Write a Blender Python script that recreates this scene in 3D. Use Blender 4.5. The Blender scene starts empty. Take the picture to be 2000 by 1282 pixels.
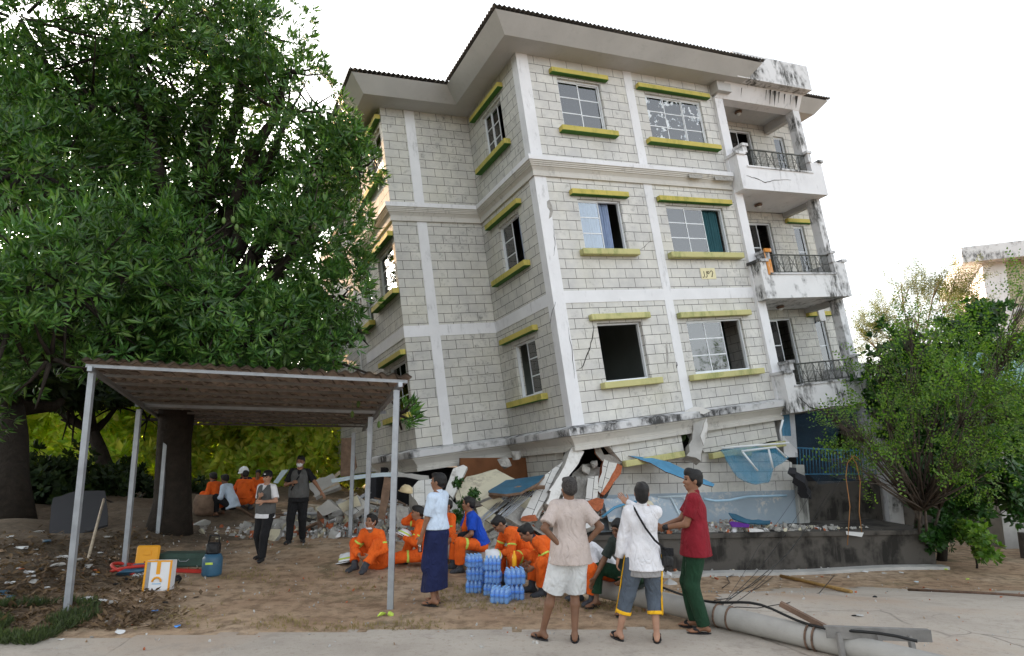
import bpy, bmesh, math, random
import numpy as np
from mathutils import Vector, Matrix, Euler
SC = bpy.context.scene
COL = SC.collection
rad = math.radians
random.seed(7)
RNG = np.random.default_rng(11)

# ------------------------------------------------------------------ camera, sky, sun, exposure
F_PX = 1262.7; PIT = rad(10.279); CAM_H = 1.9
cam_d = bpy.data.cameras.new('camera'); cam = bpy.data.objects.new('camera', cam_d); COL.objects.link(cam)
cam_d.sensor_width = 36.0; cam_d.lens = 36.0 * F_PX / 2000.0; cam_d.clip_start = 0.1; cam_d.clip_end = 2000
cam.location = (0, 0, CAM_H); cam.rotation_euler = (rad(90) + PIT, 0, 0)
SC.camera = cam
SUN_AZ = -38.0; SUN_EL = 9.0          # degrees; azimuth from +Y towards +X
w = bpy.data.worlds.new('World'); SC.world = w; w.use_nodes = True
wn = w.node_tree; wn.nodes.clear()
sky = wn.nodes.new('ShaderNodeTexSky'); sky.sky_type = 'NISHITA'; sky.sun_disc = False
sky.sun_elevation = rad(SUN_EL); sky.sun_rotation = rad(SUN_AZ); sky.air_density = 1.0; sky.dust_density = 3.0; sky.ozone_density = 1.0
hs = wn.nodes.new('ShaderNodeHueSaturation'); hs.inputs['Saturation'].default_value = 0.28
bg = wn.nodes.new('ShaderNodeBackground'); bg.inputs['Strength'].default_value = 0.15
wo = wn.nodes.new('ShaderNodeOutputWorld')
wn.links.new(sky.outputs[0], hs.inputs['Color']); wn.links.new(hs.outputs[0], bg.inputs[0]); wn.links.new(bg.outputs[0], wo.inputs[0])
sd = bpy.data.lights.new('sun', 'SUN'); sd.energy = 2.2; sd.angle = rad(0.5); sd.color = (1.0, 0.60, 0.30)
sun = bpy.data.objects.new('sun', sd); COL.objects.link(sun)
sdir = Vector((math.sin(rad(SUN_AZ)) * math.cos(rad(SUN_EL)), math.cos(rad(SUN_AZ)) * math.cos(rad(SUN_EL)), math.sin(rad(SUN_EL))))
sun.rotation_euler = sdir.to_track_quat('Z', 'Y').to_euler(); sun.location = (-20, 20, 20)
SC.view_settings.view_transform = 'Standard'; SC.view_settings.look = 'None'
SC.view_settings.exposure = 2.45; SC.view_settings.gamma = 1.0; SC.view_settings.use_curve_mapping = False
SC.cycles.max_bounces = 7; SC.cycles.transparent_max_bounces = 16; SC.cycles.caustics_reflective = False; SC.cycles.caustics_refractive = False

# ------------------------------------------------------------------ photo geometry helpers
def ray(u, v):
    x = (u - 1000.0) / F_PX; dn = (v - 641.0) / F_PX
    return Vector((x, math.cos(PIT) + dn * math.sin(PIT), math.sin(PIT) - dn * math.cos(PIT)))
def at(u, v, y):                                   # world point seen at photo pixel (u,v) at distance y
    r = ray(u, v); t = y / r.y
    return Vector((r.x * t, y, CAM_H + r.z * t))
def sstep(a, b, x):
    t = min(1.0, max(0.0, (x - a) / (b - a))); return t * t * (3 - 2 * t)
def gz(x, y):                                      # ground height
    return (-0.62 * sstep(8.0, 12.8, y) * sstep(-0.8, 2.2, x) + 0.16 * sstep(8.5, 13, y) * (1 - sstep(-2.0, -0.3, x))
            + 0.025 * math.sin(1.3 * x + 0.7) * math.sin(1.1 * y + 0.3 * x) * sstep(7.2, 9, y)
            + 0.35 * sstep(-5.2, -7.5, x) * sstep(6.8, 8.2, y) * (0.6 + 0.4 * math.sin(2.1 * x) * math.cos(1.7 * y)))
def gnd(u, v):
    r = ray(u, v); z = 0.0
    for _ in range(25):
        t = (z - CAM_H) / r.z; z = 0.5 * z + 0.5 * gz(r.x * t, r.y * t)
    t = (z - CAM_H) / r.z
    return Vector((r.x * t, r.y * t, gz(r.x * t, r.y * t)))

# ------------------------------------------------------------------ object helpers
def tag(o, label=None, cat=None, group=None, kind=None):
    if label: o['label'] = label
    if cat: o['category'] = cat
    if group: o['group'] = group
    if kind: o['kind'] = kind
    return o
def empty(name, loc=(0, 0, 0), rz=0.0, mw=None):
    o = bpy.data.objects.new(name, None); o.empty_display_size = 0.3; COL.objects.link(o)
    if mw is not None: o.matrix_world = mw
    else: o.location = loc; o.rotation_euler = (0, 0, rz)
    return o
def kids(o): return [c for c in bpy.data.objects if c.parent == o]
def copy_tree(o, parent=None):
    c = o.copy(); COL.objects.link(c); c.parent = parent
    for ch in kids(o): copy_tree(ch, c)
    return c

class MB:
    def __init__(s): s.v = []; s.f = []; s.m = []; s.sm = []
    def add(s, verts, faces, mi=0, smooth=False):
        n = len(s.v); s.v += [tuple(p) for p in verts]
        for f in faces: s.f.append(tuple(n + i for i in f)); s.m.append(mi); s.sm.append(smooth)
    def box(s, lo, hi, M=None, mi=0, bev=0.0):
        x0, y0, z0 = lo; x1, y1, z1 = hi
        if bev > 0:
            b = min(bev, (x1 - x0) * .45, (y1 - y0) * .45, (z1 - z0) * .45)
            bm = bmesh.new(); bmesh.ops.create_cube(bm, size=1)
            bmesh.ops.scale(bm, vec=(x1 - x0, y1 - y0, z1 - z0), verts=bm.verts)
            bmesh.ops.translate(bm, vec=((x0 + x1) / 2, (y0 + y1) / 2, (z0 + z1) / 2), verts=bm.verts)
            bmesh.ops.bevel(bm, geom=bm.edges[:], offset=b, segments=1, affect='EDGES')
            bm.verts.index_update()
            vs = [v.co.copy() for v in bm.verts]; fs = [[v.index for v in f.verts] for f in bm.faces]; bm.free()
        else:
            vs = [Vector(p) for p in ((x0,y0,z0),(x1,y0,z0),(x1,y1,z0),(x0,y1,z0),(x0,y0,z1),(x1,y0,z1),(x1,y1,z1),(x0,y1,z1))]
            fs = [(0,3,2,1),(4,5,6,7),(0,1,5,4),(1,2,6,5),(2,3,7,6),(3,0,4,7)]
        if M is not None: vs = [M @ v for v in vs]
        s.add(vs, fs, mi); return s
    def beam(s, a, b, wd, ht, mi=0, up=(0, 0, 1)):
        a = Vector(a); b = Vector(b); d = b - a; L = d.length; d.normalize()
        u = Vector(up); r = d.cross(u)
        if r.length < 1e-4: r = d.cross(Vector((1, 0, 0)))
        r.normalize(); u = r.cross(d)
        M = Matrix.Translation(a) @ Matrix((r, d, u)).transposed().to_4x4()
        return s.box((-wd / 2, 0, -ht / 2), (wd / 2, L, ht / 2), M, mi)
    def tube(s, pts, r, n=8, mi=0, cap=True, rs=None):
        pts = [Vector(p) for p in pts]; rings = []
        prev = None
        for i, p in enumerate(pts):
            d = (pts[min(i + 1, len(pts) - 1)] - pts[max(i - 1, 0)])
            if d.length < 1e-9: d = Vector((0, 0, 1))
            d.normalize()
            if prev is None: a = d.orthogonal().normalized()
            else:
                a = prev - d * prev.dot(d)
                a = a.normalized() if a.length > 1e-6 else d.orthogonal().normalized()
            prev = a; b = d.cross(a); rr = rs[i] if rs else r
            rings.append([p + (a * math.cos(2 * math.pi * k / n) + b * math.sin(2 * math.pi * k / n)) * rr for k in range(n)])
        vs = [q for R in rings for q in R]; fs = []
        for i in range(len(pts) - 1):
            for k in range(n):
                k2 = (k + 1) % n; fs.append((i * n + k, i * n + k2, (i + 1) * n + k2, (i + 1) * n + k))
        if cap: fs.append(tuple(range(n - 1, -1, -1))); fs.append(tuple((len(pts) - 1) * n + k for k in range(n)))
        s.add(vs, fs, mi, True); return s
    def lathe(s, prof, n=16, M=None, mi=0):                     # prof: (radius, z)
        vs = []; fs = []
        for (r, z) in prof:
            for k in range(n): vs.append(Vector((r * math.cos(2 * math.pi * k / n), r * math.sin(2 * math.pi * k / n), z)))
        for i in range(len(prof) - 1):
            for k in range(n): fs.append((i * n + k, i * n + (k + 1) % n, (i + 1) * n + (k + 1) % n, (i + 1) * n + k))
        fs.append(tuple(range(n - 1, -1, -1))); fs.append(tuple((len(prof) - 1) * n + k for k in range(n)))
        if M is not None: vs = [M @ v for v in vs]
        s.add(vs, fs, mi, True); return s
    def prism(s, poly, d, mi=0, mi_side=None):                 # planar polygon (3D points) extruded by vector d
        n = len(poly); P = [Vector(p) for p in poly]; d = Vector(d)
        nn = Vector((0, 0, 0))
        for i in range(n): nn += P[i].cross(P[(i + 1) % n])
        if nn.dot(d) > 0: P = P[::-1]
        a = mi if mi_side is None else mi_side
        s.add(P, [tuple(range(n))], mi); s.add([p + d for p in P], [tuple(range(n - 1, -1, -1))], a)
        for i in range(n):
            j = (i + 1) % n; s.add([P[i], P[i] + d, P[j] + d, P[j]], [(0, 1, 2, 3)], a)
        return s
    def build(s, name, mats, parent=None, mw=None, link=True):
        me = bpy.data.meshes.new(name); me.from_pydata(s.v, [], s.f)
        if not isinstance(mats, (list, tuple)): mats = [mats]
        for m in mats: me.materials.append(m)
        me.polygons.foreach_set('material_index', s.m); me.polygons.foreach_set('use_smooth', s.sm)
        uv = me.uv_layers.new(name='UVMap'); vs = me.vertices; dat = uv.data
        for p in me.polygons:
            n = p.normal; ax, ay, az = abs(n.x), abs(n.y), abs(n.z)
            for li in p.loop_indices:
                c = vs[me.loops[li].vertex_index].co
                if az > ax and az > ay: dat[li].uv = (c.x, c.y)
                elif ax > ay: dat[li].uv = (c.y, c.z)
                else: dat[li].uv = (c.x, c.z)
        o = bpy.data.objects.new(name, me); COL.objects.link(o)
        if parent is not None: o.parent = parent
        if mw is not None: o.matrix_world = mw
        return o
def fast_mesh(name, V, Fc, mat, parent=None, smooth=False, mi=None):
    """V (n,3) float array, Fc (m,k) int array"""
    me = bpy.data.meshes.new(name); V = np.ascontiguousarray(V, dtype=np.float32); Fc = np.ascontiguousarray(Fc, dtype=np.int32)
    k = Fc.shape[1]; me.vertices.add(len(V)); me.vertices.foreach_set('co', V.ravel())
    me.loops.add(Fc.size); me.loops.foreach_set('vertex_index', Fc.ravel())
    me.polygons.add(len(Fc)); me.polygons.foreach_set('loop_start', np.arange(0, Fc.size, k, dtype=np.int32))
    try: me.polygons.foreach_set('loop_total', np.full(len(Fc), k, dtype=np.int32))
    except Exception: pass
    for m in (mat if isinstance(mat, (list, tuple)) else [mat]): me.materials.append(m)
    if mi is not None: me.polygons.foreach_set('material_index', mi.astype(np.int32))
    me.polygons.foreach_set('use_smooth', np.full(len(Fc), smooth))
    me.update(calc_edges=True); me.validate()
    o = bpy.data.objects.new(name, me); COL.objects.link(o)
    if parent is not None: o.parent = parent
    return o

# ------------------------------------------------------------------ materials
class NT:
    def __init__(s, name):
        s.m = bpy.data.materials.new(name); s.m.use_nodes = True; s.t = s.m.node_tree; s.t.nodes.clear()
        s.out = s.t.nodes.new('ShaderNodeOutputMaterial'); s.b = s.t.nodes.new('ShaderNodeBsdfPrincipled')
        s.t.links.new(s.b.outputs[0], s.out.inputs[0]); s.tc = s.t.nodes.new('ShaderNodeTexCoord')
        s.b.inputs['Specular IOR Level'].default_value = 0.3
    def n(s, ty, **kw):
        nd = s.t.nodes.new(ty)
        for k, v in kw.items():
            if k in nd.inputs: nd.inputs[k].default_value = v
            else: setattr(nd, k, v)
        return nd
    def l(s, a, b): s.t.links.new(a, b)
    def obj(s): return s.tc.outputs['Object']
    def noise(s, scale, detail=4, rough=.55, vec=None, sc=None):
        nd = s.n('ShaderNodeTexNoise', Scale=scale, Detail=detail, Roughness=rough); v = vec or s.obj()
        if sc is not None:
            mp = s.n('ShaderNodeMapping'); mp.inputs['Scale'].default_value = sc; s.l(v, mp.inputs[0]); v = mp.outputs[0]
        s.l(v, nd.inputs['Vector']); return nd.outputs['Fac']
    def ramp(s, fac, stops):
        r = s.n('ShaderNodeValToRGB'); e = r.color_ramp.elements
        while len(e) < len(stops): e.new(0.5)
        for i, (p, c) in enumerate(stops): e[i].position = p; e[i].color = (c if len(c) == 4 else (*c, 1))
        s.l(fac, r.inputs[0]); return r.outputs[0]
    def mix(s, fac, a, b, mode='MIX'):
        m = s.n('ShaderNodeMix', data_type='RGBA', blend_type=mode)
        for i, x in ((0, fac), (6, a), (7, b)):
            if hasattr(x, 'is_output'): s.l(x, m.inputs[i])
            elif i == 0: m.inputs[0].default_value = x
            else: m.inputs[i].default_value = (*x, 1) if len(x) == 3 else x
        return m.outputs[2]
    def mth(s, op, a, b=0.0, clamp=False):
        m = s.n('ShaderNodeMath', operation=op); m.use_clamp = clamp
        for i, x in enumerate((a, b)):
            if hasattr(x, 'is_output'): s.l(x, m.inputs[i])
            else: m.inputs[i].default_value = x
        return m.outputs[0]
    def base(s, c):
        if hasattr(c, 'is_output'): s.l(c, s.b.inputs['Base Color'])
        else: s.b.inputs['Base Color'].default_value = (*c, 1)
    def bump(s, h, st=.3, dist=.02, prev=None):
        b = s.n('ShaderNodeBump', Strength=st, Distance=dist); s.l(h, b.inputs['Height'])
        if prev is not None: s.l(prev, b.inputs['Normal'])
        s.l(b.outputs[0], s.b.inputs['Normal']); return b.outputs[0]
B3 = ((0, (0,) * 3), (1, (1,) * 3))
def mat(name, c, rough=.7, var=.25, scale=4, c2=None, bump=.15, bscale=40, metal=0, spec=.3, bdist=.01):
    t = NT(name); c2 = c2 or tuple(x * (1 - var) for x in c); hi = tuple(min(1, x * (1 + var * .5)) for x in c)
    f = t.noise(scale, 5, .6); t.base(t.ramp(f, [(.3, c2), (.7, hi)]))
    t.b.inputs['Roughness'].default_value = rough; t.b.inputs['Metallic'].default_value = metal
    t.b.inputs['Specular IOR Level'].default_value = spec
    if bump: t.bump(t.noise(bscale, 4, .6), bump, bdist)
    return t.m
def stained(name, c, dark=(.05, .05, .045), amt=.5, lo=.52, hi=.62, rough=.85, streak=True, warm=None, vs=.28):
    """painted concrete with vertical mould / rain streaks"""
    t = NT(name); f1 = t.noise(1.2, 6, .6); base = t.ramp(f1, [(.3, tuple(x * .86 for x in c)), (.7, c)])
    if warm: base = t.mix(t.ramp(t.noise(.9, 5, .6), [(.55, (0,) * 3), (.7, (1,) * 3)]), base, warm)
    sp = t.noise(9, 8, .75, sc=(1, 1, vs) if streak else (1, 1, 1)); pt = t.noise(1.7, 4, .6)
    m = t.mth('MULTIPLY', t.ramp(sp, [(lo, (0,) * 3), (hi, (1,) * 3)]), t.ramp(pt, [(.46, (0,) * 3), (.6, (1,) * 3)]))
    m = t.mth('MULTIPLY', m, amt)
    t.base(t.mix(m, base, dark)); t.b.inputs['Roughness'].default_value = rough
    t.bump(t.noise(60, 5, .6), .25, .004); return t.m
def block_mat(name, c=(.46, .44, .40), amt=.5, bw=.436, bh=.218, off=(0, 0)):
    t = NT(name); mp = t.n('ShaderNodeMapping'); mp.inputs['Location'].default_value = (off[0], off[1], 0); t.l(t.tc.outputs['UV'], mp.inputs[0])
    br = t.n('ShaderNodeTexBrick', Scale=1.0); br.inputs['Mortar Size'].default_value = .0058; br.inputs['Mortar Smooth'].default_value = .2
    br.inputs['Brick Width'].default_value = bw; br.inputs['Row Height'].default_value = bh; br.offset = .5
    br.inputs['Color1'].default_value = (*c, 1); br.inputs['Color2'].default_value = (*[x * .94 for x in c], 1)
    br.inputs['Mortar'].default_value = (.05, .047, .043, 1); t.l(mp.outputs[0], br.inputs['Vector'])
    f = t.ramp(t.noise(1.6, 7, .68), [(.3, (.74, .74, .75)), (.7, (1.05, 1.04, 1.0))])
    cc = t.mix(1.0, br.outputs['Color'], f, 'MULTIPLY')
    cc = t.mix(t.ramp(t.noise(.7, 4, .6), [(.5, (0,) * 3), (.75, (.45,) * 3)]), cc, (.50, .48, .38))
    # mould patches that sit inside single blocks
    br2 = t.n('ShaderNodeTexBrick', Scale=1.0); br2.offset = .5
    br2.inputs['Mortar Size'].default_value = .04; br2.inputs['Mortar Smooth'].default_value = 1.0; br2.inputs['Brick Width'].default_value = bw; br2.inputs['Row Height'].default_value = bh
    br2.inputs['Color1'].default_value = (1, 1, 1, 1); br2.inputs['Color2'].default_value = (.0, .0, .0, 1); br2.inputs['Mortar'].default_value = (0, 0, 0, 1); br2.inputs['Bias'].default_value = -.35
    t.l(mp.outputs[0], br2.inputs['Vector'])
    m = t.mth('MULTIPLY', br2.outputs['Color'], t.ramp(t.noise(7, 7, .75), [(.52, (0,) * 3), (.66, (1,) * 3)]))
    m = t.mth('MULTIPLY', m, t.ramp(t.noise(.55, 3, .6), [(.42, (0,) * 3), (.58, (1,) * 3)])); m = t.mth('MULTIPLY', m, amt)
    cc = t.mix(m, cc, (.07, .07, .065)); t.base(cc)
    t.b.inputs['Roughness'].default_value = .9
    b1 = t.n('ShaderNodeBump', Strength=.6, Distance=.012); inv = t.mth('SUBTRACT', 1.0, br.outputs['Fac']); t.l(inv, b1.inputs['Height'])
    t.bump(t.noise(55, 5, .65), .3, .006, b1.outputs[0]); return t.m
def leaf_mat(name, cols, trans=.35, rough=.4, scale=1.0, tcol=None):
    t = NT(name); ge = t.n('ShaderNodeNewGeometry')
    r = t.ramp(ge.outputs['Random Per Island'], [(i / (len(cols) - 1), c) for i, c in enumerate(cols)])
    f = t.ramp(t.noise(scale, 3, .5), [(.35, (.75,) * 3), (.65, (1.15,) * 3)]); cc = t.mix(1.0, r, f, 'MULTIPLY'); t.base(cc)
    t.b.inputs['Roughness'].default_value = rough; t.b.inputs['Specular IOR Level'].default_value = .45
    tr = t.n('ShaderNodeBsdfTranslucent'); t.l(t.mix(1.0, cc, tcol or (1.3, 1.5, .5), 'MULTIPLY'), tr.inputs['Color'])
    mx = t.n('ShaderNodeMixShader'); mx.inputs[0].default_value = trans; t.l(t.b.outputs[0], mx.inputs[1]); t.l(tr.outputs[0], mx.inputs[2]); t.l(mx.outputs[0], t.out.inputs[0])
    return t.m
def glass_mat(name, tint=(.72, .80, .86), refl=.13, rough=.03):
    t = NT(name); tr = t.n('ShaderNodeBsdfTransparent'); tr.inputs[0].default_value = (*tint, 1)
    gl = t.n('ShaderNodeBsdfGlossy', Roughness=rough); fr = t.n('ShaderNodeFresnel', IOR=1.5)
    mx = t.n('ShaderNodeMixShader'); t.l(t.mth('ADD', fr.outputs[0], refl, True), mx.inputs[0]); t.l(tr.outputs[0], mx.inputs[1]); t.l(gl.outputs[0], mx.inputs[2]); t.l(mx.outputs[0], t.out.inputs[0])
    return t.m
M = {}
def film_glass(name):
    t = NT(name); t.base((.75, .80, .84)); t.b.inputs['Roughness'].default_value = .7
    tr = t.n('ShaderNodeBsdfTransparent'); tr.inputs[0].default_value = (.6, .68, .76, 1); gl = t.n('ShaderNodeBsdfGlossy', Roughness=.03); fr = t.n('ShaderNodeFresnel', IOR=1.5); mx = t.n('ShaderNodeMixShader')
    t.l(t.mth('ADD', fr.outputs[0], .13, True), mx.inputs[0]); t.l(tr.outputs[0], mx.inputs[1]); t.l(gl.outputs[0], mx.inputs[2])
    m2 = t.n('ShaderNodeMixShader'); f = t.ramp(t.noise(5.5, 5, .62), [(.585, (0,) * 3), (.61, (.9,) * 3)]); t.l(f, m2.inputs[0]); t.l(mx.outputs[0], m2.inputs[1]); t.l(t.b.outputs[0], m2.inputs[2]); t.l(m2.outputs[0], t.out.inputs[0]); return t.m
M['block'] = block_mat('block_wall', (.67, .662, .645), .5); M['block_dirty'] = block_mat('block_wall_mouldy', (.63, .62, .59), .7)
M['white'] = stained('white_paint', (.78, .78, .80), amt=.25); M['white_dirty'] = stained('white_paint_mouldy', (.74, .74, .75), amt=.95, lo=.42, hi=.56)
M['grey_paint'] = stained('grey_soffit', (.50, .495, .485), amt=.12, streak=False)
M['cornice'] = stained('cornice_paint', (.60, .58, .54), amt=.35)
M['ledge'] = stained('mould_ledge', (.62, .62, .63), dark=(.06, .06, .06), amt=1.0, lo=.36, hi=.5)
M['yellow'] = stained('yellow_paint', (.55, .46, .12), dark=(.16, .20, .04), amt=.6, lo=.42, hi=.6)
M['yellow_pale'] = stained('pale_yellow_paint', (.54, .51, .24), dark=(.20, .24, .08), amt=.7, lo=.42, hi=.6)
M['alu'] = mat('white_aluminium', (.72, .75, .78), .4, .08, bump=0)
M['steel'] = mat('galvanised_steel', (.34, .36, .39), .45, .2, 6, bump=.1, metal=.5)
M['concrete'] = mat('broken_concrete', (.40, .385, .36), .95, .35, 6, bump=.9, bscale=18, bdist=.03)
M['conc_smooth'] = mat('smooth_concrete', (.44, .43, .41), .85, .2, 3, bump=.3, bscale=30)
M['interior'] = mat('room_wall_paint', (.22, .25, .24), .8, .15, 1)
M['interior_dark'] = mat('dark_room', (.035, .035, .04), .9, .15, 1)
M['glass'] = glass_mat('window_glass'); M['glass_d'] = glass_mat('clear_glass', (.9, .93, .95), .12)
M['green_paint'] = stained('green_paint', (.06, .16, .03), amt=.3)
M['curtain'] = mat('blue_white_curtain', (.34, .44, .58), .9, .12, 3, bump=0)
M['curtain_b'] = mat('blue_curtain', (.30, .38, .55), .9, .2, 3, bump=0)
M['teal'] = mat('teal_curtain', (.03, .10, .12), .9, .2, 3, bump=0)
M['brick'] = mat('broken_red_brick', (.42, .13, .06), .9, .35, 14, bump=.8, bscale=30, bdist=.02)
M['roofing'] = mat('corrugated_roofing', (.16, .15, .14), .6, .3, 2, metal=.2)
M['rust_iron'] = mat('rusty_iron', (.16, .10, .07), .8, .4, 9)
M['rail'] = mat('railing_paint', (.09, .095, .085), .6, .5, 9)
M['ply'] = mat('plaster_sheet', (.66, .66, .66), .8, .1, 2)
# ------------------------------------------------------------------ leaning apartment building
ZT, B1T, B1B, B2T, B2B = 8.285, 5.784, 5.34, 2.784, 2.519
R0X, WB, YB = 5.77, -2.325, 2.864
BM = Matrix(((0.8874, -0.4361, -0.1365, 1.210), (0.4401, 0.8957, -0.0011, 13.057), (0.1228, -0.0592, 0.9907, 2.286), (0, 0, 0, 1)))
_r = BM.to_3x3(); _q = _r.to_quaternion().normalized(); BM = Matrix.Translation(BM.translation) @ _q.to_matrix().to_4x4()
bld = empty('apartment_building', mw=BM)
tag(bld, 'leaning apartment building with pale block walls, yellow sills and a crushed ground floor', 'building')

def wall_mesh(axis, c, a0, a1, z0, z1, holes=(), th=.18, outward=-1):
    """wall plane at axis=c, horizontal range a0..a1; holes (a0,a1,z0,z1); outward sign along axis"""
    mb = MB(); P = (lambda a, z, d: (a, c - outward * d, z)) if axis == 'y' else (lambda a, z, d: (c - outward * d, a, z))
    us = sorted(set([a0, a1] + [h[k] for h in holes for k in (0, 1)])); zs = sorted(set([z0, z1] + [h[k] for h in holes for k in (2, 3)]))
    for i in range(len(us) - 1):
        for j in range(len(zs) - 1):
            um = (us[i] + us[i+1]) / 2; zm = (zs[j] + zs[j+1]) / 2
            if any(h[0] < um < h[1] and h[2] < zm < h[3] for h in holes): continue
            for d in (0, th):
                mb.add([P(us[i], zs[j], d), P(us[i+1], zs[j], d), P(us[i+1], zs[j+1], d), P(us[i], zs[j+1], d)], [(0, 1, 2, 3)])
    for (h0, h1, h2, h3) in list(holes) + [(a0, a1, z0, z1)]:
        c4 = [(h0, h2), (h1, h2), (h1, h3), (h0, h3)]
        for k in range(4):
            p, q = c4[k], c4[(k + 1) % 4]; mb.add([P(*p, 0), P(*q, 0), P(*q, th), P(*p, th)], [(0, 1, 2, 3)])
    return mb
def sweep(path, prof, closed_prof=True):
    """path: plan points (x,y) with building on the left-hand side reversed; prof: (out,z). outward normal = right of travel? computed below"""
    n = len(path); nor = []
    for i in range(n - 1):
        dx, dy = path[i+1][0] - path[i][0], path[i+1][1] - path[i][1]; L = math.hypot(dx, dy); nor.append((dy / L, -dx / L))
    mb = MB(); rings = []
    for i in range(n):
        n1 = nor[max(0, i - 1)]; n2 = nor[min(n - 2, i)]; k = 1 + n1[0] * n2[0] + n1[1] * n2[1]
        mx, my = (n1[0] + n2[0]) / k, (n1[1] + n2[1]) / k
        rings.append([(path[i][0] + o * mx, path[i][1] + o * my, z) for o, z in prof])
    m = len(prof)
    for i in range(n - 1):
        for j in range(m if closed_prof else m - 1):
            j2 = (j + 1) % m; mb.add([rings[i][j], rings[i+1][j], rings[i+1][j2], rings[i][j2]], [(0, 1, 2, 3)])
    if closed_prof:
        mb.add(rings[0], [tuple(range(m))]); mb.add(rings[-1], [tuple(range(m - 1, -1, -1))])
    return mb

# openings ---------------------------------------------------------------
FW = [(.98, 2.16, 6.57, 7.81), (3.48, 5.30, 6.52, 7.77), (1.0, 2.16, 3.70, 4.88), (3.48, 5.30, 3.65, 4.85), (.98, 2.16, .80, 2.06), (3.44, 5.18, .78, 2.02)]
LW = [(1.0, 2.04, 6.65, 7.80), (.92, 2.0, 3.73, 4.90), (1.01, 2.07, .80, 2.03)]
BW = [(3.05, 4.42, 6.70, 7.90), (3.04, 4.42, 3.74, 4.90), (3.05, 4.42, .85, 2.05), (5.3, 5.9, 3.5, 4.9), (5.3, 5.9, 6.4, 7.9)]
YE = 6.4                                            # where the left wing steps back
wall_mesh('y', 0, 0, R0X, -.45, ZT, FW).build('wall', M['block'], bld)
wall_mesh('x', 0, .18, YB, -.45, ZT, LW).build('wall', M['block_dirty'], bld)
wall_mesh('y', YB, WB, 0, -.45, ZT).build('wall', M['block_dirty'], bld)
wall_mesh('x', WB, YB + .18, YE, -.45, ZT, BW).build('wall', M['block_dirty'], bld)
VW = [(7.2 + i * .95 + (0.5 if i > 2 else 0), 7.2 + i * .95 + .5 + (0.5 if i > 2 else 0), z, z + .62) for z in (4.35, 1.5, 6.9) for i in range(6)]
wall_mesh('x', WB + .55, YE, 14.5, -.45, ZT, VW).build('wall', M['block_dirty'], bld)
wall_mesh('y', YE, WB + .18, WB + .55, -.45, ZT, outward=1).build('wall', M['block_dirty'], bld)
# recessed wall behind the balconies, with a door and a tall window per floor
RW = []
for k, zb in enumerate((5.6, 2.78, 0.0)):
    RW += [(7.15, 8.15, zb + .02, zb + 2.15), (9.05, 9.5, zb + .55, zb + 2.1)]
wall_mesh('y', 1.0, R0X, 9.9, -.45, ZT, RW).build('wall', M['block_dirty'], bld)
wall_mesh('x', R0X, .18, 1.0, -.45, ZT, outward=1).build('wall', M['block'], bld)
wall_mesh('x', 9.9, 1.18, 14.5, -.45, ZT, outward=1).build('wall', M['block_dirty'], bld)
wall_mesh('y', 14.5, WB + .55, 9.9, -.45, ZT, outward=1).build('wall', M['block_dirty'], bld)
# floor slabs and room partitions seen through the openings
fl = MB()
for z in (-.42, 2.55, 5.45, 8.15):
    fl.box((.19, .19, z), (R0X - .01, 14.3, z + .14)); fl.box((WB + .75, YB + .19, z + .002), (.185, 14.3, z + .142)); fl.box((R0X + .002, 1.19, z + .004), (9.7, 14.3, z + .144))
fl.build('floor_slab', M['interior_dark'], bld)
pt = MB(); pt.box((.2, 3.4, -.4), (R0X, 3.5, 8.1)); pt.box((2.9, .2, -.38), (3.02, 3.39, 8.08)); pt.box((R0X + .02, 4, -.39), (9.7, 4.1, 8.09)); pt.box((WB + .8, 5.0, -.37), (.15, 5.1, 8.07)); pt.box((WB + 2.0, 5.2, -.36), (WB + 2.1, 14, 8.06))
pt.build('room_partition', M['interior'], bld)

# columns ----------------------------------------------------------------
def col(lo, hi, mt='white', name='column'): return MB().box(lo, hi).build(name, M[mt], bld)
for (z0, z1) in ((-.02, B1B), (B1T - .02, ZT)):
    mb = MB(); mb.prism([(-.012, -.015, z0), (.276, -.015, z0), (.276, .0, z0), (.0, .229, z0), (-.012, .229, z0)], (0, 0, z1 - z0)); 
    mb = MB().box((-.015, -.015, z0), (.276, .20, z1)); mb.box((-.0149, .20, z0), (.1, .229, z1)); mb.build('column', M['white'], bld)
    col((2.918, -.014, z0), (3.161, .1, z1)); 
    col((-1.713, YB - .014, z0), (-1.465, YB + .1, z1)); col((R0X - .02, -.08, z0 if z0 > 0 else -.4), (6.03, .17, z1 if z1 < 8 else 7.9))
    col((8.70, -.08, z0), (8.95, .17, z1 if z1 < 8 else 7.9), 'white_dirty')
# horizontal white band above the first upper floor
sweep([(WB, YE), (WB, YB), (0, YB), (0, 0), (R0X - .02, 0)][0:3], [(0, B2B), (.012, B2B), (.012, B2T), (0, B2T)]).build('floor_band', M['white'], bld)
sweep([(0, YB), (0, 0), (R0X - .02, 0)], [(0, B2B), (.0125, B2B), (.0125, B2T), (0, B2T)]).build('floor_band', M['white'], bld)
PATH = [(WB, YE), (WB, YB), (0, YB), (0, 0), (R0X - .02, 0)]
prof1 = [(0, B1B), (.05, B1B), (.055, B1B + .08), (.03, B1B + .085), (.04, B1B + .13), (.09, B1B + .20), (.11, B1B + .205), (.11, B1B + .235), (.13, B1B + .24), (.13, B1B + .27), (.15, B1B + .275), (.15, B1B + .30), (.17, B1B + .31), (.17, B1T - .03), (.02, B1T), (0, B1T)]
sweep(PATH, prof1).build('cornice', M['cornice'], bld)
sweep(PATH, [(.171, B1B + .315), (.175, B1B + .315), (.175, B1T - .025), (.03, B1T + .002), (.02, B1T - .01)]).build('cornice', M['white'], bld)
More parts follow.
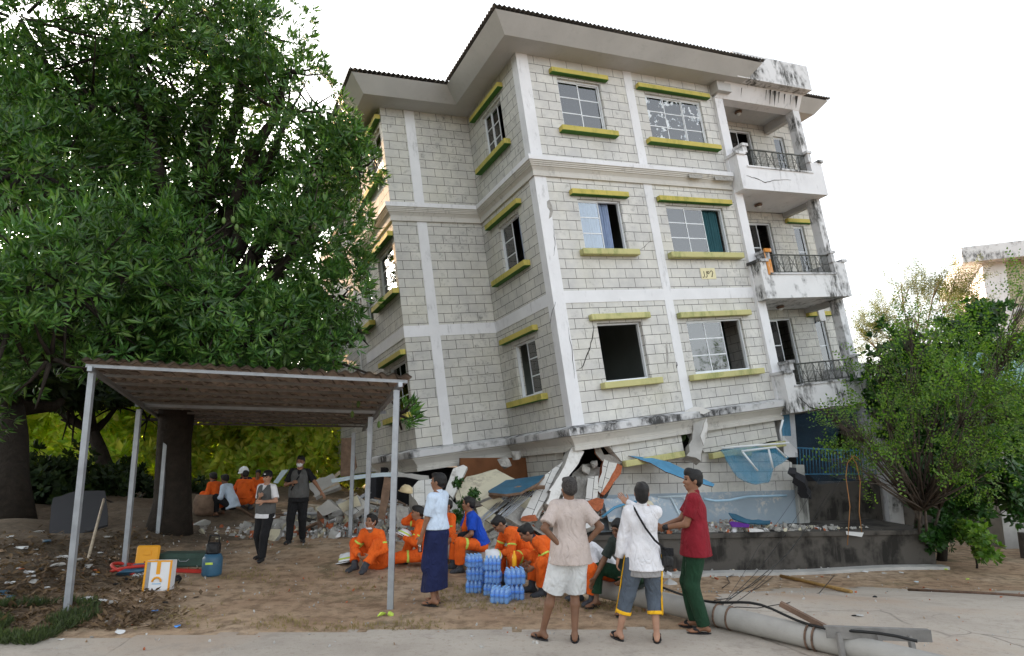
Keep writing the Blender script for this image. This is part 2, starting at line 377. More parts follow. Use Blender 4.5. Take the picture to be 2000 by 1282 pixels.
prof0 = [(0, -.50), (.07, -.50), (.08, -.43), (.05, -.42), (.07, -.36), (.16, -.24), (.19, -.235), (.19, -.20), (0, -.19)]
sweep(PATH[:-1] + [(R0X + .05, 0)], prof0).build('cornice', M['cornice'], bld)
sweep(PATH[:-1] + [(R0X + .05, 0)], [(0, -.19), (.25, -.195), (.255, -.06), (.02, -.005), (0, -.005)]).build('cornice', M['ledge'], bld)
# eaves: soffit, flared fascia, corrugated roof -------------------------------
EP = [(WB, 14.5), (WB, YB), (0, YB), (0, 0), (6.05, 0), (6.05, 3)]
sweep(EP, [(-.15, ZT - .01), (.52, ZT - .01), (.84, ZT + .31), (.80, ZT + .33), (-.15, ZT + .33)]).build('eaves', M['grey_paint'], bld)
sweep([(8.96, 1.0), (9.9, 1.0), (9.9, 9)], [(-.15, ZT - .012), (.52, ZT - .012), (.84, ZT + .308), (.80, ZT + .33), (-.15, ZT + .33)]).build('eaves', M['grey_paint'], bld)
def roof_side(p, q, inw, ln, name='roof', trimL=1, trimR=1, slope=.17):
    """corrugated sheet: eave line p->q (plan), rises along inw; ends cut at 45 deg"""
    p = Vector((*p, 0)); q = Vector((*q, 0)); d = (q - p); L = d.length; d.normalize(); inw = Vector((*inw, 0)); step = .028; V = []; Fc = []; n = int(L / step)
    for i in range(n + 1):
        s = min(L, i * step); lim = ln
        if trimL > 0: lim = min(lim, s * trimL + .02)
        if trimR > 0: lim = min(lim, (L - s) * trimR + .02)
        if trimL < 0: lim = ln
        a = p + d * s; h = .022 * math.sin(2 * math.pi * s / .112)
        for t in (0, .4, 1):
            b = a + inw * (lim * t); V.append((b.x, b.y, ZT + .375 + lim * t * slope + h))
    m = len(V)
    V += [(a, b, c - .008) for a, b, c in V]
    for i in range(n):
        for k in range(2):
            f = (i * 3 + k, (i + 1) * 3 + k, (i + 1) * 3 + k + 1, i * 3 + k + 1); Fc.append(f); Fc.append(tuple(m + x for x in f[::-1]))
        Fc.append((i * 3, m + i * 3, m + (i + 1) * 3, (i + 1) * 3))
    return fast_mesh(name, np.array(V), np.array(Fc), M['roofing'], bld)
e = .90
roof_side((-e, -e), (6.05 + e, -e), (0, 1), 4.2)
roof_side((-e, YB - e), (-e, -e), (1, 0), 4.2, trimL=0)
roof_side((WB - e, YB - e), (-e + .3, YB - e), (0, 1), 4.2, trimR=0)
roof_side((WB - e, 14.5), (WB - e, YB - e), (1, 0), 4.2)
roof_side((6.05 + e, -e), (6.05 + e, 3), (-1, 0), 4.2)
roof_side((6.0, 1 - e), (9.9 + e, 1 - e), (0, 1), 3.2, trimL=0)
roof_side((9.9 + e, 1 - e), (9.9 + e, 9), (-1, 0), 3.2)
rod = MB().tube([(1.85, .6, 8.6), (1.83, .6, 9.75)], .012).lathe([(.03, 9.05), (.035, 9.2), (.012, 9.3)], 8, Matrix.Translation((1.84, .6, 0))); rod.build('lightning_rod', M['rust_iron'], bld)

# windows ----------------------------------------------------------------
def window(axis, c, rect, sash, curt=None, rows=3, name='window', inset=.06, part=None, film=0):
    """sash: string per sash, 'c' closed with panes, 'o' open; curt: list per sash of None/'w'/'b'/'t'"""
    a0, a1, z0, z1 = rect
    P = (lambda a, z, d: (a, c + d, z)) if axis == 'y' else (lambda a, z, d: (c + d, a, z))
    def bx(mb, ua, ub, za, zb, da, db):
        lo = P(ua, za, da); hi = P(ub, zb, db); mb.box(tuple(min(x, y) for x, y in zip(lo, hi)), tuple(max(x, y) for x, y in zip(lo, hi)))
    fr = MB(); fwid = .035
    bx(fr, a0, a1, z0, z0 + fwid, inset, inset + .07); bx(fr, a0, a1, z1 - fwid, z1, inset, inset + .07)
    bx(fr, a0, a0 + fwid, z0 + fwid, z1 - fwid, inset, inset + .07); bx(fr, a1 - fwid, a1, z0 + fwid, z1 - fwid, inset, inset + .07)
    o = fr.build(name, M['alu'], bld)
    n = len(sash); w_ = (a1 - a0 - 2 * fwid) / n
    for i, sch in enumerate(sash):
        s0 = a0 + fwid + i * w_; s1 = s0 + w_
        if sch == 'c':
            f = MB(); dd = inset + .012 + (.022 if i % 2 else 0); b = .022; za, zb = z0 + fwid, z1 - fwid
            bx(f, s0, s0 + b, za, zb, dd, dd + .02); bx(f, s1 - b, s1, za, zb, dd, dd + .02); bx(f, s0 + b, s1 - b, za, za + b, dd, dd + .02); bx(f, s0 + b, s1 - b, zb - b, zb, dd, dd + .02)
            for r in range(1, rows):
                zz = za + (zb - za) * r / rows; bx(f, s0 + b, s1 - b, zz - .012, zz + .012, dd + .002, dd + .018)
            fo = f.build('sash_frame', M['alu'], o)
            g = MB(); bx(g, s0 + b, s1 - b, za + b, zb - b, dd + .008, dd + .012); g.build('pane', M['film_glass'] if film and i >= 0 else M['glass'], o)
        cu = curt[i] if curt else None
        if cu:
            V = []; Fc = []; N = 40; nar = .62 if cu in ('B',) else 1.0
            for k in range(N + 1):
                s = s0 + (s1 - s0) * nar * k / N
                d0 = inset + .14 + .022 * math.sin(k * 1.25 + i) + .01 * math.sin(k * .41)
                V.append(P(s, z0 + .02, d0)); V.append(P(s + .01 * math.sin(k), z1 - .02, d0 * .98))
            for k in range(N): Fc.append((2 * k, 2 * k + 2, 2 * k + 3, 2 * k + 1))
            fast_mesh('curtain', np.array(V), np.array(Fc), M[{'w': 'curtain', 'b': 'curtain_b', 'B': 'curtain_b', 't': 'teal'}[cu]], o, True)
    return o
def ledge(axis, c, a0, a1, z0, z1, mt, name, out=.14):
    mb = MB()
    if axis == 'y': mb.box((a0, c - out, z0), (a1, c - .001, z1), bev=.012)
    else: mb.box((c - out, a0, z0), (c - .001, a1, z1), bev=.012)
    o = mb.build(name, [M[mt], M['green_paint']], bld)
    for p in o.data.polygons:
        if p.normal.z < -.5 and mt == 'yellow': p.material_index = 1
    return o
M['film_glass'] = film_glass('glass_with_torn_film')
cfgF = [('cc', ['w', 'w']), ('ccc', [None, None, None]), ('co', ['b', 'B']), ('cco', [None, 'w', 't']), ('', None), ('cco', ['w', None, None])]
for i, (r, (s, cu)) in enumerate(zip(FW, cfgF)):
    if s: window('y', 0, r, s, cu, film=(i == 1))
    else: window('y', 0, r, 'o', None, inset=.10)
    wd = .25 if i % 2 else .19
    y_mat = 'yellow' if i < 4 and i != 2 else ('yellow_pale' if i > 3 else 'yellow')
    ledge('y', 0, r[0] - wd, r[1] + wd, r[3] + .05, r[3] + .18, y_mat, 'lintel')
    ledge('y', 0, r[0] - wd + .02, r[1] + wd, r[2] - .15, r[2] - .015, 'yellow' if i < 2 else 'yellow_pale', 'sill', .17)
for i, (r, s, cu) in enumerate(zip(LW, ['occ', 'oc', 'co'], [[None] * 3, ['B', None], [None, None]])):
    window('x', 0, r, s, cu)
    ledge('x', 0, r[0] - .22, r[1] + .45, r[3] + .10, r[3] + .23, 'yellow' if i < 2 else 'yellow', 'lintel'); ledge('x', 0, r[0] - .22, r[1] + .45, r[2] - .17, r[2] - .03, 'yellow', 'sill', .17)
for i, r in enumerate(BW):
    window('x', WB, r, 'cc' if i < 3 else 'c', ['w', 'w'] if i == 0 else None)
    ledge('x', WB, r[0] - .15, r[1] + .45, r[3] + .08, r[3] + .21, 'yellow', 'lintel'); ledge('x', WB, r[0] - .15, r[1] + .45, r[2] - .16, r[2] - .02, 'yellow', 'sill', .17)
for r in VW:
    mb = MB(); c = WB + .55; a0, a1, z0, z1 = r; f = .06
    mb.box((c - .02, a0 - f, z0 - f), (c + .04, a1 + f, z0)); mb.box((c - .02, a0 - f, z1), (c + .04, a1 + f, z1 + f)); mb.box((c - .02, a0 - f, z0), (c + .04, a0, z1)); mb.box((c - .02, a1, z0), (c + .04, a1 + f, z1)); mb.box((c + .03, a0, (z0 + z1) / 2 - .02), (c + .05, a1, (z0 + z1) / 2 + .02))
    mb.build('vent_window', M['white'], bld)
MB().box((WB + .53, YE + 2.8, -.3), (WB + .548, YE + 2.95, ZT)).build('drain_pipe', M['white'], bld)
for k in range(3):
    r = RW[2 * k]; window('y', 1.0, r, 'co', ['w' if k == 1 else None, None], rows=3, name='door'); r2 = RW[2 * k + 1]; window('y', 1.0, r2, 'c', ['w'], rows=2)
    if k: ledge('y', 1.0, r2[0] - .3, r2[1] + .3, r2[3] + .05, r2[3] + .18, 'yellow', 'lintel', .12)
# number plate below the middle window
sg = MB().box((4.17, -.012, 3.01), (4.63, -.001, 3.28)).build('number_plate', mat('cream_plate', (.72, .66, .42), .7, .1, 3), bld)
def stroke(pts, wd=.012):
    V = []; n = len(pts)
    mb = MB(); mb.tube([(x, -.014, z) for x, z in pts], wd, 6); return mb
def jj(x): return [(x - .045, 3.065), (x - .03, 3.05), (x - .005, 3.055), (x + .01, 3.08), (x + .013, 3.20)]
nu = MB()
for pts in (jj(4.25), jj(4.335), [(4.40 + .027 * math.cos(a), 3.165 + .03 * math.sin(a)) for a in np.linspace(0, 2 * math.pi, 13)],
            [(4.50 + .04 * math.cos(a), 3.165 + .045 * math.sin(a)) for a in np.linspace(2.9, -1.2, 12)] + [(4.50, 3.06), (4.475, 3.08)]):
    nu.tube([(x, -.014, z) for x, z in pts], .008, 6)
nu.build('digit', mat('black_paint', (.01, .01, .01), .6, 0, 1, bump=0), sg)

# balconies --------------------------------------------------------------
def balcony(zb, mt, hang=None):
    y0, y1 = -.37, -.22; X0, X1 = R0X, 8.95
    mb = MB(); mb.box((X0, y0, zb), (X1, .98, zb + .16))
    mb.box((X0 + .001, y0 + .001, zb + .16), (X1 - .001, y1, zb + .60)); mb.box((X0 + .001, y0 + .001, zb + .60), (6.14, y1, zb + .93)); mb.box((8.50, y0 + .001, zb + .60), (X1 - .001, y1, zb + .93))
    mb.box((X0 + .001, y1, zb + .16), (X0 + .14, -.001, zb + .93)); mb.box((X1 - .14, y1, zb + .16), (X1 - .001, .98, zb + .93))
    o = mb.build('balcony', M[mt], bld)
    cp = MB(); cp.box((X0 - .05, y0 - .05, zb + .93), (6.05, -.005, zb + 1.0)); cp.box((6.02, y0 - .02, zb + 1.0), (6.16, -.10, zb + 1.17)); cp.box((5.99, y0 - .05, zb + 1.17), (6.20, -.08, zb + 1.24)); cp.box((8.80, y0 - .05, zb + .93), (X1 + .05, .9, zb + 1.0))
    cp.box((8.44, y0 - .02, zb + .93), (8.56, -.10, zb + 1.17)); cp.box((8.40, y0 - .05, zb + 1.17), (8.60, -.08, zb + 1.24)); cp.box((6.05, y0 - .03, zb + .60), (8.52, y1 + .03, zb + .645))
    cp.build('coping', M['ledge'] if mt != 'white' else M['white_dirty'], o)
    rl = MB(); yr = -.29; za, zc = zb + .66, zb + 1.14
    rl.tube([(6.16, yr, zc), (8.44, yr, zc)], .018, 6); rl.tube([(6.16, yr, za + .03), (8.44, yr, za + .03)], .012, 6)
    n = 9
    for i in range(n):
        xa = 6.2 + i * (8.42 - 6.2) / n; xb = xa + (8.42 - 6.2) / n
        for t in (.08, .92): rl.tube([(xa + (xb - xa) * t, yr, za), (xa + (xb - xa) * t, yr, zc)], .009, 5)
        if i % 2: rl.tube([(xa, yr, za + .05), (xb, yr, zc)], .007, 5); rl.tube([(xb, yr, za + .05), (xa, yr, zc)], .007, 5); rl.tube([(xa, yr, za + .25), (xb, yr, za + .25)], .007, 5)
        else:
            for t in (.3, .5, .7): rl.tube([(xa + (xb - xa) * t, yr, za), (xa + (xb - xa) * t, yr, zc)], .007, 5)
    rl.build('railing', M['rail'], o)
    return o
balcony(5.24, 'white'); balcony(2.40, 'white_dirty'); balcony(-.38, 'white_dirty')
# rust-orange pier on the middle balcony
MB().box((5.99, -.385, 3.0), (6.17, -.372, 3.66)).box((5.985, -.425, 3.57), (6.205, -.37, 3.66)).build('rust_stain', stained('rust_stained_paint', (.62, .25, .05), (.7, .6, .5), .6, streak=True), bld)
# ceilings, side beams, lamps
for k, zc in enumerate((7.86, 5.24, 2.40)):
    mb = MB()
    if k == 0:
        mb.box((R0X + .001, .1, zc + .12), (8.94, .995, zc + .3)); 
    mb.box((8.72, .175, zc - .14), (8.9, .99, zc + (.12 if k == 0 else -.002))); mb.build('beam', M['grey_paint'], bld)
    lm = MB().lathe([(.10, -.02), (.105, -.05), (.07, -.085), (.02, -.10)], 14, Matrix.Translation((7.15, .45, zc + (.12 if k == 0 else 0)))); lo = lm.build('ceiling_lamp', M['rust_iron'], bld)
    MB().lathe([(.02, -.101), (.07, -.088), (.04, -.13), (.01, -.14)], 12, Matrix.Translation((7.15, .45, zc + (.12 if k == 0 else 0)))).build('lamp_glass', mat('lamp_opal', (.7, .7, .68), .3, 0, 1, bump=0), lo)
mb = MB(); mb.prism([(R0X - .02, -.09, 7.9), (8.95, -.09, 7.9), (8.95, -.30, 8.27), (6.0, -.30, 8.27), (5.98, -.30, 8.27)][:4] , (0, .3, 0)); mb.build('beam', M['white'], bld)
mb = MB(); mb.box((6.2, -.55, 8.28), (9.05, .25, 9.02)); mb.build('parapet', M['white_dirty'], bld)
mb = MB(); mb.box((5.72, -.28, 8.0), (6.2, .02, 8.27)); mb.build('beam', M['grey_paint'], bld)
mb = MB(); mb.box((9.1, .84, 2.0), (9.35, .99, 3.3)); mb.box((9.0, .80, 5.5), (9.98, 1.0, 5.64)); mb.build('side_ledge', M['white_dirty'], bld)
# remains of the wall under the crushed floor line, still hanging from the block
def jag(x0, x1, z, amp, n):
    r = random.Random(int(x0 * 100)); return [(x0 + (x1 - x0) * i / n, z + r.uniform(-amp, amp)) for i in range(n + 1)]
for (x0, x1, zt, zb, y) in ((1.05, 2.72, -.5, -.86, .03), (3.3, 5.62, -.5, -.98, .05)):
    lo = jag(x0, x1, zb, .03, 8); poly = [(x, y, z) for x, z in lo] + [(x1, y, zt), (x0 - .25, y, zt)]
    MB().prism(poly, (0, .2, 0)).build('wall_remnant', M['block'], bld)
mb = MB().prism([(-1.35, YB + .03, -.5), (-.05, YB + .03, -.5), (-.2, YB + .03, -.62), (-.75, YB + .03, -.66), (-1.05, YB + .03, -.8), (-1.2, YB + .03, -.78)], (0, .2, 0)); mb.build('wall_remnant', M['block'], bld)
mb = MB().prism([(.03, .9, -.5), (.03, 2.6, -.5), (.03, 2.5, -1.0), (.03, 1.1, -1.15)], (.2, 0, 0)); mb.build('wall_remnant', M['block_dirty'], bld)
MB().box((1.05, -.12, -.97), (2.62, .02, -.84), bev=.012).build('lintel', M['yellow_pale'], bld)
MB().box((3.38, -.12, -1.12), (5.68, .04, -.99), bev=.012).build('lintel', M['yellow_pale'], bld)
MB().box((-.10, 1.1, -1.28), (.02, 2.3, -1.15), bev=.012).build('lintel', M['yellow'], bld)

# cracks and spalled patches on the facade
Mi = BM.inverted()
def bl(u, v, ax=1, c=0.0):
    o = Mi @ Vector((0, 0, CAM_H)); r = (Mi.to_3x3() @ ray(u, v)); t = (c - o[ax]) / r[ax]; return o + r * t
M['crack'] = mat('crack_black', (.03, .028, .025), .95, .1, 3, bump=0)  # near-black colour of the cracks and drip stains
def crack(pts, wd=.006, ax=1, c=-.004, seed=1):
    r = random.Random(seed); P = [bl(u, v, ax, c) for u, v in pts]; Q = []
    for a, b in zip(P, P[1:]):
        for k in range(4): q = a.lerp(b, k / 4); q.x += r.uniform(-.012, .012) * (k > 0); q.z += r.uniform(-.012, .012) * (k > 0); Q.append(q)
    Q.append(P[-1]); MB().tube(Q, wd, 4, rs=[wd * (.3 + .9 * math.sin(math.pi * (i + .5) / len(Q))) * r.uniform(.6, 1.4) for i in range(len(Q))]).build('crack', M['crack'], bld)
crack([(1160, 636), (1158, 652), (1153, 675), (1150, 686), (1145, 697), (1137, 718), (1128, 722)], .010); crack([(1316, 672), (1320, 690), (1321, 708), (1324, 726)], .013, seed=2); crack([(1458, 343), (1480, 350), (1495, 357), (1512, 352), (1545, 352)], .008, c=-.374, seed=3)
crack([(1560, 775), (1580, 795), (1600, 800), (1640, 793), (1680, 795)], .012, c=-.374, seed=4); crack([(1080, 440), (1084, 470), (1082, 500)], .004, c=-.018, seed=5); crack([(803, 277), (806, 320)], .008, c=YB - .004, seed=6); crack([(1085, 590), (1078, 612), (1074, 640)], .005, c=-.018, seed=7); crack([(1250, 490), (1262, 478), (1275, 470)], .004, seed=8); crack([(1110, 640), (1118, 690), (1122, 740)], .004, c=-.018, seed=9)
for (pts, c) in (([(1068, 394), (1073, 390), (1078, 402), (1080, 412), (1077, 424), (1072, 428), (1074, 412), (1069, 405)], -.017), ([(1300, 672), (1303, 668), (1306, 700), (1303, 722)], -.004), ([(1345, 340), (1372, 342), (1371, 349), (1347, 347)], -.178), ([(1395, 344), (1432, 346), (1431, 353), (1398, 352)], -.178)):
    MB().prism([bl(u, v, 1, c) for u, v in pts], (0, .01, 0)).build('spalled_patch', M['concrete'], bld)
# blackened drips under the top beam and on the cornices
for (u, v0, v1, w_) in ((1497, 176, 196, .02), (1505, 176, 205, .035), (1514, 178, 208, .05), (1522, 180, 202, .03), (1533, 184, 204, .03), (1545, 186, 206, .02), (1556, 188, 212, .06), (1449, 172, 190, .015)):
    a = bl(u, v0, 1, -.31); b = bl(u - 2, v1, 1, -.30); MB().prism([a + Vector((-w_, 0, 0)), a + Vector((w_, 0, .01)), b + Vector((w_ * .2, 0, 0))], (0, .004, 0)).build('drip_stain', M['crack'], bld)
# ------------------------------------------------------------------ ground, road
def ground_mats():
    t = NT('dirt_ground'); n1 = t.noise(.55, 8, .6); n2 = t.noise(5, 8, .65); n3 = t.noise(60, 4, .7)
    c = t.ramp(n1, [(.3, (.36, .225, .14)), (.5, (.47, .33, .215)), (.7, (.53, .41, .30))])
    c = t.mix(t.ramp(n2, [(.45, (0,) * 3), (.62, (.75,) * 3)]), c, (.19, .125, .075))
    c = t.mix(t.ramp(t.noise(1.3, 9, .7), [(.56, (0,) * 3), (.66, (.6,) * 3)]), c, (.10, .10, .045))
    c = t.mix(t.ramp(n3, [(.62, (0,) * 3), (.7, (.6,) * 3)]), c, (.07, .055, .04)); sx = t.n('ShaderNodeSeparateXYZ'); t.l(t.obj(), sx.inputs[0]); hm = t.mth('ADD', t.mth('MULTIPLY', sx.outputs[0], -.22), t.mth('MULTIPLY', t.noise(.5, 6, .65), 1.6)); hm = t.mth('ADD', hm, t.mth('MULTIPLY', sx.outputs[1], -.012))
    c = t.mix(t.ramp(t.mth('SUBTRACT', hm, 1.35), [(.35, (0,) * 3), (.65, (.85,) * 3)]), c, t.ramp(t.noise(9, 7, .75), [(.35, (.045, .035, .026)), (.6, (.11, .085, .06)), (.75, (.2, .17, .14))]))  # dark leaf soil towards the left, also painting in shade under the trees
    t.base(c); t.b.inputs['Roughness'].default_value = .97
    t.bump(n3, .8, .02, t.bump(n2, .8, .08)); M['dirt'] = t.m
    t = NT('concrete_road'); n1 = t.noise(.7, 8, .65); n2 = t.noise(14, 6, .7); n3 = t.noise(90, 3, .6)
    c = t.ramp(n1, [(.3, (.33, .285, .24)), (.5, (.42, .37, .315)), (.72, (.48, .43, .37))])
    c = t.mix(t.ramp(n2, [(.55, (0,) * 3), (.68, (.55,) * 3)]), c, (.24, .19, .15)); c = t.mix(t.ramp(n3, [(.62, (0,) * 3), (.7, (.5,) * 3)]), c, (.14, .13, .12))
    c = t.mix(t.ramp(t.noise(.35, 8, .6), [(.52, (0,) * 3), (.64, (.8,) * 3)]), c, (.36, .27, .20))
    nd = t.n('ShaderNodeTexNoise', Scale=1.5, Detail=5); t.l(t.obj(), nd.inputs['Vector']); wv = t.mix(.18, t.obj(), nd.outputs['Color']); vo = t.n('ShaderNodeTexVoronoi', feature='DISTANCE_TO_EDGE', Scale=.55); t.l(wv, vo.inputs['Vector'])
    c = t.mix(t.ramp(vo.outputs['Distance'], [(.0, (.8,) * 3), (.006, (0,) * 3)]), c, t.mix(t.ramp(t.noise(.8, 3, .5), [(.45, (0,) * 3), (.6, (1,) * 3)]), c, (.12, .105, .09))); c = t.mix(t.ramp(t.noise(2.2, 9, .75), [(.54, (0,) * 3), (.66, (.7,) * 3)]), c, (.29, .25, .215))
    t.base(c); t.b.inputs['Roughness'].default_value = .93; t.bump(n3, .5, .01, t.bump(n2, .4, .02)); M['road'] = t.m
ground_mats()
def grid(xs, ys, fn, name, m, keep=None):
    V = np.array([(x, y, fn(x, y)) for y in ys for x in xs]); nx = len(xs); Fc = []
    for j in range(len(ys) - 1):
        for i in range(nx - 1):
            if keep is None or keep((xs[i] + xs[i+1]) / 2, (ys[j] + ys[j+1]) / 2): Fc.append((j * nx + i, j * nx + i + 1, (j + 1) * nx + i + 1, (j + 1) * nx + i))
    return fast_mesh(name, V, np.array(Fc), m, smooth=True)
xs = list(np.arange(-14, 14.01, .1)); ys = list(np.arange(2, 20.01, .1))
xo = [-400, -120, -60, -35, -25, -18] + xs + [18, 25, 35, 60, 120, 400]; yo = [-30, -8, -2, 0, 1] + ys + [22, 25, 30, 40, 60, 100, 200, 500]
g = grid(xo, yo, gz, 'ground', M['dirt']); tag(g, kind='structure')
from mathutils import noise as mnoise
def nz(x, y, s=1.0): return mnoise.noise(Vector((x * s, y * s, 3.3)))
def road_keep(x, y):
    j = .18 * nz(x, y, 1.5) + .08 * nz(x, y, 6)
    edge = 6.85 + .09 * (x + 5) * (1 if x < 0 else .6) + j * .6
    if y < edge: return True
    if x > 1.2 and y < 6.8 + 5.0 * min(1, max(0, (x - 1.6) / 2.8)) + j * 3 - (0.25 * max(0, x - 6.5)): return True
    return False
r_ = grid(list(np.arange(-14, 14.01, .1)), list(np.arange(2, 14, .1)), lambda x, y: gz(x, y) + .008, 'road', M['road'], road_keep); tag(r_, kind='structure')
# ------------------------------------------------------------------ ground-floor remains, rubble, objects on the ground
def in_world(o):
    o.matrix_parent_inverse = BM.inverted(); return o
def slab(name, pts, th, m, ms=None, jit=.012, label=None, cat=None, group=None, sub=4, parent=None, seed=1, extra=()):
    """plate whose front outline passes through photo points (u,v,distance), real thickness th pushed away from the camera"""
    m = 'dusty_white' if m == 'white' else m
    r = random.Random(int(pts[0][0] * 7 + pts[0][1]) + seed); P = [at(*p) for p in pts]; n = len(P)
    nn = Vector((0, 0, 0)); c = sum(P, Vector()) / n
    for i in range(n): nn += (P[i] - c).cross(P[(i + 1) % n] - c)
    nn.normalize(); 
    if nn.dot(c - Vector((0, 0, CAM_H))) < 0: nn = -nn
    P = [p - nn * (p - c).dot(nn) for p in P]
    Q = []
    for i in range(n):
        a, b = P[i], P[(i + 1) % n]; L = (b - a).length; k = max(1, min(sub, int(L / .12)))
        for j in range(k):
            q = a.lerp(b, j / k)
            if j: q += Vector((r.uniform(-1, 1), r.uniform(-1, 1), r.uniform(-1, 1))) * jit * 2
            q -= nn * (q - c).dot(nn); Q.append(q)
    mb = MB(); m2 = len(Q)
    back = [q + nn * th * r.uniform(.9, 1.0) + (c - q).normalized() * jit * r.uniform(-1, 2) for q in Q]
    # local frame: x along the longest edge so that block joints run along the piece
    e = max(((P[(i+1) % n] - P[i]) for i in range(n)), key=lambda v: v.length).normalized(); zc = e.cross(nn).normalized()
    Rm = Matrix((e, nn, zc)).transposed(); Ri = Rm.inverted(); L = lambda q: Ri @ (q - c)
    order = list(range(m2))
    area = sum((L(Q[i]).x * L(Q[(i+1) % m2]).z - L(Q[(i+1) % m2]).x * L(Q[i]).z) for i in range(m2))
    if area < 0: order = order[::-1]
    A = [L(Q[i]) for i in order]; Bk = [L(back[i]) for i in order]
    mb.add(A, [tuple(range(m2))], 0); mb.add(Bk, [tuple(range(m2 - 1, -1, -1))], 1)
    for i in range(m2):
        j = (i + 1) % m2; mb.add([A[i], Bk[i], Bk[j], A[j]], [(0, 1, 2, 3)], 1)
    MW = Matrix.Translation(c) @ Rm.to_4x4()
    o = mb.build(name, [M[m], M[ms or m]], None)
    if parent is not None: o.parent = parent; in_world(o)
    o.matrix_basis = MW
    if label: tag(o, label, cat or name.replace('_', ' '), group)
    return o
def rock_mesh(size, seed, k=16, name='concrete_chunk'):
    r = random.Random(seed); bm = bmesh.new()
    for _ in range(k):
        v = Vector((r.gauss(0, 1), r.gauss(0, 1), r.gauss(0, 1))).normalized(); v = Vector((max(-.62, min(.62, v.x)), max(-.66, min(.66, v.y)), max(-.58, min(.58, v.z))))
        bm.verts.new((v.x * size[0], v.y * size[1], v.z * size[2]))
    res = bmesh.ops.convex_hull(bm, input=bm.verts); bmesh.ops.delete(bm, geom=[e for e in res['geom_interior'] if isinstance(e, bmesh.types.BMVert)], context='VERTS')
    bmesh.ops.dissolve_limit(bm, angle_limit=.2, verts=bm.verts[:], edges=bm.edges[:])
    bmesh.ops.bevel(bm, geom=bm.edges[:], offset=min(size) * .03, segments=1, affect='EDGES')
    me = bpy.data.meshes.new(name); bm.to_mesh(me); bm.free(); return me
def chunk(name, loc, size, m, seed, label, cat, group=None, rot=None):
    me = rock_mesh(size, seed, name=name); me.materials.append(M[m]); o = bpy.data.objects.new(name, me); COL.objects.link(o)
    o.location = loc; r = random.Random(seed); o.rotation_euler = rot or (r.uniform(-.4, .4), r.uniform(-.4, .4), r.uniform(0, 3)); tag(o, label, cat, group); return o

M['mould_wall'] = stained('mouldy_plinth', (.10, .09, .08), dark=(.022, .020, .018), amt=.95, lo=.30, hi=.52, rough=.95, vs=.10)
M['mould_wall2'] = stained('mouldy_pale_wall', (.42, .42, .40), dark=(.05, .05, .048), amt=.8, lo=.40, hi=.58, rough=.95, vs=.12)
M['blue_wall'] = stained('peeling_blue_paint', (.34, .41, .48), dark=(.60, .58, .54), amt=.85, lo=.5, hi=.56, rough=.85, streak=False)
M['cream'] = stained('cream_plaster', (.66, .61, .46), dark=(.30, .26, .21), amt=.85, lo=.42, hi=.62, streak=False)
M['dusty_white'] = stained('dusty_broken_plaster', (.70, .69, .67), dark=(.27, .25, .22), amt=.85, lo=.40, hi=.62, streak=False)
M['blue_board'] = mat('blue_board', (.03, .11, .18), .45, .3, 5, bump=.1)
M['blue_sheet'] = mat('blue_sheet', (.08, .26, .43), .4, .25, 5, bump=.2)
M['wood'] = mat('weathered_wood', (.20, .13, .09), .8, .4, 9, bump=.4, bscale=25)
M['wood_pale'] = mat('pale_plank', (.46, .38, .29), .8, .3, 9, bump=.4, bscale=25)
M['panel_blue'] = mat('pale_blue_panel', (.52, .62, .68), .5, .15, 4)
def net_mat(name, c, fac):
    t = NT(name); t.base(c); t.b.inputs['Roughness'].default_value = .6; tr = t.n('ShaderNodeBsdfTransparent'); mx = t.n('ShaderNodeMixShader')
    f = t.ramp(t.noise(3, 5, .6), [(.35, (fac * .7,) * 3), (.65, (min(1, fac * 1.25),) * 3)]); t.l(f, mx.inputs[0]); t.l(tr.outputs[0], mx.inputs[1]); t.l(t.b.outputs[0], mx.inputs[2]); t.l(mx.outputs[0], t.out.inputs[0]); return t.m
M['net'] = net_mat('blue_netting', (.05, .24, .38), .42); M['net_d'] = net_mat('dark_blue_netting', (.015, .06, .11), .15)

# plinth under the building ------------------------------------------------
PA = Vector((-.25, 13.15)); PB = Vector((8.95, 14.3)); PZ = .14
pd = (PB - PA).normalized(); pn = Vector((-pd.y, pd.x))
mb = MB(); c4 = [PA, PB, PB + pn * 14, PA + pn * 14]
mb.prism([(p.x, p.y, -1.2) for p in c4], (0, 0, PZ + 1.2 - .09))
q4 = [PA - pn * .06 - pd * .05, PB - pn * .06 + pd * .05, PB + pn * 14, PA + pn * 14]; mb.prism([(p.x, p.y, PZ - .09) for p in q4], (0, 0, .09))
tag(mb.build('foundation_plinth', M['mould_wall']), 'long low concrete plinth streaked with black mould under the leaning building', 'plinth')
KV = []; a = PA + pd * 1.4 - pn * .3; b = PB - pn * .25
for i in range(41):
    s0 = a.lerp(b, i / 40); z0 = gz(s0.x, s0.y)
    for o_, h_ in ((-.11, -.1), (-.11, .06), (.11, .07), (.11, -.1)): KV.append((s0.x + pn.x * o_, s0.y + pn.y * o_, z0 + h_ + .008 * nz(s0.x, s0.y, 4)))
KF = [(4 * i + k, 4 * i + 4 + k, 4 * i + 5 + k, 4 * i + 1 + k) for i in range(40) for k in range(3)]
tag(fast_mesh('kerb', np.array(KV), np.array(KF), M['conc_smooth']), kind='structure')

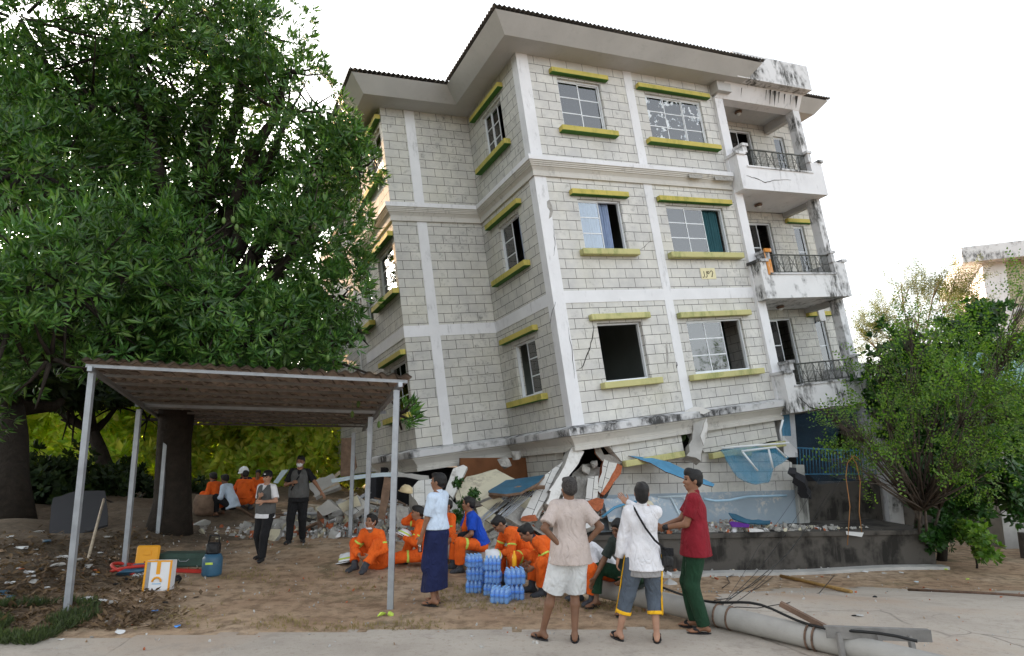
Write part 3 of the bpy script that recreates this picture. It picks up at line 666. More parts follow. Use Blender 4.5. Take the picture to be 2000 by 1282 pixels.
# ground-floor wall still standing upright, parts of the building ------------------
def wpart(o): o.parent = bld; in_world(o); return o
g0 = Vector((2.15, 13.95, 0)); g1 = Vector((6.55, 15.45, 0)); gd = (g1 - g0).normalized(); gn = Vector((gd.y, -gd.x, 0)); GL = (g1 - g0).length
GM = Matrix.Translation(g0) @ Matrix((gd, -gn, Vector((0, 0, 1)))).transposed().to_4x4()
def gpart(mb, name, m):
    o = mb.build(name, m); o.parent = bld; in_world(o); o.matrix_basis = GM; return o
top = [(GL, 1.5), (GL * .9, 1.72), (GL * .74, 1.75), (GL * .6, 1.78), (GL * .42, 1.72), (GL * .25, 1.62), (GL * .1, 1.70), (-.02, 1.72), (-.10, 1.3), (-.02, 1.1), (-.16, .9)]
gpart(MB().prism([(-.16, 0, .88), (GL, 0, .88)] + [(x, 0, z) for x, z in top[:-1]], (0, .2, 0)), 'wall', M['block'])
gpart(MB().prism([(-.4, -.02, .1), (GL, -.02, .1), (GL, -.02, .88), (-.16, -.02, .88), (-.3, -.02, .7)], (0, .25, 0)), 'wall', M['blue_wall'])
gpart(MB().box((GL + .0, -.10, .1), (GL + .30, .2, .95)).box((GL + .03, -.08, .95), (GL + .28, .18, 1.45)), 'column', M['mould_wall2'])
gpart(MB().box((GL * .60, -.13, 1.66), (GL * .74, .0, 1.79), bev=.01), 'lintel', M['yellow_pale'])
# dark void behind: back wall of the crushed storey
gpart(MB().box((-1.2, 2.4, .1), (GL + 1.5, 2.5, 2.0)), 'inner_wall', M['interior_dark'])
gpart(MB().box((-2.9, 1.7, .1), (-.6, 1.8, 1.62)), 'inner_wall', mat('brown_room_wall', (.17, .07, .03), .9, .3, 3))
_o = MB().box((-3.3, 16.6, 0), (.9, 16.75, 1.35)).box((-3.3, 15.4, 0), (-3.15, 16.6, 1.2)).build('inner_wall', M['interior_dark']); _o.parent = bld; in_world(_o)  # added near-black walls that make the gap under the wing read as shade
# ground-floor balcony, upright
b0 = at(1560, 1028, 15.75); b1 = at(1726, 1027, 16.3); bd_ = (b1 - b0); bd_.z = 0; BL_ = bd_.length; bd_.normalize()
BMx = Matrix.Translation((b0.x, b0.y, .12)) @ Matrix((bd_, Vector((-bd_.y, bd_.x, 0)), Vector((0, 0, 1)))).transposed().to_4x4()
def bpart(mb, name, m, parent=None):
    o = mb.build(name, m); o.parent = bld; in_world(o); o.matrix_basis = BMx; return o
bpart(MB().box((0, 0, 0), (BL_, .15, .92)).box((0, .15, 0), (.15, 1.4, .92)).box((BL_ - .15, .15, 0), (BL_, 1.4, .92)), 'balcony', M['mould_wall'])
rl = MB(); rl.tube([(.1, .05, 1.72), (BL_, .05, 1.62)], .02, 6); rl.tube([(.1, .05, 1.1), (BL_, .05, 1.08)], .015, 6)
for i in range(26): rl.tube([(.12 + i * (BL_ - .15) / 25, .05, 1.1), (.12 + i * (BL_ - .15) / 25 + .02, .05, 1.7)], .009, 5)
bpart(rl, 'railing', M['blue_sheet'])
bpart(MB().box((-.25, .0, 1.5), (.12, .28, 3.1)), 'column', M['white'])
bpart(MB().box((-.26, -.004, 2.0), (-.02, .0, 3.0)), 'blue_stripe', M['blue_sheet'])
bpart(MB().box((BL_ - .1, .1, .9), (BL_ + .18, .4, 3.4)), 'column', M['white_dirty'])
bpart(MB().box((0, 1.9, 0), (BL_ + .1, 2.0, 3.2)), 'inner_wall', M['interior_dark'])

# big pieces ------------------------------------------------------------------
PC = lambda ox, oy, k, pts, d: [(ox + k * x, oy + k * y, d if not isinstance(d, (list, tuple)) else d[i]) for i, (x, y) in enumerate(pts)]
c6 = lambda pts, d: PC(700, 830, .32, pts, d)
c7 = lambda pts, d: PC(1150, 750, .351, pts, d)
c2 = lambda pts, d: PC(400, 800, .376, pts, d)
slab('fallen_column', c6([(1300,135),(1385,160),(1340,240),(1270,330),(1235,420),(1190,500),(1145,480),(1180,400),(1165,400),(1240,280)], [13.1,13.1,13.0,12.8,12.6,12.4,12.4,12.5,12.5,12.8]), .3, 'white', 'concrete', .012, 'broken white column leaning from the corner of the crushed storey down to the rubble', 'column')
slab('wall_slab', c6([(1130,310),(1255,215),(1205,300),(1130,480),(1080,560),(990,565),(1060,440)], [12.9,13.1,12.9,12.5,12.3,12.3,12.6]), .14, 'block', 'concrete', .008, 'slanting slab of pale block facing just left of the leaning white column', 'wall slab')
slab('concrete_strip', c6([(1205,290),(1270,200),(1290,240),(1170,450),(1100,575),(1080,560)], [13.0,13.2,13.1,12.7,12.45,12.4]), .25, 'conc_smooth', 'concrete', .01, 'bare grey concrete strip between the slanting block slab and the leaning white column', 'concrete beam')
slab('brick_lump', c6([(1000,560),(1080,548),(1095,585),(1040,592),(990,585)], 12.3), .25, 'brick', None, .015, 'red brick lump at the foot of the slanting block slab', 'brick')
slab('wall_fragment', c6([(1500,210),(1580,235),(1530,340),(1480,420),(1460,400),(1470,330)], [13.5,13.5,13.4,13.3,13.3,13.4]), .3, 'block', 'brick', .01, 'tall fragment of block wall with red brick showing along its right edge', 'wall fragment')
slab('brick_edge', c6([(1580,235),(1612,250),(1600,300),(1560,350),(1500,430),(1478,418),(1530,340)], [13.52,13.5,13.5,13.4,13.3,13.32,13.42]), .22, 'brick', None, .015, 'jagged red brick edge standing beside the tall fragment of block wall', 'bricks')
slab('wall_fragment', c6([(1400,320),(1465,310),(1462,400),(1450,470),(1385,460)], [13.3,13.3,13.2,13.1,13.1]), .25, 'block', 'concrete', .01, 'small upright fragment of block wall between the leaning column and the tall fragment', 'wall fragment')
slab('brick_lump', c6([(1400,465),(1500,455),(1490,510),(1460,530),(1410,500)], 13.0), .3, 'brick', None, .03, 'crumbled red bricks below the small upright wall fragment', 'bricks')
slab('plaster_slab', c6([(840,265),(955,340),(800,430),(740,460),(595,470),(590,400),(660,320)], [14.0,13.6,13.0,12.9,13.0,13.3,13.8]), .12, 'cream', 'concrete', .01, 'large cream plaster slab lying tilted behind the blue board', 'slab')
slab('blue_board', c6([(790,400),(900,340),(1140,305),(1100,350),(990,412),(900,425),(800,415)], [12.4,12.9,12.9,12.5,12.1,12.1,12.3]), .05, 'blue_board', 'wood', .004, 'dark blue board with a scrap of white paint lying on the rubble', 'board')
slab('timber_lattice', c6([(790,415),(990,425),(1130,345),(1130,372),(1000,445),(820,440)], [12.45,12.2,12.6,12.6,12.25,12.5]), .04, 'wood', None, .004, 'grey wooden frame under the dark blue board', 'frame')
slab('cream_fragment', c6([(745,480),(860,440),(905,480),(880,500),(790,520)], 12.6), .06, 'cream', 'concrete', .006, 'upper of two small cream plaster pieces below the blue board', 'slab')
slab('cream_fragment', c6([(718,510),(760,498),(900,590),(893,612),(845,620),(740,560)], [12.5,12.5,12.1,12.1,12.1,12.3]), .06, 'cream', 'concrete', .006, 'lower and longer of two small cream plaster pieces, pointing down towards the pole', 'slab')
slab('white_slab', c6([(580,270),(640,240),(665,260),(575,445),(530,400)], [13.4,13.4,13.4,13.0,13.1]), .09, 'white', 'conc_smooth', .003, 'narrow white slab leaning up behind the man in the blue skirt', 'slab')
slab('block_cluster', c6([(310,400),(365,345),(470,328),(475,440),(445,482),(370,505)], [12.9,13.2,13.3,12.9,12.7,12.7]), .4, 'block', 'conc_smooth', .01, 'heavy cluster of joined grey blocks left of the man in the blue skirt', 'blocks')
slab('concrete_block', c6([(232,500),(300,505),(305,560),(290,628),(235,625)], 12.5), .3, 'concrete', None, .02, 'rough upright concrete block by the white post, behind the seated rescuers', 'concrete block')
slab('wooden_post', c2([(932,350),(968,358),(955,470),(930,575),(898,565),(915,460)], 12.6), .08, 'wood', None, .003, 'weathered brown plank standing on end between the posts of the shelter', 'plank')
slab('metal_sheet', c2([(655,362),(840,335),(1000,325),(1000,345),(840,355),(660,380)], 12.9), .10, 'panel_blue', 'steel', .003, 'long pale blue metal sheet lying across the debris', 'metal sheet')
slab('leaning_board', c2([(355,380),(400,315),(436,312),(378,385)], 15.3), .04, 'panel_blue', None, .003, 'pale blue board leaning beside the man in the face mask', 'board')
slab('plank', c2([(560,430),(700,318),(703,335),(590,440)], 14.2), .05, 'wood_pale', None, .003, 'long pale plank sloping up to the right behind the masked man', 'plank')
slab('plank', c2([(560,450),(690,375),(700,392),(580,465)], 13.9), .05, 'wood_pale', None, .003, 'shorter pale plank sloping up to the right, below the long one', 'plank')
slab('brown_door', c2([(710,150),(765,145),(790,300),(760,345),(705,350)], 15.0), .05, 'wood', None, .003, 'dark brown door panel standing against the building wall', 'door panel')
slab('concrete_fragment', c2([(580,515),(640,468),(705,520),(610,552)], 12.9), .25, 'conc_smooth', 'concrete', .012, 'grey concrete fragment lying left of the empty bottles', 'concrete fragment')
slab('plaster_piece', c2([(690,495),(790,445),(812,500),(720,535)], 13.0), .08, 'cream', 'concrete', .01, 'dusty plaster piece under the long pale blue metal sheet', 'slab')
slab('roof_beam', c2([(1000,325),(1160,345),(1165,375),(1000,350)], 13.4), .15, 'conc_smooth', 'concrete', .01, 'perforated grey concrete beam lying under the building corner', 'beam')
slab('hanging_column', c7([(580,165),(600,130),(660,170),(655,240),(632,330),(625,430),(600,410),(545,400),(575,290)], [14.35,14.4,14.4,14.3,14.15,14.0,14.0,14.0,14.2]), .3, 'conc_smooth', 'concrete', .014, 'snapped grey column hanging under the middle of the building front', 'column')
slab('plaster_shard', c7([(510,165),(590,125),(680,150),(640,170),(600,160),(560,185)], 14.2), .06, 'white', 'concrete', .01, 'splintered white plaster cap on top of the snapped grey column', 'plaster')
slab('plaster_shard', c7([(655,190),(662,230),(650,300),(640,345),(620,290)], 13.98), .05, 'white', 'concrete', .008, 'white plaster flake clinging to the side of the snapped grey column', 'plaster')
slab('corner_fragment', c7([(30,350),(60,345),(85,395),(150,410),(230,440),(165,445),(75,430),(40,390)], 13.6), .12, 'concrete', 'brick', .02, 'curved torn wall edge hanging right of the leaning white column', 'wall edge')
slab('blue_awning', c7([(215,412),(350,408),(450,430),(700,560),(690,580),(540,520),(430,485),(345,440)], [13.6,13.7,13.7,13.3,13.2,13.2,13.3,13.5]), .02, 'blue_sheet', 'rust_iron', .004, 'bent blue window awning hanging in front of the block wall', 'awning')
slab('window_net', c7([(735,370),(860,350),(1040,345),(1110,415),(1030,470),(1005,545),(930,562),(830,520),(785,450)], [14.2,14.4,14.5,14.5,14.2,14.0,13.9,13.9,14.0]), .03, 'net', None, .01, 'crumpled blue netting hanging from a bent window frame', 'netting')
fr = MB()
for pl in (((850,375),(1040,352),(1100,412)), ((1000,362),(1025,470)), ((855,378),(940,485)), ((740,358),(930,342),(1115,330)), ((1080,200),(1065,260),(1075,320))): fr.tube([at(1150 + .351 * x, 750 + .351 * y, 14.0) for x, y in pl], .022, 6)
tag(fr.build('window_frame', M['alu']), 'bent white window frame with blue netting under the yellow lintel', 'window frame')
tag(MB().tube([at(1150 + .351 * x, 750 + .351 * y, d) for x, y, d in ((640,640,14.0),(700,652,14.05),(780,648,14.2),(880,628,14.5),(1000,625,14.8),(1100,622,15.0))], .028, 8).build('conduit_pipe', mat('pale_blue_pipe', (.35, .52, .66), .4, .1, 3)), 'pale blue pipe running along the foot of the block wall', 'pipe')
tag(MB().tube([at(1150 + .351 * x, 750 + .351 * y, d) for x, y, d in ((75,740,12.9),(140,690,13),(220,662,13.2),(300,652,13.4))], .025, 8).build('bent_pipe', M['blue_sheet']), 'bent blue pipe behind the pointing man', 'pipe')
gr = MB()
for pl in (((385,630),(620,622)), ((455,630),(525,770)), ((385,640),(440,775)), ((455,780),(590,770)), ((525,625),(590,760))): gr.tube([at(1150 + .351 * x, 750 + .351 * y, 13.6 + (.1 if y < 700 else -.1)) for x, y in pl], .022, 6)
tag(gr.build('window_grille', M['panel_blue']), 'pale metal window grille leaning on the blue wall behind the men', 'grille')
slab('wall_sheet', c7([(75,640),(330,615),(400,640),(530,650),(525,770),(250,790),(110,770)], [13.5,13.6,13.7,13.8,13.5,13.3,13.3]), .03, 'blue_wall', None, .01, 'sheet of peeling pale blue wall behind the two men in white', 'wall panel')
slab('dark_debris', c7([(1105,490),(1150,500),(1200,560),(1240,640),(1180,630),(1130,560)], [14.9,14.8,14.8,15.0,15.1,14.9]), .3, 'interior_dark', None, .04, 'heap of blackened torn debris left of the blue railing', 'debris')
slab('blue_tarp', c7([(780,712),(820,722),(870,760),(1015,755),(1010,778),(880,782),(800,750)], [13.9,13.95,13.95,14.1,14.0,13.8,13.8]), .03, 'blue_board', None, .012, 'crumpled dark blue tarpaulin lying on the gravel at the wall foot', 'tarpaulin')
slab('purple_mat', c7([(782,772),(800,766),(895,782),(890,800),(800,798)], 13.75), .05, 'net', None, .004, 'purple folded mat lying on the gravel', 'mat').data.materials.clear()
bpy.data.objects['purple_mat'].data.materials.append(mat('purple_cloth', (.12, .03, .28), .8, .2, 6)); bpy.data.objects['purple_mat'].data.materials.append(bpy.data.materials['purple_cloth'])
slab('paper_sheet', c7([(890,805),(970,812),(975,822),(895,825)], 13.6), .01, 'ply', None, .004, 'white paper sheet on the gravel beside the purple mat', 'paper')
slab('paper_sheet', c7([(1430,820),(1530,828),(1520,852),(1435,840)], 13.95), .01, 'ply', None, .004, 'white paper sheet hanging over the plinth edge', 'paper')
for sgn, pts in enumerate((c7([(1070,170),(1300,150),(1400,230),(1330,420),(1200,420),(1090,300)], 15.55), c7([(1300,160),(1560,130),(1560,230),(1480,300),(1380,210)], 15.9), c7([(1150,380),(1250,420),(1500,425),(1480,540),(1280,560),(1180,470)], 15.6))):
    slab('blue_netting', pts, .02, 'net_d', None, .02, ['dark blue netting hanging under the lowest balcony', 'blue netting torn at the right end below the lowest balcony', 'blue netting bunched over the ground-floor railing'][sgn], 'netting')
# iron rods out of the slab
rb = MB(); rr = random.Random(5)
for i in range(11):
    x = 1090 - i * 22; y = 395 + i * 6; rb.tube([at(700 + .32 * x, 830 + .32 * y, 12.7), at(700 + .32 * (x - 190 + rr.uniform(-20, 20)), 830 + .32 * (y + 165), 12.0)], .011, 5)
tag(rb.build('steel_bars', M['steel']), 'bundle of bare steel bars sticking out below the blue board', 'steel bars')

# rubble mound and gravel (uncountable) ------------------------------------------
def mound(x, y):
    d = (Vector((x, y)) - PA).dot(pn); s = (Vector((x, y)) - PA).dot(pd)
    base = gz(x, y)
    pl = PZ if (d > 0.05 and -.2 < s < 9.2) else base
    h = .55 * math.exp(-((x + .2) / 2.0) ** 2 - ((y - 13.6) / .9) ** 2) + .50 * math.exp(-((x + 3.2) / 1.8) ** 2 - ((y - 14.6) / 1.0) ** 2) + .16 * math.exp(-((x - 4.2) / 2.2) ** 2 - ((y - 14.35) / .5) ** 2) + .3 * math.exp(-((x - 1.4) / .8) ** 2 - ((y - 13.6) / .5) ** 2)
    return max(base, pl) - .06 + h * (1 + .35 * nz(x, y, 3))
mo = grid(list(np.arange(-6.2, 8.5, .07)), list(np.arange(12.4, 17.5, .07)), mound, 'rubble_mound', M['concrete'], lambda x, y: mound(x, y) > gz(x, y) - .02 and not (x > 1.3 and (Vector((x, y)) - PA).dot(pn) < .12))
tag(mo, 'grey heap of crushed concrete and dust along the front of the building', 'rubble', None, 'stuff')
def scatter(name, n, fn, smin, smax, mats, label, cat, seed=3):
    rg = np.random.default_rng(seed); tm = []
    for k in range(10):
        me = rock_mesh((1, 1, .8), seed * 50 + k, 11, 'tmp_chip'); me.calc_loop_triangles()
        tm.append((np.array([v.co[:] for v in me.vertices]), np.array([t.vertices[:] for t in me.loop_triangles]))); bpy.data.meshes.remove(me)
    V = []; Fc = []; MI = []; off = 0; pyr = random.Random(seed)
    for i in range(n):
        p = fn(pyr)
        if p is None: continue
        v, f = tm[pyr.randrange(10)]; s = smin + (smax - smin) * pyr.random() ** 3
        R = np.array(Euler((pyr.uniform(0, 6), pyr.uniform(0, 6), pyr.uniform(0, 6))).to_matrix()); q = (v * np.array([s, s * pyr.uniform(.4, 1), s * pyr.uniform(.3, .8)])) @ R.T + np.array([p[0], p[1], p[2] + s * .2])
        V.append(q); Fc.append(f + off); off += len(v); MI.append(np.full(len(f), pyr.choices(range(len(mats)), [1] + [.25] * (len(mats) - 1))[0]))
    o = fast_mesh(name, np.vstack(V), np.vstack(Fc), [M[m] for m in mats], mi=np.concatenate(MI)); tag(o, label, cat, None, 'stuff'); return o
def on_mound(r):
    x = r.choice((r.gauss(-.2, 1.5), r.gauss(-3.2, 1.4), r.gauss(4.3, 1.6))); y = r.gauss(13.55 + .1 * max(0, x), .42)
    if x > 8.4: return None
    return (x, y, mound(x, y) + .02)
scatter('gravel', 5200, on_mound, .012, .11, ['concrete', 'conc_smooth', 'white', 'brick', 'cream'], 'broken stones and chips covering the plinth and the foot of the heap', 'gravel')
def on_dirt(r):
    x = r.uniform(-7, 9); y = r.uniform(6.5, 13)
    if x > 0 and r.random() < .45: return None
    return (x, y, gz(x, y) + .008)
scatter('pebbles', 2200, on_dirt, .006, .035, ['conc_smooth', 'concrete', 'brick', 'dirt'], 'small pebbles and crumbs strewn over the dirt and concrete', 'pebbles', seed=9)
# individual chunks, labelled by look and order from the left
ORD = ['first', 'second', 'third', 'fourth', 'fifth', 'sixth', 'seventh', 'eighth', 'ninth', 'tenth', 'eleventh', 'twelfth', 'thirteenth', 'fourteenth', 'fifteenth', 'sixteenth', 'seventeenth', 'eighteenth', 'nineteenth', 'twentieth'] + ['twenty-' + x for x in ('first', 'second', 'third', 'fourth', 'fifth', 'sixth', 'seventh', 'eighth', 'ninth')] + ['thirtieth'] + ['thirty-' + x for x in ('first', 'second', 'third', 'fourth', 'fifth')]
def px_of(p):
    q = Vector((p[0], p[1], p[2] - CAM_H)); f = q.y * math.cos(PIT) + q.z * math.sin(PIT); d = q.y * math.sin(PIT) - q.z * math.cos(PIT); return 1000 + F_PX * q.x / f, 641 + F_PX * d / f
def order_labels(items, tail):
    by = {}
    for o, cls in items: by.setdefault(cls, []).append(o)
    for cls, os_ in by.items():
        os_.sort(key=lambda o: px_of(o.location)[0])
        for i, o in enumerate(os_): o['label'] = (cls[0] + ' ' + tail) if len(os_) == 1 else ORD[i] + ' from left of the ' + cls[1] + ' ' + tail
rc = random.Random(21); k = 0
places = ["behind the resting rescuers", "left of the shelter posts", "below the blue wall"]
MN = {'concrete': 'rough', 'conc_smooth': 'smooth grey', 'block': 'block-faced', 'cream': 'cream', 'white': 'white', 'dusty_white': 'dusty white', 'wood': 'dark brown', 'wood_pale': 'pale wooden', 'steel': 'grey metal'}
for zi, (xm, xs_, ym, ys_, n, s0, s1) in enumerate(((.1, 1.4, 13.2, .35, 34, .07, .30), (-3.2, 1.2, 14.0, .5, 26, .08, .30), (4.2, 1.3, 14.1, .2, 10, .05, .12))):
    its = []
    for i in range(n):
        x = rc.gauss(xm, xs_); y = rc.gauss(ym, ys_); s = rc.uniform(s0, s1); k += 1; mm_ = rc.choice(['concrete', 'conc_smooth', 'concrete', 'block'])
        o = chunk('concrete_chunk', (x, y, mound(x, y) + s * .25), (s, s * rc.uniform(.5, .9), s * rc.uniform(.35, .7)), mm_, 100 + k, 'x', 'concrete chunk', 'concrete lumps ' + places[zi])
        sz = 'large' if s > .2 else ('middling' if s > .12 else 'small'); its.append((o, (sz + ' ' + MN[mm_] + ' lump', sz + ' ' + MN[mm_] + ' lumps')))
    order_labels(its, places[zi])
its = []
for i in range(26):
    x = rc.gauss(.1, 1.5); y = rc.gauss(13.25, .35); mm_ = rc.choice(['dusty_white', 'cream', 'block', 'block', 'conc_smooth']); tk = rc.choice([.02, .06, .08]); pr = random.Random(i)
    pl = [(a * .3 * pr.uniform(.7, 1.1), b * .2 * pr.uniform(.6, 1.15), 0) for a, b in ((-1, -1), (-.2, -1.1), (.9, -1), (1.1, .1), (.8, .9), (-.1, 1.1), (-1, .8))]
    o = MB().prism(pl, (0, 0, -tk), 0, 1).build('plaster_slab', [M[mm_], M['concrete']]); sx = rc.uniform(.6, 1.5); o.scale = (sx, sx * rc.uniform(.7, 1), 1); o.location = (x, y, mound(x, y) + .14)
    o.rotation_euler = (rc.uniform(-.2, 1.2), rc.uniform(-.6, .6), rc.uniform(-.8, .8)); tag(o, 'x', 'slab', 'broken slabs in the heap'); th_ = 'thin' if tk < .05 else 'thick'; its.append((o, (th_ + ' ' + MN[mm_] + ' slab', th_ + ' ' + MN[mm_] + ' slabs')))
order_labels(its, 'in the heap under the building corner'); its = []
for i in range(22):
    x = rc.gauss(-3.4, 1.2); y = rc.gauss(14.3, .5); L = rc.uniform(.5, 1.5); mm_ = rc.choice(['wood', 'wood_pale', 'steel', 'wood'])
    o = MB().box((-L / 2, -.05, -.015), (L / 2, .05, .015)).build('plank', M[mm_]); o.location = (x, y, mound(x, y) + .12); o.rotation_euler = (rc.uniform(-.3, .3), rc.uniform(-.5, .5), rc.uniform(0, 3))
    ln_ = 'long' if L > 1 else 'short'; tag(o, 'x', 'plank', 'loose boards in the debris'); its.append((o, (ln_ + ' ' + MN[mm_] + ' strip', ln_ + ' ' + MN[mm_] + ' strips')))
order_labels(its, 'left of the shelter')
slab('concrete_core', [(1118,928,13.75),(1138,905,13.75),(1178,912,13.75),(1172,985,13.4),(1120,1000,13.2),(1088,1000,13.2)], .45, 'concrete', None, .03, 'rough grey mass of concrete between the leaning column and the block fragments', 'concrete lump')
for i, (u, v, sz) in enumerate(((1143, 918, .17), (1126, 938, .14), (1160, 908, .12), (985, 905, .2), (1008, 890, .16))):
    chunk('concrete_boulder', at(u, v, 13.6 if i < 3 else 14.2), (sz, sz * .8, sz), 'concrete', 500 + i, ['round grey lump right of the leaning white column', 'cracked grey lump just below the round one by the leaning column', 'small grey lump above the upright block fragment', 'grey lump wedged under the building left of the yellow lintel', 'upper grey lump wedged under the building left of the yellow lintel'][i], 'concrete lump')

def on_mound2(r):
    x = r.choice((r.gauss(.3, 1.2), r.gauss(-3.2, 1.3))); y = r.gauss(13.4, .35); return (x, y, mound(x, y) + .05)
scatter('broken_bits', 900, on_mound2, .04, .17, ['concrete', 'conc_smooth', 'white', 'cream', 'brick'], 'countless fist-sized bits of broken concrete heaped under the building', 'rubble', seed=31)
M['rebar'] = M['rust_iron']; its = []
for i in range(14):
    x = rc.gauss(.3, 1.3); y = rc.gauss(13.1, .3); z = mound(x, y) + .05; P = [Vector((x, y, z))]; d = Vector((rc.uniform(-.3, .3), rc.uniform(-.3, .1), rc.uniform(.2, .5)))
    for j in range(6): d = d + Vector((rc.uniform(-.2, .2), rc.uniform(-.1, .1), rc.uniform(-.22, .04))); P.append(P[-1] + d * .28)
    c_ = P[0].copy(); o = MB().tube([p - c_ for p in P], .007, 5).build('bent_rebar', M['rebar']); o.location = c_; tag(o, 'x', 'rebar', 'bent bars in the heap'); its.append((o, ('bent rusty bar', 'bent rusty bars')))
order_labels(its, 'in the heap behind the pole')

big = [([(1060,1000),(1100,985),(1120,1010),(1085,1030)],13.0,.12,'block','tilted block-faced slab low down right of the slanting slab'), ([(845,985),(880,972),(900,1000),(862,1015)],12.6,.14,'conc_smooth','smooth grey slab behind the blue t-shirt man'), ([(1215,985),(1265,975),(1290,1000),(1235,1012)],13.2,.08,'cream','cream slab on the rubble left of the pointing hand'),
       ([(1010,985),(1045,1000),(1020,1030),(985,1010)],12.5,.10,'concrete','rough slab under the foot of the slanting block slab'), ([(655,985),(700,968),(722,990),(680,1008)],13.1,.12,'block','block-faced slab under the dusty plaster piece'), ([(600,945),(650,925),(665,950),(615,972)],14.0,.1,'conc_smooth','grey slab propped behind the masked man'),
       ([(820,1000),(850,990),(870,1020),(835,1035)],12.4,.15,'block','small block-faced lump by the navy skirt man'), ([(1100,1010),(1160,1000),(1180,1025),(1110,1035)],12.9,.12,'white','white slab on the heap hidden partly by the beige t-shirt man'), ([(905,1000),(950,1010),(945,1030),(895,1020)],12.2,.08,'conc_smooth','flat grey slab just above the blue t-shirt man')]
for pts, d, th, m_, lb in big: slab('broken_slab', [(u, v, d + (.15 if k < 2 else -.15)) for k, (u, v) in enumerate(pts)], th, m_, 'concrete', .015, lb, 'slab')
# ------------------------------------------------------------------ carport shelter
cp = empty('carport', (-3.8, 10.5, 0)); tag(cp, 'open metal shelter with a ribbed brown roof on thin steel posts', 'carport')
cpi = Matrix.Translation((3.8, -10.5, 0))
def cpart(o): o.parent = cp; o.matrix_parent_inverse = cpi; return o
FL, FR, BR, BL2 = at(156, 712, 7.85), at(805, 745, 7.95), at(724, 836, 13.95), at(326, 830, 14.4)
t = NT('rusty_ribbed_sheet'); br = t.n('ShaderNodeTexBrick', Scale=1.0); br.offset = 0; br.inputs['Brick Width'].default_value = .24; br.inputs['Row Height'].default_value = .42; br.inputs['Mortar Size'].default_value = .03; br.inputs['Mortar Smooth'].default_value = .8
br.inputs['Color1'].default_value = (.46, .41, .37, 1); br.inputs['Color2'].default_value = (.34, .31, .29, 1); br.inputs['Mortar'].default_value = (.13, .11, .095, 1); t.l(t.obj(), br.inputs['Vector']); t.base(t.mix(1.0, br.outputs['Color'], t.ramp(t.noise(2, 5, .6), [(.3, (.7,) * 3), (.7, (1.25, 1.2, 1.15))]), 'MULTIPLY')); t.b.inputs['Roughness'].default_value = .8; M['carport_roof'] = t.m
V = []; Fc = []; nu_, nv = 300, 60
def patch(u, v, h=0):
    p = FL.lerp(FR, u).lerp(BL2.lerp(BR, u), v); return Vector((p.x, p.y, p.z + h))
for j in range(nv + 1):
    for i in range(nu_ + 1):
        u = i / nu_; v = j / nv; ph = (u * 27) % 1.0; h = .035 * math.sin(math.pi * ph) ** 2 * (1 if ph < 1 else 0) + .016 * ((v * 15) % 1.0)
        V.append(patch(u, v, h + .05)); 
n_ = len(V)
for j in range(nv):
    for i in range(nu_): a = j * (nu_ + 1) + i; Fc.append((a, a + 1, a + nu_ + 2, a + nu_ + 1))
V2 = [(p.x, p.y, p.z + .012) for p in V]
o = fast_mesh('roof_sheet', np.array([tuple(p) for p in V] + V2), np.array(Fc + [tuple(n_ + x for x in f[::-1]) for f in Fc]), M['carport_roof']); cpart(o)
M['dark_steel'] = mat('dark_steel', (.20, .19, .18), .6, .3, 7)
for k in range(11):
    v = .02 + .96 * k / 10; mb = MB(); mb.beam(patch(.01, v, .012), patch(.99, v, .012), .035, .04); cpart(mb.build('purlin', M['steel' if k == 0 else 'dark_steel']))
for u in (.03, .965): cpart(MB().beam(patch(u, .0, -.045), patch(u, 1.0, -.045), .05, .06).build('rafter', M['steel']))
cpart(MB().beam(patch(.0, .5, -.03), patch(1, .5, -.03), .04, .05).build('rafter', M['steel']))
for (ub, vb, yb, ut, vt) in ((131, 1195, 7.97, 180, 728), (243, 1110, 10.65, 272, 800), (309, 1042, 14.3, 326, 838), (762, 1190, 8.09, 775, 762), (712, 1110, 10.65, 724, 815), (684, 1050, 13.9, 691, 845)):
    a = gnd(ub, vb); t = at(ut, vt, a.y + .02)
    po = MB().beam((a.x, a.y, a.z - .1), t, .07, .05, up=(0, 1, 0)).build('post', M['steel']); cpart(po)
# ------------------------------------------------------------------ fallen concrete pole
PL = gnd(868, 1094); PR = gnd(1800, 1320); PL.z += .14; PR.z += .10
pole = empty('fallen_pole', tuple(PL)); tag(pole, 'long fallen concrete power pole that the rescuers sit on, running to the right foreground', 'power pole')
pinv = Matrix.Translation(-PL)
def pp(o): o.parent = pole; o.matrix_parent_inverse = pinv; return o
PR2 = PL + (PR - PL) * 1.25
def ppt(t, dz=0): 
    p = PL.lerp(PR, t); p.z = max(p.z, gz(p.x, p.y) + .12 - .03 * t); p.z += dz; return p
M['pole'] = mat('pole_concrete', (.36, .345, .32), .85, .2, 2.5, bump=.4, bscale=30)
pp(MB().tube([ppt(t) for t in np.linspace(-.02, 1.2, 26)], .1, 20, rs=[.13 - .03 * t for t in np.linspace(-.02, 1.2, 26)]).build('shaft', M['pole']))
pd3 = (PR - PL).normalized(); side = Vector((pd3.y, -pd3.x, 0)).normalized()
def t_at(u): return min(np.linspace(0, 1.15, 600), key=lambda t: abs(px_of(ppt(t))[0] - u))
for t in (t_at(1404), t_at(1428), t_at(1583), t_at(1597)):
    c = ppt(t); ring = [c + (side * math.cos(a) + Vector((0, 0, 1)) * math.sin(a)) * .112 for a in np.linspace(0, 2 * math.pi, 21)]
    pp(MB().tube(ring, .010, 6).build('steel_clamp', M['rust_iron']))
c = ppt(t_at(1600)); mb = MB(); mb.beam(c + Vector((-.27, .20, .27)), c + Vector((.05, -.02, .11)), .06, .045); o = pp(mb.build('bracket_arm', M['rust_iron']))
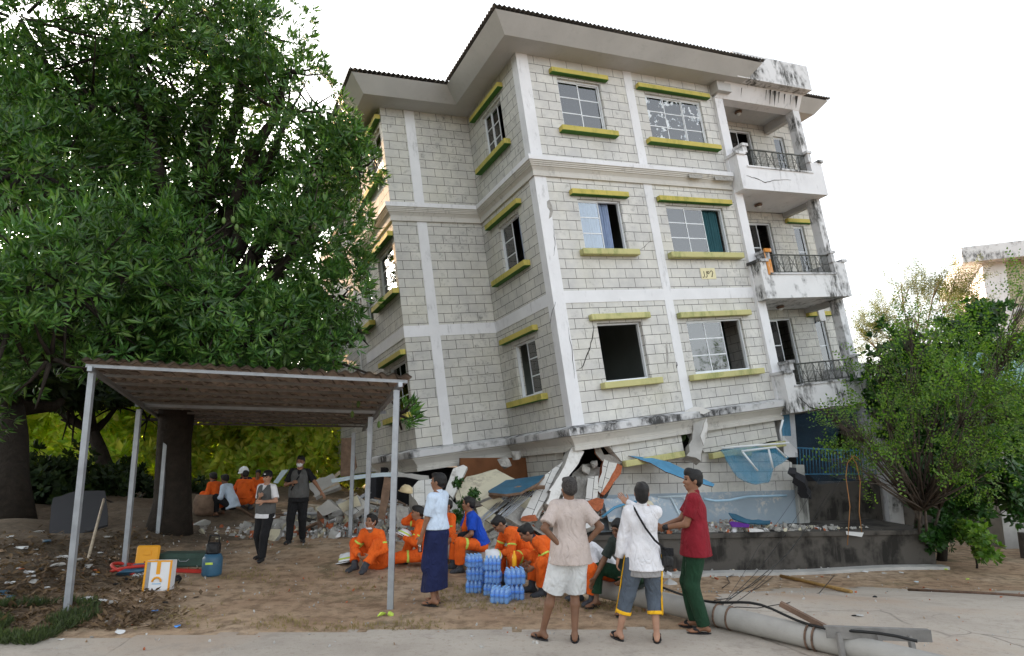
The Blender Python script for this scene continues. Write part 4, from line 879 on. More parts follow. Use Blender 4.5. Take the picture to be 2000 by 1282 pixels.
MB().lathe([(.04, 0), (.055, .03), (.035, .05), (.055, .07), (.03, .10), (.02, .13)], 12, Matrix.Translation(c + Vector((-.24, .17, .30)))).build('insulator', mat('insulator_grey', (.3, .3, .32), .3, .1, 5)).parent = o
bpy.data.objects['insulator'].matrix_parent_inverse = pinv
c = ppt(t_at(1700)); mb = MB(); q0 = c + Vector((-.33, .10, .13)); q1 = c + Vector((.50, -.10, .15)); mb.beam(q0, q1, .015, .10); mb.beam(q0 + Vector((0, .03, .04)), q1 + Vector((0, .03, .04)), .07, .012)
for f_ in (.12, .5, .8): p = q0.lerp(q1, f_); mb.beam(p, p + Vector((.01, -.03, -.22)), .05, .03)
pp(mb.build('crossarm', M['dark_steel']))
rr = random.Random(8)
ca = [ppt(.50, .14)]
for t in np.linspace(.53, t_at(1790), 24): ca.append(ppt(t, .15 + .035 * math.sin(t * 34)) + Vector((.06 * math.sin(t * 19), .05 * math.cos(t * 23), 0)))
pp(MB().tube(ca, .014, 6).build('cable', mat('black_cable', (.015, .015, .015), .5, .1, 4)))
M['wire'] = bpy.data.materials['black_cable']
WL_ = []
def wire(pts, r, label, sag=0):
    P = [at(*p) for p in pts]; Q = []
    for i in range(len(P) - 1):
        for k in range(6): Q.append(P[i].lerp(P[i+1], k / 6) - Vector((0, 0, sag * 4 * (k / 6) * (1 - k / 6))))
    Q.append(P[-1]); WL_.append(tag(MB().tube(Q, r, 4).build('loose_wire', M['wire']), label, 'wire', 'loose wires by the fallen pole'))
LWL = 'thin loose wire between the fallen pole and the building'
wire([(1395, 1190, 7.6), (1500, 1090, 10), (1600, 935, 14)], .004, LWL, .05); wire([(1400, 1195, 7.6), (1520, 1100, 10), (1640, 940, 14.5)], .004, LWL, .08)
wire([(1380, 1200, 7.5), (1500, 1115, 8.9), (1545, 1075, 10.5), (1620, 960, 13)], .005, LWL, .02); wire([(1410, 1185, 8), (1480, 1070, 11), (1560, 960, 14)], .003, LWL, .03)
WG_ = []
def gwire(pts, r=.006):
    P = [gnd(*p) + Vector((0, 0, .012)) for p in pts]; WG_.append(tag(MB().tube(P, r, 5).build('loose_wire', M['wire']), 'thin loose wire lying on the ground behind the fallen pole', 'wire', 'wires lying behind the fallen pole'))
gwire([(1390,1195),(1440,1188),(1480,1190),(1540,1180),(1600,1160),(1630,1125)]); gwire([(1400,1180),(1440,1160),(1470,1145),(1500,1120)]); gwire([(1410,1150),(1425,1140),(1420,1130),(1440,1120),(1470,1112)]); gwire([(1395,1175),(1430,1170),(1480,1150),(1510,1128)]) 
for (pts, w_, m_, lb, ct) in ((((1525, 1128), (1590, 1143), (1662, 1160)), .03, mat('bamboo', (.40, .24, .08), .6, .3, 7), 'yellow bamboo pole lying on the concrete behind the fallen power pole', 'bamboo pole'),
                          (((1775, 1154), (1880, 1160), (2010, 1168)), .022, M['rust_iron'], 'long dark metal pipe lying on the ground at the right edge', 'pipe')):
    P = [gnd(*p) + Vector((0, 0, w_)) for p in pts]; tag(MB().tube(P, w_, 8).build(ct.replace(' ', '_'), m_), lb, ct)

for o, l in zip(WL_, ('leftmost hanging wire between the pole and the block wall', 'hanging wire that reaches the railing end, right of the others', 'thicker black wire sagging from the pole to the dark debris', 'finest hanging wire, ending at the blue netting')): o['label'] = l
for o, l in zip(WG_, ('longest loose wire lying on the concrete, curling up at its far end', 'straight loose wire lying on the dirt behind the man in dark red', 'short kinked wire lying on the dirt near the plinth', 'wire lying between the straight one and the bamboo pole')): o['label'] = l
# ------------------------------------------------------------------ people: smooth signed-distance bodies turned into one continuous surface each
def surf_nets(D, org, h):
    ins = D < 0; nx, ny, nz_ = D.shape
    c = [ins[i:nx-1+i, j:ny-1+j, k:nz_-1+k] for i in (0,1) for j in (0,1) for k in (0,1)]
    s = sum(x.astype(np.int8) for x in c); act = (s > 0) & (s < 8); idx = -np.ones(act.shape, np.int64); ai = np.argwhere(act); idx[act] = np.arange(len(ai))
    acc = np.zeros((len(ai), 3)); cnt = np.zeros(len(ai))
    co = [(0,0,0),(0,0,1),(0,1,0),(0,1,1),(1,0,0),(1,0,1),(1,1,0),(1,1,1)]
    for a in range(8):
        for b in range(a + 1, 8):
            if sum(abs(co[a][k] - co[b][k]) for k in range(3)) != 1: continue
            A = D[ai[:,0]+co[a][0], ai[:,1]+co[a][1], ai[:,2]+co[a][2]]; B = D[ai[:,0]+co[b][0], ai[:,1]+co[b][1], ai[:,2]+co[b][2]]
            m = (A < 0) != (B < 0); t = np.where(m, A / np.where(m, A - B, 1), 0); ca = np.array(co[a]); cb = np.array(co[b])
            acc += np.where(m[:, None], ca + (cb - ca) * t[:, None], 0); cnt += m
    V = (ai + acc / cnt[:, None]) * h + org; Fs = []
    for ax in range(3):
        sl0 = [slice(1, n - 1) for n in D.shape]; 
        sl0[ax] = slice(0, D.shape[ax] - 1); sl1 = list(sl0); sl1[ax] = slice(1, D.shape[ax])
        A = ins[tuple(sl0)]; B = ins[tuple(sl1)]; ch = np.argwhere(A != B)
        if not len(ch): continue
        fl = A[ch[:,0], ch[:,1], ch[:,2]]; base = ch + np.array([0 if k == ax else 1 for k in range(3)])
        o1, o2 = [k for k in range(3) if k != ax]; q = []
        for d1, d2 in ((-1,-1),(0,-1),(0,0),(-1,0)):
            p = base.copy(); p[:, o1] += d1; p[:, o2] += d2; q.append(idx[p[:,0], p[:,1], p[:,2]])
        q = np.stack(q, 1); flip = fl if ax != 1 else ~fl; q = np.where(flip[:, None], q, q[:, ::-1]); Fs.append(q)
    return V, np.vstack(Fs)
def v3(a): return np.array(a, float)
class SDF:
    def __init__(s, h=.012): s.h = h; s.p = []
    def cone(s, a, b, ra, rb, k=.02, cut=None, neg=False, sq=None): s.p.append(('c', v3(a), v3(b), ra, rb, k, cut, neg, sq)); return s
    def ell(s, c, r, R=None, k=.02, cut=None, neg=False): s.p.append(('e', v3(c), v3(r), np.eye(3) if R is None else np.array(R), None, k, cut, neg, None)); return s
    def mesh(s, name, m, parent=None, fold=0, fs=9.0, cuts=(), seed=0):
        lo = np.full(3, 1e9); hi = -lo
        for q in s.p:
            if q[7]: continue
            if q[0] == 'c': r = max(q[3], q[4]); lo = np.minimum(lo, np.minimum(q[1], q[2]) - r); hi = np.maximum(hi, np.maximum(q[1], q[2]) + r)
            else: r = q[2].max(); lo = np.minimum(lo, q[1] - r); hi = np.maximum(hi, q[1] + r)
        h = s.h; lo -= 3 * h; hi += 3 * h; n = np.ceil((hi - lo) / h).astype(int) + 1
        ax = [lo[i] + h * np.arange(n[i]) for i in range(3)]; D = np.full(n, .5, np.float32)
        for q in s.p:
            if q[0] == 'c': r = max(q[3], q[4]) * (1 if q[8] is None else max(q[8])); l = np.minimum(q[1], q[2]) - r; u = np.maximum(q[1], q[2]) + r
            else: r = q[2].max(); l = q[1] - r; u = q[1] + r
            mg = q[5] + 3 * h; i0 = np.maximum(0, np.floor((l - mg - lo) / h).astype(int)); i1 = np.minimum(n, np.ceil((u + mg - lo) / h).astype(int) + 1)
            if (i1 <= i0).any(): continue
            X = ax[0][i0[0]:i1[0], None, None]; Y = ax[1][None, i0[1]:i1[1], None]; Z = ax[2][None, None, i0[2]:i1[2]]
            if q[0] == 'c':
                a, b = q[1], q[2]; d = b - a; L2 = max(1e-9, d @ d); px_, py_, pz_ = X - a[0], Y - a[1], Z - a[2]
                t = np.clip((px_ * d[0] + py_ * d[1] + pz_ * d[2]) / L2, 0, 1)
                ex, ey, ez = px_ - t * d[0], py_ - t * d[1], pz_ - t * d[2]
                if q[8] is not None: ex, ey = ex / q[8][0], ey / q[8][1]
                S = np.sqrt(ex ** 2 + ey ** 2 + ez ** 2) - (q[3] + (q[4] - q[3]) * t)
            else:
                R = q[3]; px_, py_, pz_ = X - q[1][0], Y - q[1][1], Z - q[1][2]
                u_ = [(px_ * R[0, i] + py_ * R[1, i] + pz_ * R[2, i]) / q[2][i] for i in range(3)]; k0 = np.sqrt(u_[0] ** 2 + u_[1] ** 2 + u_[2] ** 2)
                k1 = np.sqrt(sum((u_[i] / q[2][i]) ** 2 for i in range(3))) + 1e-6; S = k0 * (k0 - 1) / k1
            if q[6] is not None:
                for (cp_, cn) in q[6]: S = np.maximum(S, (X - cp_[0]) * cn[0] + (Y - cp_[1]) * cn[1] + (Z - cp_[2]) * cn[2])
            sub = D[i0[0]:i1[0], i0[1]:i1[1], i0[2]:i1[2]]; k = q[5]
            if q[7]: sub[:] = np.maximum(sub, -S)
            else:
                hh = np.maximum(k - np.abs(sub - S), 0) / k; sub[:] = np.minimum(sub, S) - hh * hh * k * .25
        X = ax[0][:, None, None]; Y = ax[1][None, :, None]; Z = ax[2][None, None, :]
        if fold:
            rg = np.random.default_rng(seed + 1); N = 0
            for i in range(7):
                w = rg.normal(0, 1, 3) * np.array([1.1, 1.1, .55]) * fs * (1 + .35 * i); N = N + np.sin(X * w[0] + Y * w[1] + Z * w[2] + rg.uniform(0, 6)) / (1 + .4 * i)
            D = D + (fold * N / 2.2).astype(np.float32)
        for (cp_, cn) in cuts: D = np.maximum(D, ((X - cp_[0]) * cn[0] + (Y - cp_[1]) * cn[1] + (Z - cp_[2]) * cn[2]).astype(np.float32))
        for a_ in (0, 1, 2):
            sl = [slice(None)] * 3
            for e_ in (0, -1): sl[a_] = e_; D[tuple(sl)] = np.maximum(D[tuple(sl)], h)
        V, Fc = surf_nets(D, lo, h)
        return fast_mesh(name, V, Fc, m, parent, True)
def unit(v): v = np.array(v, float); return v / (np.linalg.norm(v) + 1e-12)
def ik(a, b, l1, l2, hint):
    a, b = v3(a), v3(b); d = b - a; L = np.linalg.norm(d); Lm = (l1 + l2) * .998
    if L > Lm: b = a + d / L * Lm; d = b - a; L = Lm
    x = (l1 * l1 - l2 * l2 + L * L) / (2 * L); hgt = math.sqrt(max(0, l1 * l1 - x * x)); dn = d / L; hv = v3(hint); hv = hv - dn * (hv @ dn); return a + dn * x + unit(hv) * hgt, b

def skin_mat(name, c):
    t = NT(name); t.base(t.ramp(t.noise(6, 4, .6), [(.35, tuple(x * .85 for x in c)), (.65, tuple(x * 1.12 for x in c))])); t.b.inputs['Roughness'].default_value = .55
    t.b.inputs['Subsurface Weight'].default_value = .05; t.b.inputs['Subsurface Radius'].default_value = (.02, .008, .004); t.bump(t.noise(120, 3, .6), .1, .002); return t.m
M['skin'] = skin_mat('brown_skin', (.25, .125, .075)); M['skin_l'] = skin_mat('light_brown_skin', (.38, .21, .14)); M['skin_d'] = skin_mat('dark_brown_skin', (.17, .085, .05))
M['hair'] = mat('black_hair', (.012, .011, .011), .5, .4, 60, bump=.6, bscale=150, bdist=.01); M['hair_g'] = mat('greying_hair', (.05, .045, .042), .7, .6, 60, (.012, .01, .01), bump=.6, bscale=150)
def cloth(n, c, var=.12, c2=None, rough=.9):
    t = NT(n); var = max(var, .22); f = t.noise(3.5, 7, .7); t.base(t.ramp(f, [(.3, c2 or tuple(x * (1 - var) for x in c)), (.7, tuple(min(1, x * (1 + var * .5)) for x in c))])); t.b.inputs['Roughness'].default_value = rough
    a = t.bump(t.noise(260, 3, .6), .25, .002); mu = t.n('ShaderNodeTexNoise', Scale=7.0, Detail=2.5, Roughness=.45, Distortion=1.6); mp = t.n('ShaderNodeMapping'); mp.inputs['Scale'].default_value = (1.3, 1.3, .7); t.l(t.obj(), mp.inputs[0]); t.l(mp.outputs[0], mu.inputs['Vector']); t.bump(mu.outputs['Fac'], .75, .05, a); M[n] = t.m
cloth('beige_cotton', (.50, .42, .385)); cloth('pale_shorts', (.60, .61, .62)); cloth('white_cotton', (.72, .71, .74)); cloth('slate_knit', (.085, .105, .135)); cloth('yellow_stripe', (.85, .46, .02)); cloth('maroon_cotton', (.22, .012, .022))
cloth('bottle_green', (.012, .045, .022), .3); cloth('pale_blue_cotton', (.56, .66, .80)); cloth('navy_cotton', (.012, .018, .07), .25); cloth('grey_vest', (.10, .10, .10)); cloth('black_cloth', (.012, .012, .014), .2); cloth('dark_red_cotton', (.08, .02, .02))
cloth('rescue_orange', (.80, .135, .015), .18, (.55, .08, .01)); cloth('lime_band', (.55, .72, .12)); cloth('royal_blue', (.01, .06, .42), .2); cloth('dark_navy', (.012, .018, .035)); cloth('olive_shirt', (.03, .04, .035)); cloth('grey_cotton', (.30, .29, .29))
cloth('black_leather', (.018, .018, .02), .3, None, .45); cloth('grey_boot', (.05, .055, .065), .3, None, .6); cloth('mask_white', (.75, .75, .78)); M['eye'] = mat('dark_eye', (.01, .008, .006), .25, 0, 1, bump=0); cloth('lip', (.20, .07, .055))
M['helmet_white'] = mat('white_helmet', (.75, .77, .80), .25, .05, 2, bump=0, spec=.5); M['helmet_cream'] = mat('cream_helmet', (.62, .50, .30), .35, .1, 3, bump=0)

def person(loc, rz, P, W_, label, group=None, h=.012, H=1.62, cat='person'):
    """P pose in metres for a 1.68 m figure, x to his right, y forward, z up. W_ outfit."""
    S = H / 1.755; lo = h < .0135
    root_z = P.get('pz', .90); pel = v3(P.get('pel', (0, 0, root_z))); up = unit(P.get('up', (0, 0, 1))); tw = P.get('twist', 0); hyaw = P.get('hyaw', 0)
    rt_h = v3((math.cos(hyaw), math.sin(hyaw), 0)); rt = unit(v3((math.cos(tw), math.sin(tw), 0)) - up * (v3((math.cos(tw), math.sin(tw), 0)) @ up)); fw = np.cross(up, rt)
    bend = P.get('bend', 0); up2 = unit(up + fw * bend); fw2 = np.cross(up2, rt)
    waist = pel + up * .13; chest = waist + up2 * .22; neck = chest + up2 * .165; sh = chest + up2 * .115
    shw = P.get('shw', .150); SH = {'R': sh + rt * shw, 'L': sh - rt * shw}; HP = {'R': pel + rt_h * .088 - up * .03, 'L': pel - rt_h * .088 - up * .03}
    hf = P.get('head', (0, 0)); hy, hp = hf[0] + tw, hf[1]     # yaw (left +), pitch (down -)
    hfw = unit((-math.sin(hy) * math.cos(hp), math.cos(hy) * math.cos(hp), math.sin(hp))); hrt = unit(np.cross(hfw, (0, 0, 1))); hup = np.cross(hrt, hfw); HR = np.stack([hrt, hfw, hup], 1)
    hc = neck + unit(up2 * .7 + hup * .6) * .155
    J = {}
    for sd, sg in (('R', 1), ('L', -1)):
        wt = P.get('w' + sd, (sg * .27, .02, .80)); el, wr = ik(SH[sd], wt, .275, .245, P.get('e' + sd, (sg * .6, -1, -.2))); J['e' + sd], J['w' + sd] = el, wr
        at_ = P.get('a' + sd, (sg * .10, 0, .08)); kn, an = ik(HP[sd], at_, .41, .40, P.get('k' + sd, (0, 1, .1))); J['k' + sd], J['a' + sd] = kn, an
    b = SDF(h * (1 if lo else 1)); bw = P.get('fat', 1.0)
    HB = lambda x, y, z: hc + HR @ v3((x, y, z))
    b.ell(HB(0, -.012, .025), (.074, .094, .088), HR); b.ell(HB(0, .022, -.045), (.056, .066, .075), HR, .03); b.ell(HB(0, .05, -.088), (.028, .026, .022), HR, .03)
    if lo:
        b.cone(HB(0, .078, .012), HB(0, .102, -.028), .009, .014, .012); b.ell(HB(0, .085, -.062), (.024, .012, .012), HR, .01); b.ell(HB(0, .082, .035), (.05, .014, .012), HR, .02)
        for sg in (1, -1): b.ell(HB(sg * .076, -.008, -.01), (.011, .020, .034), HR, .008); b.ell(HB(sg * .035, .068, -.025), (.022, .02, .02), HR, .02); b.ell(HB(sg * .031, .094, .008), (.015, .012, .011), HR, .004, neg=True)
    b.cone(neck - up2 * .03, hc - hup * .06 - hfw * .01, .052, .050, .03)
    b.cone(pel, waist, .115 * bw, .10 * bw, .05, sq=(1.15, .9)); b.cone(waist, chest, .105 * bw, .125, .06, sq=(1.15, .85)); b.cone(SH['R'] - rt * .03, SH['L'] + rt * .03, .052, .052, .06)
    for sg in (1, -1): b.cone(neck - up2 * .015, SH['R' if sg > 0 else 'L'] + up2 * .012, .045, .036, .04)
    for sd, sg in (('R', 1), ('L', -1)):
        b.cone(SH[sd], J['e' + sd], .047, .037, .03); b.cone(J['e' + sd], J['w' + sd], .038, .024, .015); b.cone(HP[sd], J['k' + sd], .082, .050, .04)
        mid = J['k' + sd] * .7 + J['a' + sd] * .3; kd = unit(J['a' + sd] - J['k' + sd]); th = unit(J['k' + sd] - HP[sd]); back = unit(-(th + kd * -1)) if np.linalg.norm(th - kd) > .05 else -fw
        cal = mid + unit(v3((0, -1, 0)) - kd * (v3((0, -1, 0)) @ kd)) * .012
        b.cone(J['k' + sd], cal, .046, .052, .02); b.cone(cal, J['a' + sd], .050, .031, .02)
        # hand: flattened palm, four fingers, side thumb
        hd = unit(P.get('h' + sd, J['w' + sd] - J['e' + sd])); pn_ = v3(P.get('n' + sd, (-sg, 0, 0))); pn_ = unit(pn_ - hd * (pn_ @ hd)); ac = np.cross(hd, pn_) * 1.0
        if (ac @ v3(P.get('t' + sd, (0, 1, 0)))) < 0: ac = -ac
        w_ = J['w' + sd]; pc = w_ + hd * .048; b.ell(pc, (.040, .018, .050), np.stack([ac, pn_, hd], 1), .012); curl = P.get('c' + sd, .5); J['p' + sd] = w_ + hd * .09 + pn_ * .03
        fr_ = max(.0085, h * .82)
        for fi, (o_, l_) in enumerate(((.030, .072), (.010, .080), (-.010, .074), (-.029, .058))):
            p0 = w_ + hd * .085 + ac * o_; p = p0; ang = 0
            for sgm in range(3):
                ang += curl * (.75 if sgm else .5) + .04 * fi; dd = hd * math.cos(ang) + pn_ * math.sin(ang); q = p + dd * l_ * (.42, .32, .26)[sgm]; b.cone(p, q, fr_ * (1, .95, .88)[sgm], fr_ * (.95, .88, .8)[sgm], .004); p = q
        t0 = w_ + hd * .02 + ac * .030; t1 = t0 + unit(ac * .9 + hd * .8) * .038; t2 = t1 + unit(ac * .35 + hd + pn_ * (.3 + curl * .5)) * .032; b.cone(t0, t1, fr_ * 1.4, fr_ * 1.2, .008); b.cone(t1, t2, fr_ * 1.15, fr_ * .9, .005)
        fd = unit(P.get('f' + sd, (sg * .25, 1, 0))); J['f' + sd] = fd; an = J['a' + sd]; up_f = v3(P.get('u' + sd, (0, 0, 1))); up_f = unit(up_f - fd * (up_f @ fd)); J['u' + sd] = up_f; rt_f = np.cross(fd, up_f); J['r' + sd] = rt_f
        b.cone(an - up_f * .02, an - fd * .045 - up_f * .05, .033, .028, .02); b.cone(an - up_f * .03, an + fd * .12 - up_f * .062, .032, .020, .02); FR3 = np.stack([rt_f, fd, up_f], 1); b.ell(an + fd * .11 - up_f * .062, (.042, .062, .018), FR3, .02)
        for ti in range(5): o_ = (-.030 + .015 * ti) * (-sg); b.ell(an + fd * (.172 - .007 * ti) + rt_f * o_ * -1 - up_f * .067, (.0095, .017, .010), FR3, .006)
    skin = W_.get('skin', 'skin'); body = b.mesh('person', M[skin]); body.location = (loc[0], loc[1], loc[2] + .018 * S); body.rotation_euler = (0, 0, rz); body.scale = (S, S, S); tag(body, label, cat, group)
    def part(nm, sdf, m, **kw): return sdf.mesh(nm, M[m], body, **kw)
    # hair
    hr = SDF(max(.009, h * .9)); hl = W_.get('hairlen', 0); hr.ell(HB(0, -.020, .034), (.083, .100, .090), HR); hr.ell(HB(0, -.055, -.02 - hl), (.072, .058, .055 + hl), HR, .03); hr.ell(HB(0, .035, .085), (.055, .06, .035 + W_.get('quiff', 0)), HR, .02)
    hr.ell(HB(0, .115, -.02), (.085, .085, .085), HR, neg=True); 
    for sg in (1, -1): hr.ell(HB(sg * .085, .02, -.055), (.03, .05, .045), HR, neg=True)
    if not W_.get('nohair'): part('hair', hr, W_.get('hair', 'hair'), fold=.007, fs=48)
    if lo:
        for sg in (1, -1): e_ = SDF(.006).ell(HB(sg * .031, .083, .008), (.014, .011, .008), HR); part('eye', e_, 'eye')
        for sg in (1, -1): br_ = SDF(.007).cone(HB(sg * .016, .094, .032), HB(sg * .046, .084, .034), .0055, .004); part('eyebrow', br_, 'hair')
        m_ = SDF(.006).ell(HB(0, .097, -.062), (.021, .006, .008), HR); part('lips', m_, 'lip')
    if W_.get('mask'):
        mk = SDF(.009); mk.ell(HB(0, .060, -.052), (.060, .056, .050), HR)
        if W_['mask'] == 'chin': mk = SDF(.009); mk.ell(HB(0, .035, -.105), (.052, .05, .025), HR)
        mk.cone(HB(.06, .05, -.05), HB(.080, -.012, .005), .005, .005, .004); mk.cone(HB(-.06, .05, -.05), HB(-.080, -.012, .005), .005, .005, .004); part('face_mask', mk, 'mask_white')
    if W_.get('cap'):
        cpx = SDF(.010); cpx.ell(HB(0, -.012, .055), (.092, .108, .082), HR, cut=[(HB(0, 0, .03), -hup)]); cpx.ell(HB(0, .12, .045), (.062, .062, .012), HR, .01); part('cap', cpx, W_['cap']); MB().box((-.02, -.002, -.008), (.02, .002, .008), Matrix.Translation(Vector(HB(0, .098, .075)))).build('badge', M['mask_white'], body)
    if W_.get('helmet'):
        hm = SDF(.012); hm.ell(HB(0, -.01, .05), (.115, .135, .12), HR, cut=[(HB(0, 0, .02), -hup)]); hm.ell(HB(0, .0, .02), (.13, .16, .02), HR, .02); part('helmet', hm, W_['helmet'])
    # upper garment
    up_m = W_.get('top'); infl = W_.get('loose', .022)
    if up_m:
        t = SDF(h); hem = W_.get('hem', .11); t.cone(pel - up * (hem + .03), pel + up * .05, .148 * bw + infl, .120 * bw + infl, .05, sq=(1.26, 1.05)); t.cone(pel + up * .02, waist, .118 * bw + infl, .105 * bw + infl, .05, sq=(1.16, .92)); t.cone(waist, chest, .107 * bw + infl, .122 + infl, .06, sq=(1.14, .88)); t.cone(SH['R'] - rt * .025, SH['L'] + rt * .025, .050 + infl * .8, .050 + infl * .8, .06)
        t.cone(neck - up2 * .05, neck - up2 * .012, .070, .058, .03)
        for sg in (1, -1): t.cone(neck - up2 * .025, SH['R' if sg > 0 else 'L'] + up2 * .008, .050 + infl * .4, .040 + infl * .5, .04)
        sl = W_.get('sleeve', .6)
        for sd in 'RL':
            a_, e_, w2 = SH[sd], J['e' + sd], J['w' + sd]
            if sl and sl <= 1: d_ = unit(e_ - a_); c_ = a_ + (e_ - a_) * sl; t.cone(a_, c_ + d_ * .05, .056 + infl * .5, .058 + infl * .5, .03, cut=[(c_, d_)])
            elif sl: t.cone(a_, e_, .055 + infl * .5, .046 + infl * .5, .03); d_ = unit(w2 - e_); c_ = e_ + (w2 - e_) * min(1, sl - 1); t.cone(e_, c_ + d_ * .03, .047 + infl * .4, .037 + infl * .4, .02, cut=[(c_, d_)])
        ncut = SDF; t.ell(neck + fw2 * .03 + up2 * .035, (.055, .06, .05), None, neg=True)
        part(W_.get('topname', 'shirt'), t, up_m, fold=W_.get('fold', .0055), fs=11, cuts=[(pel - up * hem + fw * 0, -up)], seed=int(abs(loc[0]) * 10))
        if W_.get('collar'): cc = SDF(.008); cc.cone(neck - up2 * .02, neck + up2 * .022 - fw2 * .01, .066, .060, .01); cc.cone(neck - up2 * .04, neck + up2 * .05, .050, .048, .01, neg=True); part('collar', cc, W_['collar'])
    if W_.get('vest'):
        t = SDF(h); inf2 = .058; t.cone(pel + up * .01, waist, .118 * bw + inf2, .107 * bw + inf2, .05, sq=(1.16, .95)); t.cone(waist, chest, .107 * bw + inf2, .118 + inf2, .06, sq=(1.1, .9)); t.cone(SH['R'] - rt * .045, SH['L'] + rt * .045, .072, .072, .05)
        t.ell(neck + fw2 * .07 - up2 * .03, (.035, .09, .11), np.stack([rt, fw2, up2], 1), neg=True); t.ell(neck + up2 * .03, (.065, .065, .06), None, neg=True)
        vo = part('vest', t, W_['vest'], fold=.004, fs=10, cuts=[(pel - up * .03, -up)])
        for sg in (1, -1):
            for zz in (.05, .30): c_ = pel + up * zz + rt * sg * .085 + fw * (.135 if zz < .2 else .128); pk = SDF(.01).ell(c_, (.045, .018, .05)); part('pocket', pk, W_['vest'])
    if W_.get('cape'):
        t = SDF(h); s_ = SH['R'] if W_['cape'][0] == 'R' else SH['L']; sgn = 1 if W_['cape'][0] == 'R' else -1; t.cone(s_ - rt * sgn * .07 + up2 * .04, s_ - rt * sgn * .03 - up * .18 + fw * .10, .055, .06, .04); t.cone(s_ - rt * sgn * .03 - up * .18 + fw * .10, s_ - up * .38 + fw * .12, .06, .06, .04); t.cone(s_ - rt * sgn * .07 + up2 * .04, s_ - rt * sgn * .05 - up * .25 - fw * .11, .055, .06, .04); part('jacket_over_shoulder', t, W_['cape'][1], fold=.008, fs=14)
    # lower garment
    lw = W_.get('bottom'); ln = W_.get('len', 1.0); wl = W_.get('wide', .022)
    if lw:
        t = SDF(h); t.cone(pel - up * .02, pel + up * .09, .118 * bw + wl * .6, .108 * bw + wl * .5, .05, sq=(1.16, .95), cut=[(pel + up * .10, up)])
        for sd in 'RL':
            a_, k_, n_ = HP[sd], J['k' + sd], J['a' + sd] - J['u' + sd] * .01
            if ln < 1: d_ = unit(k_ - a_); c_ = a_ + (k_ - a_) * ln; t.cone(a_, c_ + d_ * .05, .083 + wl, .060 + wl * 1.6, .035, cut=[(c_, d_)])
            else: f_ = min(1, ln - 1); t.cone(a_, k_, .083 + wl, .056 + wl, .035); d_ = unit(n_ - k_); c_ = k_ + (n_ - k_) * f_; t.cone(k_, c_ + d_ * .03, .057 + wl, .043 + wl, .03, cut=[(c_, d_)])
        part(W_.get('botname', 'trousers'), t, lw, fold=W_.get('foldb', .006), fs=9, seed=5 + int(abs(loc[1]) * 10))
    if W_.get('skirt'):
        t = SDF(h); an = (J['aR'] + J['aL']) / 2; an[2] = W_.get('skz', .17); t.cone(pel + up * .10, pel, .115, .135, .05, sq=(1.1, .95)); t.cone(pel, an + v3((0, 0, .0)), .135, .155, .05, sq=(1.15, 1.0)); t.cone(pel + fw * .02, an + v3((.0, .12, -.0)), .11, .10, .06); t.cone(HP['R'], J['kR'], .11, .10, .05); t.cone(HP['L'], J['kL'], .11, .10, .05)
        part('skirt', t, W_['skirt'], fold=.011, fs=12, cuts=[((0, 0, W_.get('skz', .17)), (0, -.2, -1)), (pel + up * .13, up)])
    for (kind, sd, f0, f1, m_) in W_.get('bands', ()):
        a_, e_ = {'thigh': (HP[sd], J['k' + sd]), 'shin': (J['k' + sd], J['a' + sd]), 'arm': (SH[sd], J['e' + sd]), 'fore': (J['e' + sd], J['w' + sd])}[kind]; r_ = {'thigh': (.083, .056, wl), 'shin': (.057, .043, wl), 'arm': (.055, .046, infl * .5), 'fore': (.047, .037, infl * .4)}[kind]
        d_ = unit(e_ - a_); t = SDF(.010); t.cone(a_, e_, r_[0] + r_[2] + .007, r_[1] + r_[2] + .007, .01, cut=[(a_ + (e_ - a_) * f0, -d_), (a_ + (e_ - a_) * f1, d_)]); part('reflective_band', t, m_, fold=.003)
    if W_.get('stripes'):
        for sd, sg in (('R', 1), ('L', -1)):
            for o_ in ((-.020, 0, .020) if sg < 0 else (-.02, 0, .02)):
                mb = MB(); a_, k_, n_ = HP[sd], J['k' + sd], J['a' + sd]; out = v3((sg, 0, 0)); c_ = k_ + (n_ - k_) * (ln - 1)
                ang = W_['stripes'][0 if sg > 0 else 1]; od = v3((sg * math.cos(ang), -math.sin(ang), 0)); td = v3((sg * math.sin(ang), math.cos(ang), 0))
                mb.tube([a_ + od * (.083 + wl + .001) + td * o_ + v3((0, 0, .05)), k_ + od * (.056 + wl + .002) + td * o_, c_ + od * (.050 + wl + .002) + td * o_], .0075, 5); mb.build('side_stripe', M['yellow_stripe'], body)
            d_ = unit(n_ - k_); t = SDF(.010); rr_ = .057 + (.043 - .057) * (ln - 1); t.cone(k_, n_, .057 + wl + .006, .043 + wl + .008, .01, cut=[(c_ - d_ * .035, -d_), (c_ + d_ * .004, d_)]); part('trouser_hem', t, 'yellow_stripe')
    # footwear
    ft = W_.get('shoe', 'sandal')
